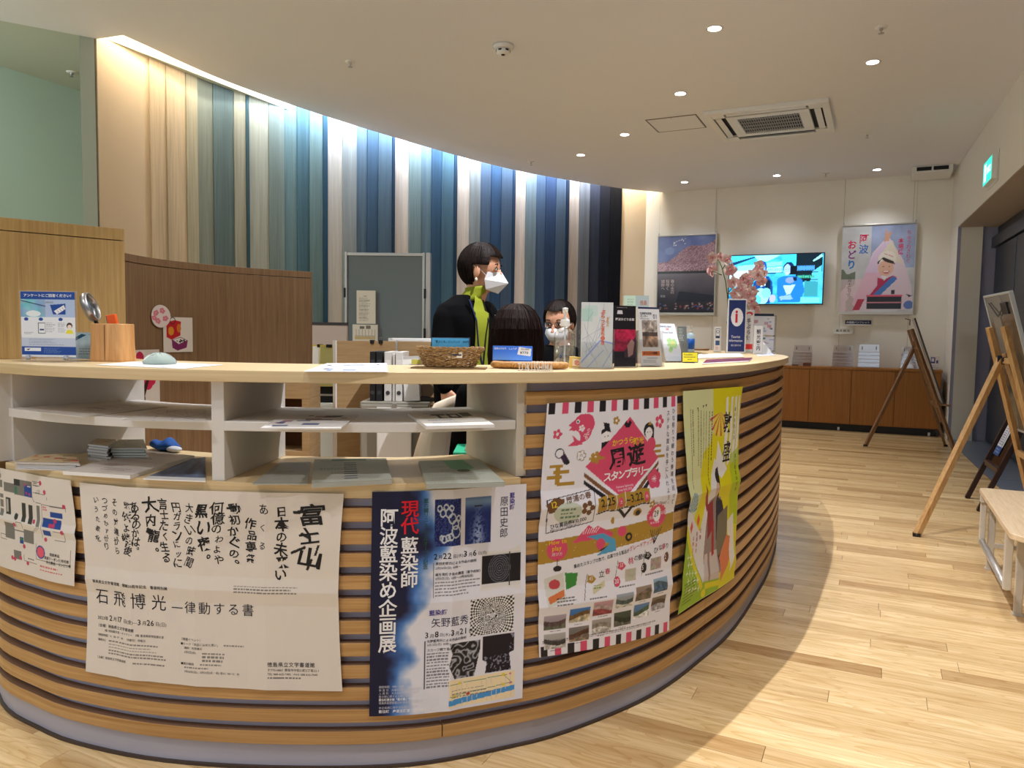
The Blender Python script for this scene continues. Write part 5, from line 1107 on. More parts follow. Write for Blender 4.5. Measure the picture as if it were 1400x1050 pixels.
# --- hand sanitiser pump
loc, r = spot(771.5, 500.6)
t = thing('sanitizer_bottle', 'tall clear pump bottle of hand sanitizer with white pump head', 'bottle', loc, r)
BOT = mat('clear_bottle', C8(236, 240, 244), .05, trans=1, ior=1.18)
ob('bottle', MB().lathe([(.0345, .001), (.0345, .004), (.0345, .098), (.032, .108), (.022, .118), (.013, .124), (.012, .132)], n=32), M_CLEAR, t, smooth=True)
ob('liquid', MB().lathe([(.0001, .003), (.030, .003), (.0325, .007), (.0325, .084), (.0001, .084)], n=32), acrylic('clear_gel', (.90, .92, .94), .35), t, smooth=True)
ob('pump_collar', MB().lathe([(.0001, .128), (.015, .128), (.015, .146), (.012, .15), (.008, .151), (.008, .156), (.0001, .156)], n=22), M_WPL, t, smooth=False, bevel=.0008)
ob('pump_stem', MB().lathe([(.0035, .150), (.0035, .172)], n=12), M_WPL, t); ob('pump_head', MB().lathe([(.0001, .170), (.008, .170), (.0095, .186), (.0001, .188)], n=16).box(-.005, .005, -.034, 0, .177, .185), M_WPL, t, bevel=.001)
ob('dip_tube', MB().tube([(0, 0, .01), (0, 0, .128)], .003, 8), mat('milky_tube', C8(220, 224, 228), .3, alpha=.6), t)
# --- brochure holders
def holder(name, lab, px, py, w, h, cv, yaw=0, lean=.10, n=1, group=None, dx=0, bodycol=None, pocket=.45):
    loc, r = spot(px, py); t = thing(name, lab, 'leaflet stand', loc, r+yaw, group)
    L = Matrix.Rotation(-lean, 4, 'X')
    ob('clear_pocket', MB().box(-w/2-.004, w/2+.004, -.014, -.012, 0, h*pocket, L).box(-w/2-.006, -w/2-.004, -.014, .014, 0, h*.6, L).box(w/2+.004, w/2+.006, -.014, .014, 0, h*.6, L), M_CLEAR, t)
    ob('clear_back', MB().box(-w/2-.004, w/2+.004, .012, .014, 0, h*.92, L).box(-w/2-.004, w/2+.004, -.014, .05, 0, .002), M_CLEAR, t)
    b = thing(name.replace('holder', 'x'), lab, 'x') if False else None
    st = ob('brochure_stack', MB().box(-w/2, w/2, -.008, .011, .003, h, L), bodycol or M_PAPER, t)
    M3 = L.to_3x3(); o0 = M3 @ Vector((-w/2, -.0086, h)); dn = M3 @ Vector((0, 0, -1))
    cv.build('cover', st, flat(o0, (1, 0, 0), tuple(dn), w, h-.003)); return t
def nm(X): return X
# DL map
cv = Cv(99, 205, 1, (220, 226, 228)); n = fnoise(cv.H, cv.W, 3, 2)[..., None]; cv.a = cv.a*(.95+.05*n); cv.rect(0, 20, 34, 60, (150, 206, 190), .5); cv.rect(10, 10, 50, 44, (176, 216, 206), .5)
for i in range(16): cv.line(random.random()*70, random.random()*205, random.random()*99, random.random()*205, 1, (156, 164, 190))
cv.line(0, 190, 60, 120, 5, (156, 176, 226)); cv.line(60, 120, 99, 128, 5, (156, 176, 226)); cv.line(20, 205, 70, 150, 3, (170, 186, 226)); cv.line(70, 200, 99, 150, 3, (170, 186, 226))
cv.text('ぶらっとまち歩き', 60, 22, 15, (226, 96, 50), True, .03, .92); cv.text('徳島市内', 78, 46, 8, (226, 150, 60), True, .01, .95)
holder('leaflet_holder', 'clear holder of pale map leaflets with orange vertical title, right of the sanitizer', 815, 504.0, .094, .199, cv, .05, .02, pocket=.4)
cv = Cv(80, 200, 1, (24, 20, 26)); n = fnoise(cv.H, cv.W, 9, 3)[..., None]; m = ((cv.Y > 78) & (cv.Y < 150)); cv.a[m] = (np.array((168, 34, 70))/255*(.6+.8*n))[m]; cv.poly([(40, 150), (80, 100), (80, 200), (40, 200)], (70, 46, 56)); cv.poly([(50, 130), (66, 110), (76, 120), (70, 160), (54, 170)], (176, 140, 136)); cv.rect(0, 170, 80, 200, (34, 26, 34))
cv.poly([(16, 16), (32, 16), (34, 28), (14, 28)], (216, 212, 216)); cv.text('阿波おどり会館', 8, 40, 9.5, (228, 224, 228), bold=.015); cv.bars(14, 6, 50, 1, 5, (200, 196, 200), .4, 3)
holder('leaflet_holder', 'holder with dark leaflets showing a crimson costume, next to the map leaflets', 852, 502.4, .078, .195, cv, .35, .05, bodycol=mat('dark_card', C8(30, 26, 32), .5))
cv = Cv(100, 205, 1, (226, 226, 228)); cv.rect(0, 0, 100, 7, (40, 46, 84)); cv.text('01', 68, 20, 24, (34, 44, 76), asp=.85); cv.text('徳島観光交流', 8, 18, 9, (40, 44, 60), bold=.02); cv.text('センター', 8, 28, 9, (40, 44, 60), bold=.02); cv.bars(8, 40, 60, 1, 5, (90, 90, 100), .5, 3)
cv.img(14, 46, 86, 140, (lambda X, Y: (lambda n: np.stack([50+170*n*(Y < .45)+150*n*(Y > .6)+60*n, 46+165*n*(Y < .45)+110*n*(Y > .6)+50*n, 44+160*n*(Y < .45)+80*n*(Y > .6)+40*n], -1))(fnoise(*X.shape, 6)))); cv.rect(8, 154, 92, 170, (232, 120, 36)); cv.text('まちびの情報', 12, 156, 11, (40, 34, 30), bold=.015, asp=1.05); cv.rect(30, 176, 80, 180, (170, 176, 190)); cv.bars(12, 184, 70, 2, 6, (120, 124, 136), .5, 5)
holder('leaflet_holder', 'holder with white leaflets numbered 01 above a street photo', 889, 501.6, .082, .196, cv, .5, .14)
cv = Cv(110, 205, 1.2, (176, 206, 206)); cv.rect(0, 0, 50, 205, (196, 226, 214)); cv.rect(52, 0, 110, 205, (176, 196, 206)); cv.text('徳島', 70, 14, 16, (196, 110, 80)); cv.bars(14, 10, 30, 3, 8, (150, 180, 176), .5, 2)
holder('leaflet_holder', 'taller holder of pale teal booklets standing behind the other leaflets', 868, 496.2, .092, .25, cv, .1, .03)
cv = Cv(99, 205, 1, (226, 230, 236)); cv.text('Shikoku Japan', 12, 8, 13.5, (40, 70, 120), asp=.8, bold=.01); cv.rect(42, 26, 56, 36, (216, 70, 60)); cv.text('88', 42, 25, 10, (240, 232, 230)); cv.text('Route Guide', 20, 42, 13, (40, 70, 120), asp=.8)
cv.poly([(30, 90), (52, 78), (60, 88), (76, 84), (88, 100), (86, 124), (70, 140), (60, 130), (50, 152), (34, 160), (28, 146), (40, 130), (26, 120), (36, 106)], (176, 216, 150)); cv.ell(62, 108, 14, 12, (206, 214, 140)); cv.ell(48, 136, 8, 10, (150, 206, 130)); cv.rect(0, 180, 99, 205, (214, 224, 234))
holder('leaflet_holder', 'holder with white route guide leaflets showing a green island map, leaning back', 921, 495.6, .084, .16, cv, .55, .40)
for j, (px, w_) in enumerate([(911, .03), (933, .026)]):
    cv = Cv(60, 150, 1.6, (206, 204, 198) if j == 0 else (90, 96, 92)); cv.bars(8, 12, 40, 8, 9, (120, 116, 110) if j == 0 else (190, 190, 180), .5, 6+j)
    holder('leaflet_holder', ['narrow holder of grey leaflets behind the route guides', 'narrow holder of dark leaflets behind the route guides'][j], px, 484+j*.0, .055, .17 if j == 0 else .165, cv, -.2+j*.3, .28)
# --- blue sanitiser, yellow sign, bits
loc, r = spot(943.5, 480.5)
t = thing('sanitizer_bottle', 'small pump bottle of bright blue liquid behind the route guides', 'bottle', loc, r)
k = depth_of(loc)/1030
k = min(k, .0042)
ob('bottle', MB().lathe([(.0001, 0), (6.6*k, 0), (7*k, 1*k), (7*k, 25*k), (5*k, 29*k), (2.6*k, 31*k)], n=20), mat('pale_blue_plastic', C8(190, 216, 232), .25), t, smooth=True)
ob('blue_label', MB().lathe([(7.15*k, 4*k), (7.15*k, 21*k)], n=20), mat('deep_blue_label', C8(16, 92, 190), .35), t, smooth=True)
ob('pump', MB().lathe([(3*k, 30*k), (3*k, 34*k), (1*k, 35*k), (1*k, 40*k), (2.2*k, 40*k), (2.2*k, 43*k), (.0001, 43*k)], n=14).box(-7*k, 0, -1*k, 1*k, 40*k, 42.5*k), M_WPL, t)
loc, r = spot(943, 496.4)
t = thing('yellow_sign', 'small yellow sign in a navy frame in front of the route guides', 'sign', loc, r+.2)
L = Matrix.Rotation(-.12, 4, 'X'); ob('frame', MB().box(-.032, .033, -.002, .004, .002, .043, L), M_NAVY, t, bevel=.001); ob('foot', MB().box(-.02, .02, .0, .03, 0, .002), M_NAVY, t)
cv = Cv(60, 36, .8, (232, 226, 60)); cv.text('WiFi Multilingual', 5, 5, 7, (40, 44, 70), asp=.8, bold=.01); cv.bars(6, 16, 46, 1, 5, (60, 60, 60), .6, 2); cv.bars(20, 25, 24, 1, 5, (60, 60, 60), .6, 3)
cv.a[:] = np.array((232, 226, 60))/255; cv.t = []; cv.text('Tokushima', 5, 4, 8, (40, 44, 70), asp=.9, bold=.015); cv.bars(6, 16, 46, 1, 5, (60, 60, 60), .6, 2); cv.bars(20, 25, 24, 1, 5, (60, 60, 60), .6, 3)
M3 = L.to_3x3(); cv.build('sign_face', t, flat(M3 @ Vector((-.0295, -.0026, .0405)), (1, 0, 0), tuple(M3 @ Vector((0, 0, -1))), .06, .036))
# flat magazines near the bend
mags = [([(966, 491.5), (1029, 488.8), (1024, 493.8), (960, 497.2)], 'dark red and navy magazine lying flat under the bright leaflets', ((150, 30, 60), (40, 44, 80), (120, 40, 60)), 'photo'),
        ([(955, 484.2), (1012, 482.8), (1017, 487.6), (953, 489.4)], 'white leaflet with an orange mark lying on the counter near the bend', ((216, 216, 214), (232, 232, 230), (226, 130, 60)), 'blocks'),
        ([(1034, 481.5), (1055, 482), (1060, 486), (1036, 487)], 'pale lilac sheet lying on the counter end', ((196, 200, 226), (216, 216, 232), (180, 184, 214)), 'photo')]
for i, (q, lab, c, kd) in enumerate(mags):
    quad_sheet('magazine', lab, 'magazine', q, TOP, [.004, .006, .0015][i], art(210, 150, 30+i, (226, 226, 226), kd, c), None)
loc, r = spot(957, 483.5)
# tourist information sign
def standsign(name, lab, px, py, w, h, cv, th=.012, m=M_WPL, yaw=0, edge=.006, cat='sign'):
    loc, r = spot(px, py); t = thing(name, lab, cat, loc, r+yaw)
    ob('board', MB().box(-w/2, w/2, 0, th, .004, h), m, t, bevel=.003); ob('foot', MB().box(-w/2, w/2, -.03, .04, 0, .004), M_CLEAR if m is M_WPL else m, t)
    cv.build('sign_face', t, flat((-w/2+edge, -.0012, h-edge), (1, 0, 0), (0, 0, -1), w-2*edge, h-.004-2*edge)); return t
cv = Cv(120, 350, 2, (38, 54, 112)); cv.ell(60, 116, 44, 62, (236, 234, 236)); cv.text('i', 44, 44, 120, (214, 40, 60), bold=.03, asp=.9); cv.text('Tourist', 22, 236, 24, (236, 236, 240), asp=.85, bold=.01); cv.text('Information', 6, 262, 24, (236, 236, 240), asp=.8, bold=.01); cv.text('観光案内所', 22, 300, 15, (206, 208, 220))
standsign('tourist_information_sign', 'navy tourist information sign with red letter i in a white oval', 1006, 483.2, .118, .345, cv, edge=.008)
cv = Cv(50, 200, 2, (232, 230, 230)); cv.rect(6, 8, 44, 90, (40, 56, 100)); cv.rect(9, 11, 41, 70, (236, 236, 238)); cv.ring(25, 34, 12, 4, (40, 56, 100)); cv.rect(6, 110, 44, 150, (60, 90, 140)); cv.bars(8, 160, 34, 3, 10, (206, 90, 90), .6, 3)
standsign('small_sign', 'narrow white and blue card sign left of the tourist information sign', 980.5, 482, .046, .17, cv)
cv = Cv(60, 280, 2, (226, 222, 220)); cv.ell(30, 20, 26, 14, (214, 50, 60)); cv.ell(26, 26, 16, 8, (226, 222, 220)); cv.text('手ぶら便', 10, 50, 36, (40, 38, 42), True, .02, 1.05, .9); cv.rect(0, 226, 60, 262, (226, 60, 60))
standsign('luggage_sign', 'white and red vertical sign just behind the tourist information sign', 1023, 483.0, .062, .28, cv)
cv = Cv(56, 180, 2, (206, 202, 196)); cv.text('観光案内', 8, 14, 36, (50, 50, 56), True, .015, 1.06)
standsign('desk_sign', 'grey white vertical kanji sign on the counter end', 1036.5, 484.8, .052, .172, cv, .02, mat('grey_white_board', C8(206, 202, 196), .5))
# leaflet rack with dark back
loc, r = spot(1042, 482.8)
t = thing('leaflet_rack', 'dark framed leaflet rack with white and blue sheets at the counter end', 'leaflet rack', loc, r)
ob('frame', MB().box(-.075, .075, .02, .026, 0, .255).box(.07, .078, -.03, .026, 0, .25).box(-.078, -.07, -.03, .026, 0, .25).box(-.075, .075, -.04, .026, 0, .006), M_CLEAR, t)
ob('dark_back', MB().box(-.07, .07, .012, .018, .19, .262), mat('dark_navy_card', C8(30, 44, 66), .5), t)
for (z, h) in ((.12, .125), (.02, .09)):
    cv = art(150, int(h*1000), 60+int(z*100), (226, 228, 236), 'blocks', ((206, 150, 170), (160, 180, 220), (60, 110, 130))); s = ob('leaflet', MB().box(-.07, .07, .0, .008, z, z+h), M_PAPER, t); cv.build('cover', s, flat((-.07, -.001, z+h), (1, 0, 0), (0, 0, -1), .14, h))
loc, r = spot(1048, 484.6)
t = thing('white_card_stand', 'small tilted white card stand at the very end of the counter', 'card stand', loc, r)
ob('card', MB().box(-.03, .035, -.002, .002, 0, .085, Matrix.Rotation(-.5, 4, 'X') @ Matrix.Rotation(-.55, 4, 'Y')), M_WPL, t)
ob('prop', MB().bar((0, .035, .0), (0, .03, .06), .012, .003), M_WPL, t)
# round wooden tray
loc, r = spot(955, 479)
t = thing('round_wooden_tray', 'round light wooden tray lying on the far side of the counter', 'tray', loc, r)
ob('base', MB().lathe([(.0001, 0), (.075, 0), (.082, .014), (.078, .014), (.072, .004), (.0001, .004)], n=32), M_EASEL2, t, smooth=True)
# --- orchid
loc, r = spot(998, 481.4)
dep = depth_of(loc)
t = thing('orchid', 'pink artificial orchid in a slim clear vase behind the tourist information sign', 'flower', loc, r)
Ri = Matrix.Rotation(-r, 3, 'Z')
def ol(px, py, dd=0): p = PD(px, py, dep+dd); return Ri @ Vector((p[0]-loc[0], p[1]-loc[1], p[2]-loc[2]))
ob('vase', MB().lathe([(.0001, 0), (.035, 0), (.03, .01), (.024, .08), (.026, .2), (.032, .21), (.028, .2), (.02, .08), (.02, .012), (.0001, .01)], n=24), M_CLEAR, t, smooth=True)
M_STEM = mat('green_stem', C8(84, 108, 54), .5); M_PET = mat('pink_petal', C8(240, 190, 188), .6, var=.12, vscale=30); M_PET2 = mat('pale_petal', C8(246, 222, 216), .6, var=.05, vscale=30); M_LIP = mat('deep_pink_lip', C8(214, 132, 140), .5)
stems = [[(998, 478), (996, 440), (994.5, 405), (992, 385), (987, 366), (983, 356), (975, 353)], [(994, 402), (1000, 395), (1002, 392)], [(987, 376), (982, 374), (974, 370)], [(988, 368), (992, 361), (996, 357)], [(999, 470), (1010, 440), (1018, 412), (1022, 396), (1027, 384), (1035, 370)], [(1023, 394), (1019, 386), (1016, 380)], [(1000, 450), (1004, 425), (1003, 408)]]
for s_ in stems: ob('stem', MB().tube([ol(*p, .01*i) for i, p in enumerate(s_)], .0035, 6), M_STEM, t, smooth=True)
FL = [(973.5, 352.5, 6.8), (973, 371, 7.4), (985, 351.5, 6), (994, 355, 6.6), (998, 369, 8), (1002, 386, 7.6), (1017, 382, 8.4), (1030, 374, 7), (1038, 364, 7.2), (1036, 376, 7.6), (1041, 384, 6.6), (1005, 401, 7.2), (1013, 396, 8), (1024, 402, 8), (1029, 398, 7), (1028, 412, 7), (1031, 421, 7.4), (1034, 424, 5.6), (1011, 409, 7.5), (1022, 388, 7), (1044, 374, 5)]
for i, (px, py, s_) in enumerate(FL):
    c = ol(px, py, random.uniform(-.03, .05)); sc = s_*dep/1030*1.3; ax = Vector((random.uniform(-.5, .5), -1, random.uniform(-.35, .2))).normalized(); u = ax.orthogonal().normalized(); w = ax.cross(u); root = MB(); a0 = random.random()*6
    f_ = None
    for k, (wd, ln) in enumerate([(.75, .95), (.42, .95), (.42, .9), (.75, .95), (.42, .9)]):
        a = a0+k*2*PI/5; d1 = u*math.cos(a)+w*math.sin(a); d2 = ax.cross(d1); mb = MB(); n = 5
        for j in range(n+1):
            q = j/n; hw = sc*wd*.78*math.sin(PI*min(1, q*.86+.12)); p = c+d1*sc*ln*q+ax*(sc*.28*q*q-.0); 
            for e in (-1, 0, 1): mb.v.append(tuple(p+d2*hw*e+ax*(sc*.1*(e == 0)*-1)))
        for j in range(n):
            for e in (0, 1): b = j*3+e; mb.f.append((b, b+1, b+4, b+3))
        o = ob('petal', mb, M_PET if (i+k) % 3 else M_PET2, t, smooth=True, solid=.0008)
    ob('lip', MB().ball(tuple(c+ax*sc*.12), (sc*.2, sc*.2, sc*.22), 8, 6), M_LIP, t, smooth=True)
# ------------------------------------------------------------------ papers on the shelf and the ledge
ZS, ZL = .917, .762
A_ = lambda *a, **k: art(*a, **k)
quad_sheet('paper_sheet', 'grey printed sheet at the left end of the middle shelf', 'paper', [(170, 551.5), (229, 556), (113, 570), (50, 563)], ZS, .0015, A_(420, 297, 41, (206, 202, 196), 'text', ((120, 120, 126), (150, 150, 156), (90, 90, 100))))
quad_sheet('paper_sheet', 'sheet with a blue line drawing left of the divider on the middle shelf', 'paper', [(212, 560), (282, 559.5), (281, 577), (166, 574.5)], ZS, .0012, A_(420, 297, 42, (208, 204, 198), 'map', ((96, 96, 140), (60, 64, 110), (150, 150, 166))))
quad_sheet('paper_sheet', 'sheet with dark blue picture blocks right of the divider on the middle shelf', 'paper', [(388, 566.5), (490, 567), (465, 585.4), (356, 585.2)], ZS, .003, A_(420, 297, 43, (206, 204, 200), 'blocks', ((70, 80, 120), (60, 62, 74), (150, 110, 120))))
cv = A_(420, 297, 44, (216, 214, 206), 'text'); cv.rect(120, 60, 210, 90, (40, 40, 50)); cv.rect(150, 90, 170, 150, (40, 40, 50)); cv.rect(220, 60, 300, 150, (60, 60, 70)); cv.rect(240, 80, 280, 130, (216, 214, 206)); cv.rect(310, 40, 380, 120, (80, 90, 84))
quad_sheet('paper_stack', 'stack of newspapers with big dark characters at the right of the middle shelf', 'paper', [(557, 564.2), (643, 561.6), (676, 580.5), (583, 582.6)], ZS, .008, cv)
# ledge
quad_sheet('booklet_pile', 'pile of orange-brown covered booklets at the left end of the lower ledge', 'booklet', [(48, 622), (102, 619.5), (108, 633), (20, 631)], ZL, .022, A_(210, 148, 51, (196, 176, 140), 'blocks', ((206, 150, 90), (150, 120, 90), (176, 60, 60))), body=mat('page_edges', C8(196, 190, 186), .8))
quad_sheet('booklet_pile', 'pale green stack of folded leaflets at the back of the lower ledge', 'booklet', [(162, 601), (196, 600.5), (201, 612.5), (152, 612.5)], ZL, .04, A_(210, 148, 52, (196, 196, 176), 'text'), body=mat('green_page_edges', C8(170, 178, 160), .8))
quad_sheet('booklet_pile', 'pile of orange and white leaflets at the back left of the lower ledge', 'booklet', [(132, 599.5), (158, 600.5), (148, 610), (120, 607)], ZL, .05, A_(210, 148, 53, (206, 190, 160), 'blocks', ((216, 140, 100), (170, 150, 120), (196, 190, 176))), body=mat('page_edges', C8(196, 190, 186), .8))
quad_sheet('paper_stack', 'slanting pile of large white printed sheets on the lower ledge', 'paper', [(192, 615), (266, 623), (178, 650), (86, 644)], ZL, .010, A_(420, 297, 54, (206, 198, 190), 'text', ((170, 130, 130), (120, 110, 110), (190, 150, 150))))
quad_sheet('paper_sheet', 'photo leaflet with mountain pictures beside the divider on the lower ledge', 'paper', [(262, 627), (281, 625), (281, 657.5), (196, 654)], ZL, .004, A_(297, 210, 55, (206, 206, 206), 'photo', ((60, 56, 66), (120, 150, 190), (90, 80, 76))))
WRAP = mat('glossy_wrap', C8(176, 180, 172), .12, spec=.7)
quad_sheet('wrapped_paper', 'dull grey wrapped sheet right of the divider on the lower ledge', 'paper', [(383, 632.5), (425, 631.5), (421, 661), (345, 661)], ZL, .004, A_(420, 297, 56, (170, 170, 162), 'text', ((140, 140, 134), (150, 150, 146), (130, 130, 124))), body=WRAP)
cv = A_(420, 297, 57, (178, 182, 172), 'text', ((130, 136, 130), (146, 150, 144), (110, 116, 120))); cv.rect(100, 8, 300, 30, (60, 100, 60), .8)
for i in range(8): cv.rect(170, 60+i*28, 240, 72+i*28, (70, 80, 100), .8)
quad_sheet('wrapped_newspaper', 'newspaper in a clear glossy bag in the middle of the lower ledge', 'newspaper', [(430, 627.4), (528, 626.6), (536, 655.6), (426, 660.8)], ZL, .012, cv, body=WRAP)
cv = A_(420, 297, 58, (184, 190, 178), 'text', ((160, 166, 156), (150, 156, 150), (140, 146, 140))); cv.poly([(160, 10), (300, 0), (330, 120), (260, 160), (180, 120)], (120, 176, 140)); cv.ell(250, 150, 40, 16, (90, 100, 80)); cv.bars(20, 180, 380, 8, 14, (150, 156, 150), .3, 4)
quad_sheet('wrapped_newspaper', 'newspaper with a green map in a clear bag at the right of the lower ledge', 'newspaper', [(572, 630.5), (655, 627.6), (690, 659), (583, 662.4)], ZL, .012, cv, body=WRAP)
# blue cloth bundle behind the leaflets
p = WZ(226, 619, ZL+.0); t = thing('blue_cloth_bundle', 'crumpled blue and white cloth bundle at the back of the lower ledge', 'cloth', (p[0]*1.02, p[1]*1.02, ZL), 0)
g = MB().ball((0, 0, .018), (.055, .035, .018), 20, 12)
for i, v in enumerate(g.v): g.v[i] = (v[0]*(1+.12*math.sin(v[1]*150)), v[1]*(1+.1*math.sin(v[0]*120)), max(.0005, v[2]*(1+.2*math.sin(v[0]*90+v[1]*70))))
ob('blue_fold', g, mat('blue_cloth', C8(30, 84, 160), .8), t, smooth=True)
ob('white_fold', MB().ball((.055, -.012, .010), (.028, .02, .0095), 14, 8), mat('white_cloth', C8(206, 208, 214), .8), t, smooth=True)
# ================================================================== INSIDE THE KIOSK
M_GREYC = mat('grey_green_steel', C8(146, 142, 130), .5)
def place(px, dep, z=0): p = PD(px, 470, dep); return (p[0], p[1], z)
# low pinkish partition and the white cabinet with printer behind the brown partition
t = thing('low_partition', 'low pale pinkish office partition behind the clipboards', 'partition', place(449, 5.75), YAW)
ob('panel', MB().box(-.156, .14, 0, .04, .02, 1.20), mat('pinkish_grey_cloth', C8(196, 178, 170), .85, bump=.4), t); ob('top_trim', MB().box(-.158, .143, -.003, .043, 1.20, 1.222), mat('dark_trim', C8(60, 56, 60), .5), t)
for x in (-.12, .10): ob('foot', MB().box(x-.02, x+.02, -.15, .19, 0, .02), M_ALU, t)
t = thing('white_cabinet', 'low white cabinet standing behind the oak niche cabinet', 'cabinet', place(440, 5.15), YAW)
ob('body', MB().box(-.22, .2, 0, .38, .03, .66), mat('off_white_steel', C8(196, 192, 182), .45), t, bevel=.003); ob('plinth', MB().box(-.2, .18, .01, .37, 0, .03), M_BLACK, t)
for s in (0, 1): ob('door', MB().box(-.215+s*.207, -.012+s*.207, -.012, 0, .04, .65), mat('off_white_steel', C8(196, 192, 182), .45), t, bevel=.002)
t = thing('black_printer', 'flat black printer on the low white cabinet', 'printer', place(440, 5.2, .662), YAW)
ob('case', MB().box(-.2, .18, 0, .3, 0, .11), M_BLACK, t, bevel=.006); ob('paper_slot', MB().box(-.17, .15, -.004, 0, .045, .058), M_ALU, t); ob('panel', MB().box(-.19, -.06, .02, .08, .11, .114), mat('dark_panel', C8(50, 52, 56), .3), t)
for i, (px, w, c, yw) in enumerate([(436, .1, C8(232, 228, 218), 0), (449, .11, C8(170, 160, 96), .1)]):
    t = thing('clipboard', ['yellow edged clipboard with white paper standing on the black printer', 'olive green clipboard standing on the black printer'][i], 'clipboard', place(px, 5.17-.02*i, .777), YAW+yw)
    Lm = Matrix.Rotation(-.12, 4, 'X'); ob('board', MB().box(-w/2-.006, w/2+.006, 0, .004, 0, .285, Lm), mat('yellow_edge', C8(206, 176, 60), .5), t); ob('sheet', MB().box(-w/2, w/2, -.002, 0, .006, .275, Lm), mat('clip_sheet%d' % i, c, .7), t)
    ob('clip', MB().box(-.02, .02, -.008, .0, .268, .288, Lm), M_BLACK, t, bevel=.002)
# desk screens
def wallpiece(name, px0, d0, px1, d1, z0, z1, th, m, parent, **k):
    a = PD(px0, 470, d0)[:2]; b = PD(px1, 470, d1)[:2]; u = (b-a)/np.linalg.norm(b-a); nn_ = np.array((-u[1], u[0]))
    return ob(name, MB().prism([tuple(a), tuple(b), tuple(b+nn_*th), tuple(a+nn_*th)], z0, z1), m, parent, **k)
t = thing('desk_screen', 'brown wood veneered desk screen with a corner post behind the counter', 'partition', (0, 0, 0))
wallpiece('left_panel', 460.5, 4.22, 541, 4.46, 0.0, 1.10, .03, M_DESK, t, bevel=.001); wallpiece('white_edge', 458.8, 4.215, 460.5, 4.22, 0, 1.102, .032, M_WPL, t)
wallpiece('corner_post', 541.2, 4.46, 543.5, 4.46, 0, 1.104, .03, M_ALU, t); wallpiece('right_panel', 543.8, 4.46, 656, 4.40, 0, 1.10, .03, M_DESK, t, bevel=.001)
for px in (508.5, 520.5):
    p = PD(px, 466.5, 4.36 if px < 515 else 4.395); o = thing('binder_clip', 'black binder clip on the top edge of the desk screen, %s' % ('left one' if px < 515 else 'right one'), 'clip', (p[0], p[1], 1.1), YAW)
    ob('body', MB().box(-.012, .012, -.008, .022+.02, -.014, .006), M_BLACK, o, bevel=.001); ob('wire', MB().tube([(-.006, 0, .006), (-.005, -.002, .02), (.005, -.002, .02), (.006, 0, .006)], .0012, 5), M_STEEL, o)
t = thing('storage_cabinet', 'grey storage cabinet behind the desk screen', 'cabinet', place(590, 4.62), YAW)
ob('body', MB().box(-.27, .2, 0, .35, 0, 1.085), M_GREYC, t, bevel=.003)
t = thing('document_tray', 'flat white document tray on top of the storage cabinet', 'tray', place(575, 4.66, 1.087), YAW)
ob('base', MB().box(-.2, .2, 0, .25, 0, .012), M_WPL, t, bevel=.003); ob('lid', MB().box(-.18, .2, .02, .25, .013, .03), M_WPL, t, bevel=.004)
ob('rim', MB().box(-.2, -.19, 0, .25, .012, .03), M_WPL, t)
# pedestal cabinet with binders
t = thing('pedestal_cabinet', 'grey steel cabinet under the binders, seen through the counter opening', 'cabinet', place(540, 3.95), YAW)
ob('body', MB().box(-.182, .182, 0, .32, .02, .785), M_GREYC, t, bevel=.003); ob('drawer', MB().box(-.175, .175, -.014, 0, .42, .77), M_GREYC, t, bevel=.003); ob('drawer', MB().box(-.175, .175, -.014, 0, .05, .41), M_GREYC, t, bevel=.003)
ob('label_plate', MB().box(-.16, -.10, -.017, -.014, .715, .75), M_WPL, t); ob('lock', MB().box(-.002, .018, -.02, -.014, .71, .735), M_STEEL, t); ob('base', MB().box(-.17, .17, .01, .31, 0, .02), M_BLACK, t)
t = thing('wood_drawer_unit', 'small oak drawer unit right of the grey steel cabinet', 'cabinet', place(594, 3.97), YAW)
ob('body', MB().box(-.022, .10, .004, .32, 0, .775), M_DESK, t, bevel=.002)
for k in range(3): ob('drawer_front', MB().box(-.02, .098, -.010, .004, .02+k*.25, .26+k*.25), M_DESK, t, bevel=.002)
bx = [(509.5, .030, C8(20, 20, 22), 'black ring binder at the left end of the row'), (518.5, .032, C8(26, 26, 30), 'second black ring binder from the left'), (530.5, .038, C8(214, 212, 208), 'white ring binder with a round finger hole next to the black ones'), (538.4, .012, C8(206, 202, 196), 'thin white file between the two white ring binders'), (545.6, .036, C8(220, 218, 214), 'right white ring binder with a round finger hole')]
for i, (px, w, c, lab) in enumerate(bx):
    t = thing('ring_binder', lab, 'binder', place(px, 3.99, .786), YAW, 'binders on the grey cabinet')
    ob('cover', MB().box(-w/2, w/2, 0, .25, 0, .262 if i != 3 else .25), mat('binder_%d' % i, c, .45), t, bevel=.002)
    if i != 3: ob('finger_hole', MB().lathe([(.0001, 0), (.009, 0), (.011, .002)], n=16, M=Matrix.Translation((0, -.0005, .045)) @ Matrix.Rotation(PI/2, 4, 'X')), mat('hole_dark', C8(60, 60, 62), .5), t); ob('spine_label', MB().box(-w*.35, w*.35, -.001, .0, .12, .22), M_PAPER if i > 1 else mat('grey_label', C8(60, 60, 64), .5), t)
t = thing('document_file', 'open white paper file leaning beside the ring binders', 'file', place(563, 3.99, .786), YAW)
ob('folder', MB().box(-.045, .05, .02, .05, 0, .24, Matrix.Rotation(-.05, 4, 'Y')), mat('clear_folder', C8(196, 194, 190), .3), t)
for k in range(4): ob('sheet', MB().box(-.042+k*.003, .046, .012-k*.006, .016-k*.006, .004, .225-k*.012, Matrix.Rotation(-.05-.01*k, 4, 'Y')), M_PAPER, t)
ob('yellow_tab', MB().box(0, .05, -.012, -.008, .2, .225), mat('yellow_tab', C8(214, 206, 90), .5), t)
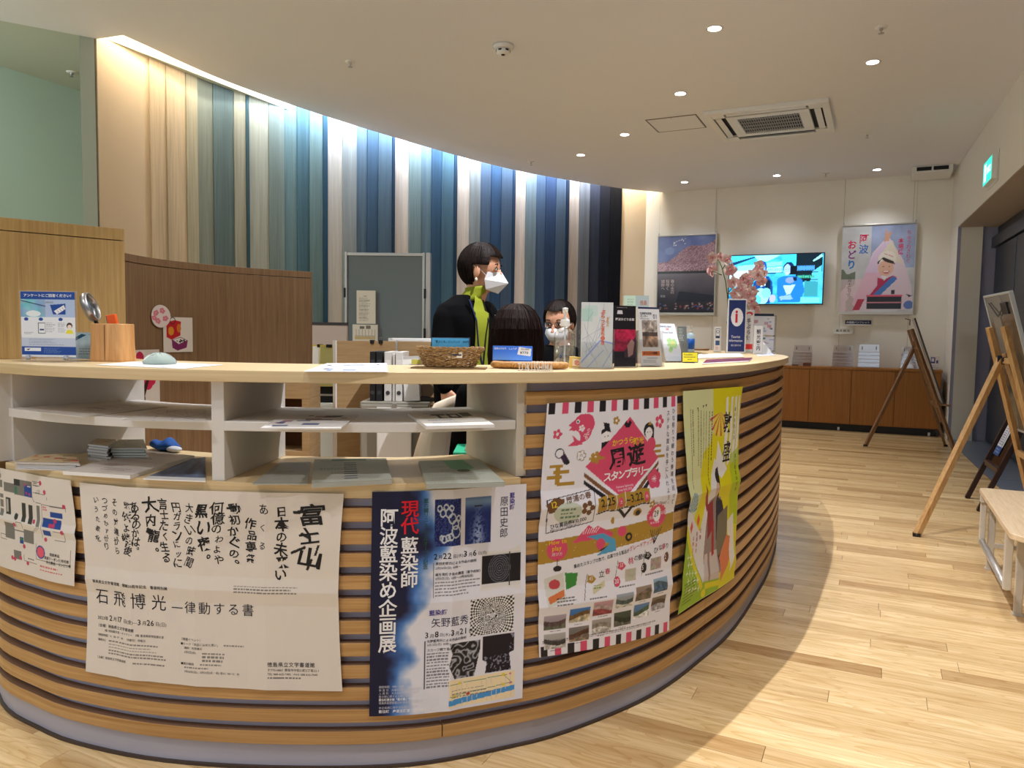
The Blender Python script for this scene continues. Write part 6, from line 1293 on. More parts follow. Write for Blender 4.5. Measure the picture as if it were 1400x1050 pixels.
t = thing('tape_dispenser', 'black desk tape dispenser at the right end of the binder row', 'tape dispenser', place(583, 4.0, .786), YAW)
ob('base', MB().prism([(-.045, 0), (.045, 0), (.04, .02), (-.03, .03)], -.02, .02, Matrix.Translation((0, .03, 0)) @ Matrix.Rotation(PI/2, 4, 'X')), M_BLACK, t, bevel=.003); ob('wheel', MB().lathe([(.012, -.014), (.04, -.014), (.04, .014), (.012, .014)], n=24, M=Matrix.Translation((0, .03, .058)) @ Matrix.Rotation(PI/2, 4, 'X')), mat('brown_tape', C8(96, 76, 52), .3), t)
t = thing('clipboard', 'white clipboard with a metal clip leaning on the grey steel cabinet', 'clipboard', place(538, 3.86, .0), YAW)
ob('board', MB().box(-.09, .09, .0, .004, .0, .0)if False else MB().box(-.09, .09, .03, .034, .40, .765), M_WPL, t); ob('sheet', MB().box(-.085, .085, .027, .03, .42, .75), M_PAPER, t); ob('clip', MB().box(-.012, .014, .018, .03, .745, .785), M_STEEL, t, bevel=.002); ob('stand', MB().bar((0, .06, 0), (0, .04, .42), .03, .01), M_GREYC, t)
# folding white board
t = thing('folding_board', 'tall grey folding notice board with pale frame standing before the dyed wall', 'notice board', place(527, 6.35), YAW-.04)
ob('grey_panel', MB().box(-.325, .31, .004, .016, .35, 1.79), mat('grey_felt', C8(112, 122, 128), .8, bump=.3), t)
for (a, b, c, d) in [(-.345, -.325, .30, 1.82), (.31, .33, .30, 1.82)]: ob('frame_post', MB().box(a, b, -.008, .022, c, d), M_ALU, t, bevel=.002)
ob('frame_rail', MB().box(-.325, .31, -.006, .02, 1.79, 1.815), M_ALU, t, bevel=.002); ob('frame_rail', MB().box(-.325, .31, -.006, .02, .33, .35), M_ALU, t, bevel=.002)
ob('second_leaf', MB().box(.335, .375, .0, .05, .30, 1.82), M_ALU, t, bevel=.003)
for z in (1.48, 1.15, .5):
    for x in (-.348, .329): ob('hinge', MB().box(x-.006, x+.012, -.012, -.007, z-.04, z+.04), M_BLACK, t, bevel=.001)
for x in (-.335, .32, .355): ob('leg', MB().box(x-.012, x+.012, 0, .016, 0.02, .3), M_ALU, t); ob('foot', MB().box(x-.016, x+.016, -.18, .2, 0, .022), M_ALU, t, bevel=.003)
def wsheet(name, lab, px0, py0, px1, py1, dep, cv):
    a = PD(px0, py0, dep); b = PD(px1, py0, dep); c = PD(px0, py1, dep); w = np.linalg.norm(b-a); h = a[2]-c[2]
    o = cv.build(name, None, flat(a, (CY, SY, 0), (0, 0, -1), w, h)); tag(o, lab, 'notice'); return o
cv = Cv(160, 280, 3, (222, 216, 204)); cv.bars(20, 60, 100, 24, 8.4, (110, 104, 96), .45, 3); cv.bars(60, 44, 40, 1, 8, (40, 40, 40), .6, 3)
wsheet('notice_paper', 'upper printed white notice on the grey folding board', 487.5, 397, 513.5, 442.5, 6.33, cv)
cv = Cv(210, 140, 3, (222, 216, 206)); cv.rect(60, 14, 100, 34, (110, 106, 100)); cv.rect(110, 8, 150, 34, (120, 116, 110))
for i in range(7): cv.line(30+i*26, 40, 30+i*26, 90, 3, (130, 126, 120))
cv.rect(20, 96, 190, 120, (196, 176, 130)); cv.line(20, 90, 190, 90, 3, (120, 116, 110))
wsheet('notice_paper', 'lower white notice with a small chart on the grey folding board', 482, 443.5, 516.5, 467, 6.33, cv)
# teal bin
t = thing('teal_bin', 'teal green tall bin inside the kiosk, seen under the middle shelf', 'bin', place(641, 2.72), YAW)
ob('body', MB().prism([(-.05, 0), (.05, 0), (.05, .2), (-.05, .2)], 0, .70), mat('teal_plastic', C8(38, 160, 120), .5), t, bevel=.004); ob('lid', MB().box(-.053, .053, -.003, .203, .70, .72), mat('teal_plastic', C8(38, 160, 120), .5), t, bevel=.003)
# chairs
def shell_chair(lab, px, dep, rot, zs=.44):
    t = thing('office_chair', lab, 'chair', place(px, dep), rot)
    M_SH = mat('beige_shell', C8(206, 190, 168), .5)
    mb = MB(); n, m = 12, 10
    for i in range(n+1):
        v = i/n; z = zs+.04+v*.40; yb = .20+.07*v*v
        for j in range(m+1):
            u = -1+2*j/m; w = (.20-.06*v**3); mb.v.append((u*w, yb-.06*u*u*(1-.2*v), z-.03*u*u*v))
    for i in range(n):
        for j in range(m): b = i*(m+1)+j; mb.f.append((b, b+1, b+m+2, b+m+1))
    ob('backrest', mb, M_SH, t, smooth=True, solid=.014); ob('seat', MB().prism(rr(.215, .07), zs-.03, zs+.03), mat('seat_cloth', C8(70, 72, 78), .85), t, bevel=.01)
    ob('back_support', MB().bar((0, .05, zs-.02), (0, .22, zs+.1), .05, .012), M_BLACK, t); ob('column', MB().lathe([(.03, .08), (.03, .25), (.02, .25), (.02, zs-.03)], n=14), M_STEEL, t)
    for k in range(5):
        a = k*2*PI/5+.3; e = (.23*math.cos(a), .23*math.sin(a), .06); ob('leg', MB().bar((0, 0, .10), e, .035, .022), M_BLACK, t, bevel=.004); ob('caster', MB().lathe([(.0001, -.01), (.028, -.01), (.028, .01), (.0001, .01)], n=14, M=Matrix.Translation((e[0], e[1], .028)) @ Matrix.Rotation(PI/2, 4, 'X') @ Matrix.Rotation(a, 4, 'Y')), M_BLACK, t)
    return t
shell_chair('empty office chair with a curved beige shell back beside the standing woman', 548, 3.2, YAW-1.9, .46)
# ================================================================== PEOPLE
def person(lab, loc, rot): return thing('person', lab, 'person', loc, rot)
def remesh(o, v, smooth=4):
    k = o.modifiers.new('r', 'REMESH'); k.mode = 'VOXEL'; k.voxel_size = v; k.use_smooth_shade = True
    s = o.modifiers.new('s', 'SMOOTH'); s.iterations = smooth; s.factor = .5; return o
def limb(mb, pts, rs, n=14): mb.tube(pts, rs, n); [mb.ball(p, r*.98, 12, 8) for p, r in zip(pts, rs)]; return mb
def hand(mb, w, d, side, k=1.0, curl=.5):
    """wrist w, direction d of the hand, side = towards the thumb"""
    w = Vector(w); d = Vector(d).normalized(); side = Vector(side); side = (side-d*side.dot(d)).normalized(); nrm = d.cross(side)
    mb.loft([(w, .024*k, .017*k, side, nrm), (w+d*.03*k, .032*k, .016*k, side, nrm), (w+d*.075*k, .038*k, .014*k, side, nrm), (w+d*.092*k, .034*k, .012*k, side, nrm)], 14)
    for i, (o, L) in enumerate([(.027, .066), (.009, .074), (-.009, .069), (-.026, .054)]):
        b = w+d*.085*k+side*o*k; pts = [b]; dd = d.copy()
        for s in range(3): dd = (dd*math.cos(curl*.6)+nrm*math.sin(curl*.6)).normalized(); b = b+dd*L*k/3*(1.15-.15*s); pts.append(b)
        mb.tube(pts, [.0085*k, .008*k, .0075*k, .006*k], 8); mb.ball(pts[-1], .006*k, 8, 6)
    b = w+d*.03*k+side*.026*k; mb.tube([b, b+(side*.7+d).normalized()*.032*k, b+(side*.35+d).normalized()*.06*k+nrm*.006, b+(side*.2+d).normalized()*.082*k+nrm*.014], [.012*k, .0105*k, .009*k, .007*k], 8)
def head(mb, c, f, up, s=1.0):
    """c: centre of the skull, f: facing"""
    c = Vector(c); f = Vector(f).normalized(); up = Vector(up); up = (up-f*up.dot(f)).normalized(); r = f.cross(up)
    F = Matrix(((r[0], f[0], up[0], c[0]), (r[1], f[1], up[1], c[1]), (r[2], f[2], up[2], c[2]), (0, 0, 0, 1)))
    mb.ball((0, -.006*s, .018*s), (.073*s, .092*s, .088*s), 20, 14, F); mb.ball((0, .022*s, -.045*s), (.056*s, .058*s, .066*s), 18, 12, F); mb.ball((0, .062*s, -.085*s), (.026*s, .022*s, .022*s), 12, 8, F)
    mb.ball((0, .087*s, -.022*s), (.011*s, .018*s, .024*s), 10, 8, F); mb.ball((0, .099*s, -.034*s), (.014*s, .012*s, .010*s), 10, 8, F)
    for e in (-1, 1): mb.ball((e*.074*s, -.006*s, -.016*s), (.008*s, .018*s, .030*s), 10, 8, F)
    mb.tube([F @ Vector((0, -.02*s, -.05*s)), F @ Vector((0, -.030*s, -.15*s))], [.050*s, .052*s], 16); return F
def eyes(F, s, parent, closed=False):
    for e in (-1, 1):
        ob('eye', MB().ball((e*.031*s, .079*s, .004*s), (.013*s, .007*s, .006*s), 10, 6, F), mat('eye_white', C8(226, 220, 214), .3), parent, smooth=True)
        ob('iris', MB().ball((e*.031*s, .0845*s, .004*s), (.006*s, .003*s, .006*s), 8, 6, F), mat('dark_iris', C8(24, 16, 14), .2), parent)
        ob('eyelid', MB().tube([F @ Vector(((e*.031+q)*s, (.083-abs(q)*.25)*s, (.011-q*q*22)*s)) for q in (-.014, -.007, 0, .007, .014)], .0022*s, 6), M_HAIR, parent)
        ob('eyebrow', MB().tube([F @ Vector(((e*.033+q)*s, (.085-abs(q)*.35)*s, (.030-q*q*20)*s)) for q in (-.017, -.008, 0, .008, .017)], .0028*s, 6), M_HAIR, parent)
M_MASK = mat('white_mask_fabric', C8(226, 228, 232), .75)
def shellpart(F, rad, cen, keep, thick, n=40, m=28, fn=None):
    mb = MB(); idx = {}
    for i in range(m+1):
        t = PI*i/m
        for k in range(n):
            a = 2*PI*k/n; d = (math.sin(t)*math.cos(a), math.sin(t)*math.sin(a), math.cos(t)); g = fn(d) if fn else 1
            mb.v.append(tuple(F @ Vector((cen[0]+rad[0]*d[0]*g, cen[1]+rad[1]*d[1]*g, cen[2]+rad[2]*d[2]*g))))
    for i in range(m):
        for k in range(n):
            t = PI*(i+.5)/m; a = 2*PI*(k+.5)/n; d = (math.sin(t)*math.cos(a), math.sin(t)*math.sin(a), math.cos(t))
            if keep(d): q = i*n+k; w = i*n+(k+1) % n; mb.f.append((q, q+n, w+n, w))
    return mb
def strands(F, rad, cen, keep, parent, n=300, seed=1, g0=1.03):
    rr_ = random.Random(seed); mb = MB()
    for k in range(n):
        a = rr_.random()*2*PI; g = g0+rr_.random()*.035; pts = []; w = rr_.uniform(-.12, .12)
        for i in range(1, 15):
            t = .12+i*.19; aa = a+w*i/6; d = (math.sin(t)*math.cos(aa), math.sin(t)*math.sin(aa), math.cos(t))
            if not keep(d) or t > 2.75: break
            pts.append(F @ Vector((cen[0]+rad[0]*d[0]*g, cen[1]+rad[1]*d[1]*g, cen[2]+rad[2]*d[2]*g)))
        if len(pts) > 2:
            pts.append(pts[-1]+(pts[-1]-pts[-2])*.6); mb.tube(pts, [.0028]*(len(pts)-1)+[.0006], 4)
    ob('hair_strands', mb, M_HAIR, parent, kind='stuff')
# --- standing woman
DW = 3.72; lw = place(638, DW); tW = person('standing woman in black jacket and green turtleneck with white mask, facing right', lw, YAW)
def lc(px, py, dep=DW): p = PD(px, py, dep)-np.array(lw); return Vector((p[0]*CY+p[1]*SY, -p[0]*SY+p[1]*CY, p[2]))
hc = lc(660, 369); fdir = Vector((.96, -.28, -.06))
body = MB(); FW = head(body, hc, fdir, (.04, 0, 1), 1.0)
sh = lc(634, 416).z
tf = Vector((.80, -.60, 0)); ts = Vector((-.60, -.80, 0)); tc_ = Vector((-.012, .0, 0))
def sec(z, a, b, dx=0): return (tc_+Vector((dx, 0, z)), a, b, ts, tf)
body.loft([sec(.86, .15, .10), sec(1.0, .13, .09), sec(1.15, .15, .10), sec(sh-.03, .15, .08), sec(sh+.04, .06, .055, .02)], 20)
neckb = hc-Vector((.025, 0, .115)); limb(body, [tuple(tc_+Vector((.01, 0, sh))), tuple(neckb)], [.055, .05])
for s in (-1, 1): limb(body, [tuple(tc_+ts*s*.08+Vector((0, 0, .88))), tuple(tc_+ts*s*.085+tf*.02+Vector((0, 0, .48))), tuple(tc_+ts*s*.085+Vector((0, 0, .09)))], [.075, .05, .035])
hw = lc(609, 530, 3.52); shn = tc_+ts*.145+Vector((0, 0, sh-.065)); eln = lc(601, 500, 3.55)
limb(body, [tuple(shn), tuple(eln), tuple(hw)], [.045, .036, .026]); hand(body, hw-Vector((0, 0, .0)), (.22, -.1, -1), (.9, -.35, 0), 1.0, .35)
shf = tc_-ts*.165+Vector((0, 0, sh-.035)); elf = shf+Vector((.06, .02, -.28)); hf = elf+Vector((.2, -.04, -.05)); limb(body, [tuple(shf), tuple(elf), tuple(hf)], [.045, .036, .026]); hand(body, hf, (1, -.1, -.1), (0, -.3, 1), .95, .4)
remesh(ob('body', body, M_SKIN, tW, smooth=True, recalc=False), .0055, 3)
jk = MB(); jk.loft([sec(.80, .165, .125), sec(.92, .175, .13), sec(1.05, .155, .115), sec(1.2, .175, .125), sec(sh-.06, .185, .115), sec(sh-.01, .165, .09), sec(sh+.02, .105, .07, .006), sec(sh+.045, .07, .062, .012)], 28)
limb(jk, [tuple(shn+Vector((0, 0, -.005))), tuple(eln), tuple(eln*.04+hw*.96)], [.056, .052, .040]); limb(jk, [tuple(shf), tuple(elf), tuple(elf*.3+hf*.7)], [.062, .055, .042])
remesh(ob('jacket', jk, M_JACKET, tW, smooth=True, recalc=False), .009, 4)
tr = MB(); tr.loft([sec(.93, .155, .105), sec(.85, .165, .12), sec(.78, .16, .115)], 24)
for s in (-1, 1): limb(tr, [tuple(tc_+ts*s*.08+Vector((0, 0, .82))), tuple(tc_+ts*s*.085+tf*.02+Vector((0, 0, .48))), tuple(tc_+ts*s*.085+Vector((0, 0, .10)))], [.088, .066, .055])
remesh(ob('trousers', tr, M_JACKET, tW, smooth=True, recalc=False), .01, 3)
for s in (-1, 1): b = tc_+ts*s*.085; ob('shoe', MB().loft([(b+tf*(-.07)+Vector((0, 0, .04)), .03, .035, ts, Vector((0, 0, 1))), (b+Vector((0, 0, .045)), .04, .045, ts, Vector((0, 0, 1))), (b+tf*.10+Vector((0, 0, .03)), .042, .028, ts, Vector((0, 0, 1))), (b+tf*.17+Vector((0, 0, .022)), .025, .018, ts, Vector((0, 0, 1)))], 14), M_BLACK, tW, smooth=True)
M_GREEN = mat('lime_green_knit', C8(132, 142, 24), .85, bump=.6, bscale=150)
col = MB(); cdir = (hc+Vector((-.02, 0, -.06))-(tc_+Vector((.02, 0, sh+.0)))).normalized(); c0_ = tc_+Vector((.016, 0, sh+.012)); c1_ = neckb+Vector((.0, 0, .018))
ax1 = Vector((0, -1, 0)); ax2 = Vector((1, 0, .1))
col.loft([(c0_, .078, .074, ax1, ax2), (c0_*.6+c1_*.4, .064, .064, ax1, ax2), (c1_, .060, .062, ax1, ax2), (c1_+Vector((.002, 0, .014)), .060, .062, ax1, ax2)], 24); ob('sweater_collar', col, M_GREEN, tW, smooth=True)
pt = MB(); zs_ = [.86, .95, 1.05, 1.15, 1.25, sh-.03, sh+.01, sh+.04]; R_ = {.86: (.17, .128), .95: (.17, .128), 1.05: (.157, .117), 1.15: (.170, .124), 1.25: (.182, .122)}
for i, z in enumerate(zs_):
    a, b = R_.get(z, (.172, .10) if i == 5 else ((.115, .082) if i == 6 else (.08, .07))); w0 = -.16-.05*(6-i)/6; w1 = .30+.10*(6-i)/6
    for k in range(9): th = w0+(w1-w0)*k/8; pt.v.append(tuple(tc_+Vector((.008 if i > 5 else 0, 0, z))+ts*math.sin(th)*(a+.004)+tf*math.cos(th)*(b+.007)))
for i in range(7):
    for k in range(8): b = i*9+k; pt.f.append((b, b+1, b+10, b+9))
ob('sweater_front', pt, M_GREEN, tW, smooth=True, solid=.004)
def onfront(th, z, g=.012):
    a = np.interp(z, [.86, 1.05, 1.25, sh-.03, sh+.04], [.17, .157, .182, .172, .085]); b = np.interp(z, [.86, 1.05, 1.25, sh-.03, sh+.04], [.128, .117, .122, .10, .07]); return tc_+Vector((0, 0, z))+ts*math.sin(th)*(a+g)+tf*math.cos(th)*(b+g)
ob('lanyard', MB().tube([onfront(.5, sh+.02), onfront(.32, sh-.08), onfront(.25, 1.1), onfront(.1, 1.0)], .004, 6), M_NAVY, tW); ob('lanyard', MB().tube([onfront(-.3, sh+.02), onfront(-.12, sh-.08), onfront(-.04, 1.15), onfront(.06, 1.0)], .004, 6), M_BLACK, tW)
ob('lapel', MB().prism([(0, 0), (.03, -.02), (.012, -.24), (-.012, -.26)], -.002, .003, Matrix.Translation(onfront(.62, sh-.0, .008)) @ Matrix.Rotation(-.25, 4, 'Z') @ Matrix.Rotation(PI/2, 4, 'X')), M_JACKET, tW, bevel=.001)
ob('ribbon_pin', MB().tube([onfront(-.55, sh-.05), onfront(-.52, sh-.08), onfront(-.50, sh-.10), onfront(-.56, sh-.08)], .003, 5), M_WPL, tW)
eyes(FW, 1, tW)
KW = lambda d: (d[2] > .42) or (d[1] < .58 and d[2] > -.02) or (d[1] < -.14 and d[2] > -.95)
strands(FW, (.088, .110, .108), (0, -.012, .020), KW, tW, 420)
hr = shellpart(FW, (.088, .110, .108), (0, -.012, .020), KW, .01, fn=lambda d: 1+.02*math.sin(9*d[0]+7*d[2])+.03*max(0, d[1])*(d[2] > .3))
o = ob('hair', hr, M_HAIR, tW, smooth=True, solid=.012)
0 and ob('fringe', MB().loft([(FW @ Vector((-.045, .085, .070)), .02, .012, FW.to_3x3() @ Vector((1, 0, 0)), FW.to_3x3() @ Vector((0, .3, .9))), (FW @ Vector((0, .104, .058)), .03, .022, FW.to_3x3() @ Vector((0, 1, .2)), FW.to_3x3() @ Vector((0, 0, 1))), (FW @ Vector((.045, .085, .070)), .02, .012, FW.to_3x3() @ Vector((1, 0, 0)), FW.to_3x3() @ Vector((0, .3, .9)))], 12), M_HAIR, tW, smooth=True)
ob('ear', MB().ball((.082, -.002, -.016), (.007, .017, .028), 12, 8, FW), M_SKIN, tW, smooth=True); ob('earring', MB().ball((.086, .0, -.054), (.007, .007, .010), 10, 8, FW), mat('pearl', C8(226, 214, 196), .2), tW, smooth=True)
mk = MB()
for (x, y, z) in [(-.058, .045, -.012), (0, .100, -.008), (.058, .045, -.012), (-.066, .035, -.05), (0, .136, -.058), (.066, .035, -.05), (-.050, .040, -.096), (0, .088, -.112), (.050, .040, -.096)]: mk.v.append(tuple(FW @ Vector((x, y, z))))
mk.f = [(0, 1, 4, 3), (1, 2, 5, 4), (3, 4, 7, 6), (4, 5, 8, 7)]; ob('face_mask', mk, M_MASK, tW, solid=.002)
for e in (-1, 1): ob('mask_strap', MB().tube([FW @ Vector((e*.062, .04, -.03)), FW @ Vector((e*.078, .015, -.005)), FW @ Vector((e*.084, -.02, .012))], .0018, 5), M_MASK, tW)
# --- seated woman seen from behind
def seated(loc, rot, lab, z_head, s=1.0, m=M_JACKET, face=(0, 1, 0), headoff=(0, 0), nk=.215):
    t = person(lab, loc, rot); b = MB(); zh = z_head-.106*s; c = Vector((headoff[0], headoff[1], zh)); F = head(b, c, face, (0, 0, 1), s); shz = zh-nk*s
    b.loft([((0, 0, .50), .16, .11, (1, 0, 0), (0, 1, 0)), ((0, 0, .7), .14, .10, (1, 0, 0), (0, 1, 0)), ((0, 0, shz-.02), .17, .09, (1, 0, 0), (0, 1, 0)), ((0, 0, shz+.04), .06, .05, (1, 0, 0), (0, 1, 0))], 20)
    limb(b, [(0, 0, shz), tuple(c+Vector((0, -.02, -.1)))], [.055, .05])
    j = MB(); j.loft([((0, 0, .48), .185, .14, (1, 0, 0), (0, 1, 0)), ((0, 0, .7), .165, .12, (1, 0, 0), (0, 1, 0)), ((0, 0, shz-.06), .20, .11, (1, 0, 0), (0, 1, 0)), ((0, 0, shz), .17, .085, (1, 0, 0), (0, 1, 0)), ((0, 0, shz+.04), .075, .065, (1, 0, 0), (0, 1, 0))], 24)
    tr = MB()
    for e in (-1, 1):
        sh_ = (e*.175, 0, shz-.03); el = (e*.21, .06, shz-.29); ha = (e*.14, .27, shz-.27)
        limb(b, [sh_, el, ha], [.045, .038, .027]); hand(b, ha, (-e*.4, 1, -.1), (-e*.8, .2, .5), .95*s, .4); limb(j, [sh_, el, tuple(Vector(el)*.3+Vector(ha)*.7)], [.06, .052, .04])
        limb(b, [(e*.09, .03, .52), (e*.11, .42, .50), (e*.11, .44, .10)], [.075, .052, .036]); limb(tr, [(e*.09, .0, .525), (e*.11, .42, .50), (e*.11, .44, .10)], [.088, .066, .05])
        ob('shoe', MB().loft([((e*.11, .38, .035), .03, .033, (1, 0, 0), (0, 0, 1)), ((e*.11, .48, .04), .04, .038, (1, 0, 0), (0, 0, 1)), ((e*.11, .60, .022), .028, .02, (1, 0, 0), (0, 0, 1))], 14), M_BLACK, t, smooth=True)
    remesh(ob('body', b, M_SKIN, t, smooth=True, recalc=False), .0055, 3); remesh(ob('jacket', j, m, t, smooth=True, recalc=False), .01, 3); remesh(ob('trousers', tr, M_JACKET, t, smooth=True, recalc=False), .01, 3)
    return t, F, shz
ls = place(705, 2.98); zt = PD(705, 415.5, 2.98)[2]
tS, FS, shz = seated(ls, YAW+.1, 'seated person with long dark brown hair, seen from behind', zt-.012, 1.0)
M_HAIR2 = wood('dark_brown_hair', C8(38, 20, 16), C8(16, 10, 9), (60, 60, 2), 3, .7, spec=.12)
hb = MB(); cz = zt-.118; R3 = [(zt-.002, .022), (zt-.008, .045), (zt-.028, .070), (zt-.06, .088), (zt-.10, .098), (zt-.16, .104), (zt-.24, .108), (zt-.33, .104), (zt-.42, .09)]
hb.loft([(Vector((0, -.022-.02*min(1, i/5), z)), r_, r_*(1.04 if i < 5 else .62), (1, 0, 0), (0, 1, 0)) for i, (z, r_) in enumerate(R3)], 36, skip=lambda i, k: i >= 3 and 5 < k < 13)
for i, v in enumerate(hb.v): a = math.atan2(v[1], v[0]); hb.v[i] = (v[0]*(1+.012*math.sin(a*22)), v[1]*(1+.012*math.sin(a*22+1)), v[2])
ob('long_hair', hb, M_HAIR2, tS, smooth=True, solid=.006)
st_ = MB()
for k in range(260):
    a = random.random()*2*PI; pts = []; j0 = random.uniform(0, 1.2)
    if 5/36 < a/2/PI < 13.5/36: j0 = 0; last = 3
    else: last = 8
    for i in range(last+1):
        z, r_ = R3[i]; cc = -.022-.02*min(1, i/5); aa = a+.06*math.sin(i*.9+k); g = 1.01+.02*random.random()
        pts.append((r_*g*math.cos(aa), cc+r_*(1.04 if i < 5 else .62)*g*math.sin(aa)*1.0, z+.001))
    st_.tube(pts, .0016, 4)
ob('hair_strands', st_, M_HAIR2, tS, kind='stuff')
# --- seated man with glasses
lm = place(764, 4.15); zm = PD(763, 413, 4.15)[2]
tM, FM, shm = seated(lm, YAW+.0, 'seated person with glasses, dark hair and white mask behind the sanitizer bottle', zm-.004, 1.0, face=(-.42, -.88, -.22), nk=.165)
strands(FM, (.083, .104, .100), (0, -.010, .018), lambda d: (d[2] > .62) or (d[1] < .25 and d[2] > -.15) or (d[1] < -.3 and d[2] > -.6), tM, 260, 5)
o = ob('hair', shellpart(FM, (.083, .104, .100), (0, -.010, .018), lambda d: (d[2] > .62) or (d[1] < .25 and d[2] > -.15) or (d[1] < -.3 and d[2] > -.6), .01, fn=lambda d: 1+.015*math.sin(11*d[0]+5*d[2])), M_HAIR, tM, smooth=True, solid=.008)
eyes(FM, 1, tM)
for e in (-1, 1):
    N = 20; ob('glasses_rim', MB().tube([FM @ Vector((e*.033+.025*math.cos(2*PI*i/N), .096-.01*abs(math.cos(2*PI*i/N)), .002+.018*math.sin(2*PI*i/N))) for i in range(N+1)], .0018, 6, False), M_BLACK, tM)
    ob('glasses_arm', MB().tube([FM @ Vector((e*.058, .09, .008)), FM @ Vector((e*.080, .0, .004))], .002, 6), M_BLACK, tM)
    ob('mask_strap', MB().tube([FM @ Vector((e*.062, .05, -.02)), FM @ Vector((e*.082, .0, .0))], .0018, 5), M_MASK, tM)
ob('glasses_bridge', MB().tube([FM @ Vector((-.008, .096, .006)), FM @ Vector((.008, .096, .006))], .0018, 6), M_BLACK, tM)
mk = MB()
for iz, (z, yy_, w) in enumerate([(-.016, .100, .060), (-.035, .112, .066), (-.055, .116, .068), (-.078, .110, .062), (-.100, .088, .048)]):
    for k in range(7): u = -1+k/3; mk.v.append(tuple(FM @ Vector((u*w, yy_-.065*u*u-.004*(iz % 2), z))))
for i in range(4):
    for k in range(6): b = i*7+k; mk.f.append((b, b+1, b+8, b+7))
ob('face_mask', mk, M_MASK, tM, smooth=True, solid=.002)
shell_chair('office chair with beige shell back under the seated long-haired person', 705, 2.96, YAW+PI, .42)
shell_chair('office chair with beige shell back under the seated person with glasses', 764, 4.17, YAW, .42)
# ================================================================== FAR WALL
YW = FARY-.012
def onwall(px, py): return WY(px, py, YW-.02)
# hanging posters
def wall_poster(name, lab, px0, py0, px1, py1, cv, wires):
    a = onwall(px0, py0); b = onwall(px1, py1); w = b[0]-a[0]; h = a[2]-b[2]
    t = thing(name, lab, 'poster', ((a[0]+b[0])/2, YW-.03, b[2]))
    Lm = Matrix.Rotation(.012, 4, 'X')
    ob('backing', MB().box(-w/2, w/2, .0, .012, 0, h, Lm), mat('poster_board', C8(196, 192, 186), .5), t)
    for nm_, z0, z1 in (('top_rail', h-.012, h+.004), ('bottom_rail', -.012, .026)): ob(nm_, MB().box(-w/2-.006, w/2+.006, -.012, .014, z0, z1, Lm), M_ALU, t, bevel=.002)
    for s in (-1, 1): ob('side_rail', MB().box(s*(w/2)-.006, s*(w/2)+.006, -.008, .014, 0, h, Lm), M_ALU, t)
    for s in (-1, 1): ob('wire_hook', MB().box(s*(w/2-.01)-.008, s*(w/2-.01)+.008, -.01, .006, h, h+.035), M_STEEL, t); ob('wire', MB().tube([(s*(w/2-.01), .0, h+.03), (s*(w/2-.01), .018, CEIL-b[2])], .0018, 5), M_STEEL, t)
    cv.build('print', t, flat(tuple(Lm @ Vector((-w/2+.006, -.003, h-.012))), (1, 0, 0), tuple(Lm.to_3x3() @ Vector((0, 0, -1))), w-.012, h-.038), attrmat('glossy_print', .22, spec=.5)); return t
cv = Cv(728, 1030, 8, (60, 66, 100)); n = fnoise(cv.H, cv.W, 4, 4); nf = RNG.random(n.shape); X, Y = cv.X/728, cv.Y/1030
sky = np.stack([70+60*n, 84+60*n, 140+50*n], -1)/255; hillm = Y > .34-.30*X+.04*np.sin(X*9)
hill = np.stack([150+70*(nf-.5)+50*(n-.5), 118+70*(nf-.5)+50*(n-.5), 132+70*(nf-.5)+50*(n-.5)], -1)/255
cv.a = np.where((hillm & (Y < .48))[..., None], hill, sky); wat = Y >= .48; k = np.clip((Y-.48)/.45, 0, 1)
water = np.stack([112-84*k+30*(n-.5), 106-82*k+30*(n-.5), 118-78*k+30*(n-.5)], -1)/255; cv.a = np.where(wat[..., None], water, cv.a)
cv.a[(Y > .46) & (Y < .485)] = (.14, .13, .16); m = (hillm & (Y < .47) & (Y > .36)); cv.a[m] += .10*nf[m][:, None]; cv.ell(150, 200, 60, 50, (130, 150, 190), .5)
for i in range(14): cv.ell(190+random.random()*160, 40+random.random()*100, 6, 6, (226, 226, 236))
cv.poly([(280, 740), (728, 800), (728, 880), (250, 880)], (20, 22, 44)); cv.rect(0, 900, 728, 1000, (40, 34, 46), .6)
for i in range(50): cv.ell(random.random()*728, 900+random.random()*90, 12, 10, random.choice([(150, 60, 66), (60, 80, 150), (140, 110, 110), (40, 40, 50), (170, 150, 150)]))
for j, st in enumerate(['春の水辺', '桜咲く', '城跡へ']): cv.text(st, 170-j*62, 580, 52, (196, 178, 176), True, 0, .92)
cv.text('徳島', 40, 790, 34, (176, 176, 186))
wall_poster('hanging_poster', 'hanging poster of cherry blossom hill above dark water, left on the far wall', 900.5, 323, 976.5, 430, cv, None)
cv = Cv(728, 1030, 7, (214, 216, 222)); n = fnoise(cv.H, cv.W, 5, 4); X, Y = cv.X/728, cv.Y/1030
cv.a = np.stack([196+50*(n-.5)-40*((X > .4) & (Y < .5)), 200+50*(n-.5)-30*((X > .4) & (Y < .5)), 206+50*(n-.5)], -1)/255
m = (Y > .5) & (X < .2) & (n > .5); cv.a[m] = (.42, .47, .40); m = (Y > .62) & (X < .45); cv.a[m] = cv.a[m]*.3+.7*np.stack([232-60*np.clip(n[m]-.5, 0, 1), 200+0*n[m], 210+0*n[m]], -1)/255
cv.poly([(470, 150), (520, 240), (620, 420), (700, 700), (728, 900), (728, 1000), (560, 1010), (240, 1000), (120, 940), (200, 700), (260, 520), (310, 330), (420, 180)], (222, 204, 220))
cv.poly([(430, 200), (330, 330), (250, 520), (230, 600), (330, 600), (420, 470), (480, 360)], (214, 190, 226), .7); cv.poly([(250, 560), (420, 560), (400, 760), (250, 900), (120, 950), (180, 760)], (226, 170, 196), .6)
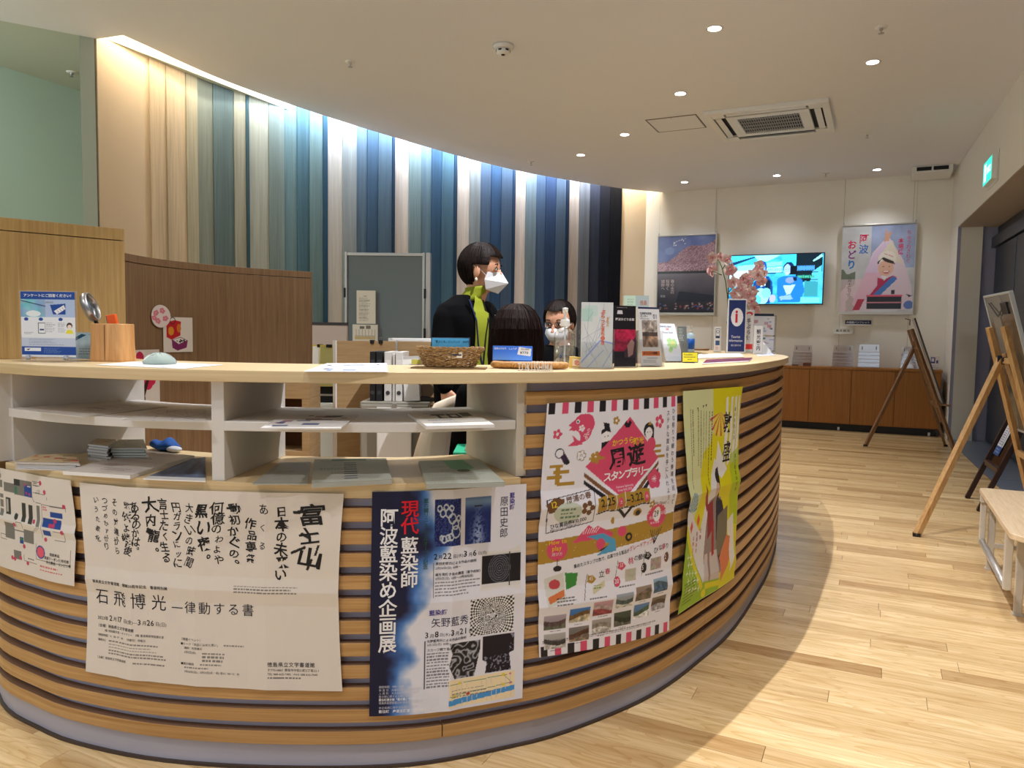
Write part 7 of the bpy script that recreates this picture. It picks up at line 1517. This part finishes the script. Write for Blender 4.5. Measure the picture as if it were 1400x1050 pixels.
cv.poly([(430, 60), (445, 55), (455, 110), (470, 90), (500, 80), (480, 130), (470, 190), (420, 200), (425, 130)], (206, 160, 136))
cv.poly([(500, 180), (590, 420), (620, 470), (420, 400), (350, 480), (400, 330)], (222, 214, 198)); cv.ell(460, 400, 90, 90, (232, 226, 218)); cv.line(430, 340, 520, 380, 6, (206, 60, 60)); cv.ell(450, 510, 78, 92, (226, 180, 160)); cv.poly([(370, 470), (400, 400), (450, 440), (540, 470), (520, 430), (420, 380), (360, 440)], (52, 38, 34))
cv.poly([(415, 546), (490, 546), (476, 572), (432, 572)], (190, 50, 60)); cv.poly([(426, 549), (480, 549), (474, 560), (432, 560)], (238, 232, 228)); cv.ell(425, 495, 10, 5, (40, 30, 30)); cv.ell(485, 495, 10, 5, (40, 30, 30))
cv.poly([(370, 620), (440, 650), (520, 600), (560, 620), (400, 830), (300, 830), (370, 720)], (178, 30, 82)); cv.poly([(520, 610), (570, 640), (400, 840), (330, 830)], (70, 120, 200)); cv.poly([(400, 600), (440, 660), (470, 610)], (236, 230, 232)); cv.rect(270, 850, 620, 915, (22, 20, 26)); cv.rect(270, 930, 620, 1000, (26, 24, 30)); cv.rect(266, 832, 626, 850, (226, 90, 120)); cv.rect(266, 915, 626, 930, (210, 130, 150)); cv.rect(510, 770, 545, 820, (40, 36, 60)); cv.poly([(660, 820), (720, 840), (690, 860)], (30, 30, 60)); cv.ell(690, 950, 50, 50, (90, 120, 190)); cv.poly([(130, 1010), (180, 880), (250, 880), (200, 1010)], (180, 40, 66))
cv.text('阿波', 168, 96, 118, (200, 36, 90), True, .03, 1.05, .85); cv.text('おどり', 52, 165, 112, (200, 36, 90), True, .03, 1.0, .8)
cv.t = []; cv.text('阿', 168, 96, 118, (196, 34, 84), bold=.014, asp=.85); cv.text('波', 168, 220, 118, (40, 110, 190), bold=.014, asp=.85); cv.text('お', 50, 165, 112, (200, 36, 90), bold=.03, asp=.85); cv.text('ど', 50, 285, 112, (130, 60, 130), bold=.03, asp=.85); cv.text('り', 50, 400, 118, (30, 110, 190), bold=.03, asp=.85)
cv.text('ちゅうわさわぐ', 640, 70, 60, (206, 70, 110), True, .0, .92, .8); cv.text('本場徳', 560, 160, 66, (206, 70, 110), True, .02, 1.0, .85); cv.text('八月十二日より', 70, 600, 40, (70, 66, 76), True, 0, .95)
wall_poster('hanging_poster', 'hanging dance festival poster with a smiling dancer in a white hat', 1152.5, 309, 1247.5, 429, cv, None)
# television
a = onwall(996.5, 349); b = onwall(1125, 416); yt = YW-.11; a = WY(997, 349, yt); b = WY(1125, 416.5, yt); w = b[0]-a[0]; h = a[2]-b[2]
t = thing('television', 'wall-mounted television showing two people in bluish light', 'television', ((a[0]+b[0])/2, yt, b[2]))
ob('casing', MB().box(-w/2, w/2, .0, .05, 0, h), M_BLACK, t, bevel=.006); ob('bezel', MB().box(-w/2, w/2, -.004, 0, 0, .014).box(-w/2, w/2, -.004, 0, h-.012, h).box(-w/2, -w/2+.012, -.004, 0, .014, h-.012).box(w/2-.012, w/2, -.004, 0, .014, h-.012), M_BLACK, t)
ob('wall_bracket', MB().box(-.2, .2, .05, .118, h*.25, h*.75), M_STEEL, t)
cv = Cv(1220, 640, 8, (60, 190, 230)); V = lambda x, y: ((x-290)/1000*1220, (y-95)/545*640); Z = lambda pts, c, al=1: cv.poly([V(*p) for p in pts], c, al)
n = fnoise(cv.H, cv.W, 12, 3); cv.a = np.stack([30+70*n, 150+80*n, 210+40*n], -1)/255
Z([(290, 95), (570, 105), (500, 180), (290, 190)], (70, 200, 240)); Z([(560, 100), (840, 100), (700, 170), (600, 160)], (150, 240, 250)); Z([(290, 180), (560, 110), (575, 120), (300, 215)], (10, 60, 100)); Z([(380, 210), (600, 195), (600, 250), (380, 270)], (140, 220, 240)); Z([(700, 180), (860, 170), (860, 215), (700, 225)], (120, 230, 245)); Z([(860, 110), (1010, 95), (1010, 190), (860, 215)], (60, 220, 240))
Z([(1010, 95), (1280, 90), (1275, 400), (1010, 400)], (8, 30, 44)); Z([(1180, 170), (1270, 100), (1280, 130), (1190, 180)], (150, 240, 250)); Z([(1180, 290), (1275, 220), (1275, 440), (1160, 400)], (80, 190, 230)); Z([(1100, 390), (1240, 400), (1240, 560), (1100, 560)], (50, 150, 170))
for x in range(1030, 1200, 18): cv.ell(*V(x, 250), 12, 34, (70, 150, 230)); cv.ell(*V(x+4, 345), 10, 20, (60, 170, 150))
for y in (290, 372): Z([(1010, y), (1240, y), (1240, y+8), (1010, y+8)], (4, 14, 24))
Z([(290, 270), (500, 260), (500, 420), (290, 430)], (190, 240, 250)); Z([(690, 290), (870, 285), (870, 300), (690, 305)], (10, 60, 110)); Z([(700, 240), (860, 230), (860, 290), (700, 295)], (170, 236, 245))
for i in range(8): cv.ell(*V(715+i*20, 262), 10, 24, (100, 200, 235))
cv.ell(*V(640, 240), 74, 100, (20, 70, 170)); cv.ell(*V(650, 260), 44, 76, (120, 180, 240)); Z([(560, 400), (640, 340), (720, 330), (765, 400), (770, 520), (740, 640), (560, 640)], (14, 70, 150)); Z([(640, 360), (690, 340), (700, 430), (640, 450)], (200, 240, 250)); Z([(690, 370), (745, 380), (740, 520), (690, 500)], (6, 30, 60))
cv.ell(*V(640, 560), 110, 110, (150, 236, 250)); cv.ell(*V(600, 600), 60, 70, (90, 220, 245)); cv.ell(*V(700, 520), 60, 66, (120, 226, 250)); cv.ell(*V(770, 580), 44, 50, (170, 180, 250))
cv.ell(*V(935, 250), 72, 84, (6, 40, 90)); cv.ell(*V(918, 265), 44, 72, (150, 190, 245)); cv.ell(*V(905, 262), 5, 5, (20, 60, 130)); cv.ell(*V(932, 262), 5, 5, (20, 60, 130)); Z([(905, 298), (930, 298), (925, 306), (910, 306)], (230, 240, 250)); Z([(950, 225), (1025, 225), (1025, 320), (950, 320)], (4, 14, 26))
Z([(820, 360), (890, 330), (1000, 330), (1080, 380), (1105, 500), (1060, 620), (830, 620), (815, 500)], (24, 120, 214)); Z([(880, 440), (1010, 430), (960, 530), (920, 540)], (170, 220, 245)); Z([(840, 560), (960, 540), (990, 590), (860, 600)], (130, 180, 245)); cv.ell(*V(950, 380), 60, 40, (120, 150, 230)); Z([(980, 350), (1020, 345), (1025, 385), (990, 390)], (8, 30, 60)); Z([(1070, 570), (1265, 575), (1265, 630), (1070, 630)], (110, 226, 240)); Z([(290, 550), (520, 600), (600, 640), (290, 640)], (20, 130, 190))
cv.build('screen', t, flat((-w/2+.012, -.003, h-.012), (1, 0, 0), (0, 0, -1), w-.024, h-.026), attrmat('screen_glow', .2, emit=1.15, spec=.3))
# oval bottomed name plates
def plate(name, lab, px0, py0, px1, py1, m, cv, lip):
    a = onwall(px0, py0); b = onwall(px1, py1); w = b[0]-a[0]; h = a[2]-b[2]; t = thing(name, lab, 'sign', ((a[0]+b[0])/2, YW-.002, b[2]))
    mb = MB(); N = 14; pl = [(-w/2, .012), (w/2, .012)]+[(w/2*math.cos(PI*k/N), -.035*math.sin(PI*k/N)) for k in range(N+1)][0:]
    ob('shelf_lip', MB().prism([(w/2*math.cos(PI*k/N), -.05*math.sin(PI*k/N)) for k in range(N+1)]+[(-w/2, .012), (w/2, .012)], -.012, 0), M_WPL, t)
    ob('plate', MB().box(-w/2, w/2, -.008, .012, 0, h), m, t, bevel=.002); cv.build('plate_face', t, flat((-w/2+.002, -.010, h-.002), (1, 0, 0), (0, 0, -1), w-.004, h-.004)); return t
cv = Cv(320, 52, 4, (34, 44, 74)); cv.text('外国語パンフレット', 14, 10, 33, (214, 216, 224), bold=.02, asp=.98)
plate('name_plate', 'navy name plate for foreign language leaflets under the dance poster', 1155.5, 437.8, 1191, 443.6, M_NAVY, cv, 0)
cv = Cv(220, 56, 4, (216, 212, 204)); cv.text('県外観光', 24, 12, 34, (60, 58, 60), bold=.015, sp=1.22)
plate('name_plate', 'small white name plate lower left of the navy one', 1140, 448.6, 1166.5, 455.5, M_WPL, cv, 0)
# long low cabinet
CH = .80; cf = 10.27; xr = .685
t = thing('low_cabinet', 'long low orange-brown wooden cabinet along the far wall', 'cabinet', (0, cf, 0))
xl = -2.35; dep_ = YW-cf-.01
ob('top', MB().box(xl-.01, xr+.01, -.02, dep_, CH-.03, CH), M_CAB, t, bevel=.002); ob('carcass', MB().box(xl, xr, .0, dep_, .09, CH-.03), M_CAB, t); ob('plinth', MB().box(xl+.02, xr-.03, .05, dep_-.02, 0, .09), M_BLACK, t)
edges = [WY(px, 540, cf)[0] for px in (1106, 1163.7, 1221.5, 1285.5)]; dw = (edges[3]-edges[0])/3
xs_ = [edges[3]-dw*i for i in range(0, 7)]
for i in range(6):
    if xs_[i+1] < xl-.1: break
    ob('door', MB().box(max(xs_[i+1], xl)+.003, min(xs_[i], xr)-.003, -.020, -.001, .10, CH-.036), M_CAB, t, bevel=.0015)
for x in (xr-.1, xr-1.1, xr-2.1): ob('caster', MB().lathe([(.0001, -.012), (.022, -.012), (.022, .012), (.0001, .012)], n=12, M=Matrix.Translation((x, .03, .024)) @ Matrix.Rotation(PI/2, 4, 'Y')), M_WPL, t)
# clear leaflet racks
def rack(px0, px1, ytop, lab, tiers=4, bright=False):
    yb = cf+.20; a = WY(px0, 500, yb); b = WY(px1, 500, yb); c = WY((px0+px1)/2, ytop, yb); w = b[0]-a[0]; h = c[2]-CH
    t = thing('clear_leaflet_rack', lab, 'leaflet rack', ((a[0]+b[0])/2, yb, CH), 0, 'clear leaflet racks on the low cabinet')
    mb = MB().prism([(-w/2, 0), (w/2, 0), (w/2*.92, h), (-w/2*.92, h)], -.003, .003, Matrix.Rotation(PI/2-.0, 4, 'X')); ob('back_panel', mb, M_RACK, t)
    for s in (-1, 1): ob('side_panel', MB().prism([(.0, 0), (-.14, 0), (-.015, h*.62), (0, h*.95)], s*w/2-.002, s*w/2+.002, Matrix(((0, 0, 1, 0), (1, 0, 0, 0), (0, 1, 0, 0), (0, 0, 0, 1)))), M_CLEAR, t); ob('hang_slot', MB().box(s*w*.33-.006, s*w*.33+.006, -.005, -.0035, h*.78, h*.92), mat('slot_grey', C8(140, 134, 132), .5), t)
    for k in range(tiers):
        z = h*(.06+.15*k); y = -.13+.03*k; ob('tier', MB().box(-w/2, w/2, y, y+.004, z, z+.045).box(-w/2, w/2, y, -.003, z-.002, z+.002), M_RACK, t); ob('polished_edge', MB().box(-w/2, w/2, y-.001, y+.005, z+.043, z+.049), mat('polished_edge', C8(240, 238, 246), .15, spec=.9, alpha=.75), t)
rack(1084, 1110, 472, 'leftmost clear leaflet rack on the low cabinet, by the counter'); rack(1138, 1166, 472, 'second clear leaflet rack from the left on the low cabinet'); rack(1173, 1202, 471, 'third clear leaflet rack from the left on the low cabinet'); rack(1231, 1258, 474, 'rightmost clear leaflet rack, partly behind the far easel')
for px, w in ((1103, .09), (1087, .07)):
    p = WY(px, 504, cf+.03); o = ob('card_box', MB().box(-w/2, w/2, -.02, .02, 0, .045 if w > .08 else .018), mat('maroon_card', C8(112, 66, 56), .6)); o.location = (p[0], cf+.03, CH); tag(o, 'small maroon card box before the leftmost clear rack' if w > .08 else 'low brown card box at the left of the leftmost clear rack', 'box')
p = WY(1277, 505, cf+.15); t = thing('small_notice', 'small white notice with a navy square in a stand at the cabinet right end', 'sign', (p[0], cf+.15, CH))
ob('board', MB().box(-.055, .055, 0, .006, 0, .165), M_WPL, t, bevel=.002); cv = Cv(110, 165, 4, (222, 218, 222)); cv.rect(14, 16, 62, 90, (60, 70, 140)); cv.rect(24, 28, 52, 70, (222, 218, 226)); cv.rect(76, 50, 94, 90, (40, 50, 110)); cv.bars(14, 112, 80, 3, 14, (130, 130, 150), .4, 3); cv.build('notice_face', t, flat((-.053, -.001, .163), (1, 0, 0), (0, 0, -1), .106, .161)); ob('foot', MB().box(-.05, .05, -.03, .04, 0, .003), M_CLEAR, t)
# emergency exit sign on the right wall
p = np.array((rwx(8.0)-.002, 8.0, 2.42)); rot = math.atan2(-.0435, 1)
t = thing('exit_sign', 'green illuminated emergency exit sign on the right wall above the opening', 'exit sign', (p[0], p[1], 2.56), math.atan(.0435))
ob('mounting_plate', MB().box(-.004, .0, -.26, .24, -.03, .25), M_WPL, t, bevel=.002); ob('housing', MB().box(-.045, -.004, -.22, .2, -.0, .21), M_WPL, t, bevel=.003)
cv = Cv(410, 200, 6, (30, 190, 170)); cv.poly([(50, 20), (150, 20), (150, 180), (50, 180)], (226, 250, 240)); cv.ell(96, 56, 14, 14, (20, 150, 130)); cv.line(96, 70, 90, 120, 16, (20, 150, 130)); cv.line(90, 118, 70, 160, 10, (20, 150, 130)); cv.line(92, 118, 120, 140, 10, (20, 150, 130)); cv.line(120, 140, 118, 166, 9, (20, 150, 130)); cv.line(92, 84, 118, 98, 8, (20, 150, 130)); cv.line(92, 84, 68, 98, 8, (20, 150, 130)); cv.text('非常口', 180, 60, 70, (226, 250, 240), bold=.02)
cv.build('sign_face', t, flat((-.047, .196, .204), (0, -1, 0), (0, 0, -1), .41, .2), attrmat('sign_glow', .4, emit=1.6))
# ================================================================== EASELS, BOARD STAND AND BENCH
def easel(name, lab, legs, hinge, foot, mast, m, w=.026, rungs=()):
    t = thing(name, lab, 'easel', (foot[0], foot[1], 0)); o_ = np.array((foot[0], foot[1], 0)); L = lambda p: tuple(np.array(p, float)-o_)
    for (a, b) in legs: ob('front_leg', MB().bar(L(a), L(b), w, w*.8), m, t, bevel=.002); bb = L(b); ob('foot_cap', MB().box(bb[0]-w*.55, bb[0]+w*.55, bb[1]-w*.5, bb[1]+w*.5, 0, .02), M_BLACK, t)
    ob('rear_leg', MB().bar(L(hinge), L((foot[0], foot[1], .004)), w, w), m, t, bevel=.002); ob('foot_cap', MB().box(-w*.6, w*.6, -w*.6, w*.6, 0, .02), M_BLACK, t)
    ob('mast', MB().bar(L(mast[0]), L(mast[1]), w*.9, w*.6), m, t, bevel=.002)
    for (a, b) in rungs: ob('crossbar', MB().bar(L(a), L(b), w*.7, w), m, t, bevel=.001)
    h = L(hinge); ob('hinge_block', MB().box(h[0]-.02, h[0]+.02, h[1]-.022, h[1]+.022, h[2]-.03, h[2]+.022), M_BLACK, t, bevel=.003); ob('knob', MB().lathe([(.0001, 0), (.014, 0), (.014, .03), (.0001, .034)], n=14, M=Matrix.Translation((h[0]+.012, h[1]-.02, h[2])) @ Matrix.Rotation(PI/2, 4, 'X')), M_BLACK, t)
    return t, L
def lerp(a, b, t): return tuple(np.array(a)*(1-t)+np.array(b)*t)
A0, A1 = (.60, 5.42, 1.235), (.93, 5.60, 0); B0, B1 = (.645, 5.15, 1.235), (.93, 4.80, 0); HG = (.655, 5.29, 1.045)
t, L = easel('easel', 'nearest wooden easel holding a glazed board, seen from behind', [(A0, A1), (B0, B1)], HG, (.245, 4.975), ((.665, 5.27, 1.08), (.90, 5.2, .28)), M_EASEL, .034, [((lerp(A0, A1, .16)), (lerp(B0, B1, .16))), ((lerp(A0, A1, .62)), (lerp(B0, B1, .62)))])
# glazed board on it: leans with the legs, just on their far side
ux = np.array((B0[0]-A0[0], B0[1]-A0[1], 0)); ux = np.array((.035, -.30, 0))*2; ux = ux/np.linalg.norm(ux); dn = np.array(lerp(A1, B1, .5))-np.array(lerp(A0, B0, .5)); dn = dn/np.linalg.norm(dn); nz = np.cross(ux, dn); nz /= np.linalg.norm(nz)
if nz[0] < 0: nz = -nz
tl = np.array((.560, 5.60, 1.43)); bw, bh = .56, .86
t = thing('glazed_board', 'large clear fronted poster board with white metal edge on the nearest easel', 'poster frame', tuple(tl))
def brd(a0, a1, b0, b1, c0, c1): 
    P_ = [ux*a+dn*b+nz*c for c in (c0, c1) for (a, b) in ((a0, b0), (a1, b0), (a1, b1), (a0, b1))]
    return MB().add([tuple(p) for p in P_], [(0, 3, 2, 1), (4, 5, 6, 7), (0, 1, 5, 4), (1, 2, 6, 5), (2, 3, 7, 6), (3, 0, 4, 7)])
M_GLB = mat('smoky_back_panel', C8(112, 108, 98), .08, trans=.0, spec=.8, var=.12, vscale=5)
ob('back_panel', brd(.012, bw-.012, .012, bh-.012, .022, .026), M_GLB, t); 
for (q, nm_) in (((0, bw, 0, .014), 'top_edge'), ((0, bw, bh-.014, bh), 'bottom_edge'), ((0, .014, .014, bh-.014), 'side_edge'), ((bw-.014, bw, .014, bh-.014), 'side_edge')): ob(nm_, brd(*q, .018, .040), mat('white_metal_edge', C8(206, 210, 208), .3, .3), t, bevel=.002)
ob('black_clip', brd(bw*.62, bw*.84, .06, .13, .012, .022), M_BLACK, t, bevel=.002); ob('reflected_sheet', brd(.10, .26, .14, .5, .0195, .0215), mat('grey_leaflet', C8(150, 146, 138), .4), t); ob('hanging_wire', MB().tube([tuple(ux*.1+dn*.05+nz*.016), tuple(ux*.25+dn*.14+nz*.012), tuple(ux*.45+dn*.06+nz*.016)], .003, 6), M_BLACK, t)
# far easel
A0, A1 = (.283, 9.42, 1.262), (.70, 9.42, 0); B0, B1 = (.305, 9.02, 1.266), (.738, 8.556, 0); HG = (.345, 9.2, 1.08)
t, L = easel('easel', 'far wooden easel in front of the low cabinet', [(A0, A1), (B0, B1)], HG, (-.087, 8.951), ((.33, 9.18, 1.14), (.62, 9.0, .30)), M_EASEL2, .034, [((lerp(A0, A1, .15)), (lerp(B0, B1, .15))), ((lerp(A0, A1, .62)), (lerp(B0, B1, .62)))])
ob('tray_peg', MB().bar(L(lerp(B0, B1, .60)), tuple(np.array(L(lerp(B0, B1, .60)))+np.array((.11, 0, -.01))), .02), M_EASEL2, t); ob('tray_peg', MB().bar(L(lerp(A0, A1, .60)), tuple(np.array(L(lerp(A0, A1, .60)))+np.array((.11, 0, -.01))), .02), M_EASEL2, t)
ux = np.array((.01, -1, 0)); ux = ux/np.linalg.norm(ux); dn = np.array(lerp(A1, B1, .5))-np.array(lerp(A0, B0, .5)); dn = dn/np.linalg.norm(dn); nz = np.cross(ux, dn); nz /= np.linalg.norm(nz)
if nz[0] < 0: nz = -nz
tl = np.array((.296, 9.50, 1.375)); bw, bh = .52, .94
t = thing('display_board', 'thin white display board standing on the far easel, seen edge-on', 'display board', tuple(tl))
ob('panel', brd(0, bw, 0, bh, .022, .030), mat('greyish_board', C8(196, 192, 188), .5), t); ob('dark_edge', brd(bw, bw+.008, 0, bh, .018, .034), mat('dark_edge', C8(66, 66, 72), .5), t); ob('hook', MB().tube([(0, -.1, -.06), (.0, -.1, .0), (-.05, -.1, .012)], .005, 6), M_BLACK, t)
# dark board stand
t = thing('dark_board_stand', 'dark brown wooden board stand with leaflet strip behind the nearest easel', 'board stand', (.64, 6.15, 0))
M_DK = wood('dark_brown_wood', C8(58, 34, 28), C8(38, 22, 18), (6, 6, 1), 10, .35); o_ = np.array((.64, 6.15, 0)); LL = lambda p: tuple(np.array(p)-o_)
F1, F2 = (.627, 6.38, 0), (.654, 5.93, 0); T1, T2 = (.985, 6.38, .93), (1.01, 5.93, .93)
for (a, b) in ((F1, T1), (F2, T2)): ob('side_post', MB().bar(LL(a), LL(b), .042, .03), M_DK, t, bevel=.003)
for k in (.30, .97): ob('cross_rail', MB().bar(LL(lerp(F1, T1, k)), LL(lerp(F2, T2, k)), .03, .04), M_DK, t, bevel=.002)
ux = np.array((T2[0]-T1[0], T2[1]-T1[1], 0)); ux /= np.linalg.norm(ux); dn = np.array(F1)-np.array(T1); dnl = np.linalg.norm(dn); dn = dn/dnl; nz = np.cross(ux, dn)
if nz[0] > 0: nz = -nz
base_ = np.array(LL(T1))
def brd2(a0, a1, b0, b1, c0, c1):
    P_ = [base_+ux*a+dn*b+nz*c for c in (c0, c1) for (a, b) in ((a0, b0), (a1, b0), (a1, b1), (a0, b1))]
    return MB().add([tuple(p) for p in P_], [(0, 3, 2, 1), (4, 5, 6, 7), (0, 1, 5, 4), (1, 2, 6, 5), (2, 3, 7, 6), (3, 0, 4, 7)])
ob('board', brd2(.02, .43, .03, dnl*.70, -.012, -.004), mat('glossy_black_board', C8(24, 20, 22), .12, spec=.7), t)
for q in ((T1, (.99, 6.38, 0)), (T2, (1.02, 5.93, 0))): ob('rear_post', MB().bar(LL(q[0]), LL(q[1]), .036, .026), M_DK, t)
cv = Cv(150, 420, 3, (206, 210, 220)); cv.rect(60, 14, 140, 110, (232, 228, 224)); cv.bars(66, 20, 66, 6, 15, (200, 90, 110), .5, 3); cv.rect(80, 110, 146, 190, (160, 190, 60)); cv.rect(8, 196, 142, 222, (40, 60, 120)); cv.text('観光案内', 16, 200, 20, (226, 228, 236), asp=1.2); cv.bars(14, 236, 110, 8, 15, (90, 80, 110), .5, 5); cv.line(110, 240, 120, 360, 10, (40, 40, 50)); cv.rect(0, 360, 150, 420, (36, 70, 130)); cv.bars(14, 376, 110, 2, 18, (160, 180, 220), .5, 5)
o0 = base_+ux*.06+dn*(dnl*.15)+nz*.0; sgn = 1
def fmap(U, V, lift): return o0+np.outer(U*.17, ux)+np.outer(V*.47, dn)+nz*(.0005+lift)
cv.build('leaflet_strip', t, fmap)
# bench
t = thing('bench', 'low bench with pale wood top and cream metal legs at the right edge', 'bench', (.49, 4.4, 0))
M_CREAM = mat('cream_metal', C8(206, 198, 182), .4); BT = .405
x0, yb_, yf = .490, 4.47, 3.42
o_ = np.array((.49, 4.4, 0)); pl = [(x0, yb_-.02), (x0+.02, yb_), (1.5, yb_), (1.5, yf-.22), (x0+.12, yf-.10), (x0+.03, yf), (x0, yf+.04)]
pl = [(x-o_[0], y-o_[1]) for x, y in pl]
ob('bench_top', MB().prism(pl, BT-.024, BT), M_BENCH, t, bevel=.003)
def bx_(nm_, x, y, z0, z1, w=.03): ob(nm_, MB().box(x-w/2-o_[0], x+w/2-o_[0], y-w/2-o_[1], y+w/2-o_[1], z0, z1), M_CREAM, t, bevel=.003)
bx_('leg', .548, 4.42, 0, BT-.024); bx_('leg', .572, 3.735, 0, BT-.024); bx_('leg', 1.4, 4.42, 0, BT-.024); bx_('leg', 1.4, 3.735, 0, BT-.024)
bx_('side_post', .506, 4.40, .135, BT-.024, .026); bx_('side_post', .512, 3.62, .135, BT-.024, .03)
ob('lower_bar', MB().tube([(.506-o_[0], 4.40-o_[1], .145), (.512-o_[0], 3.62-o_[1], .145)], .016, 14), mat('satin_silver', C8(206, 204, 200), .3, .6), t, smooth=True)
ob('under_rail', MB().box(.0, .9, -.02, .01, BT-.06, BT-.026).box(.02, .9, -.70, -.67, BT-.06, BT-.026), M_CREAM, t); ob('stretcher', MB().box(.07, .9, -.01, .01, .12, .14), M_CREAM, t)
for (x, y) in ((.548, 4.42), (.572, 3.735)): ob('foot_pad', MB().box(x-.02-o_[0], x+.02-o_[0], y-.02-o_[1], y+.02-o_[1], 0, .008), M_CREAM, t)
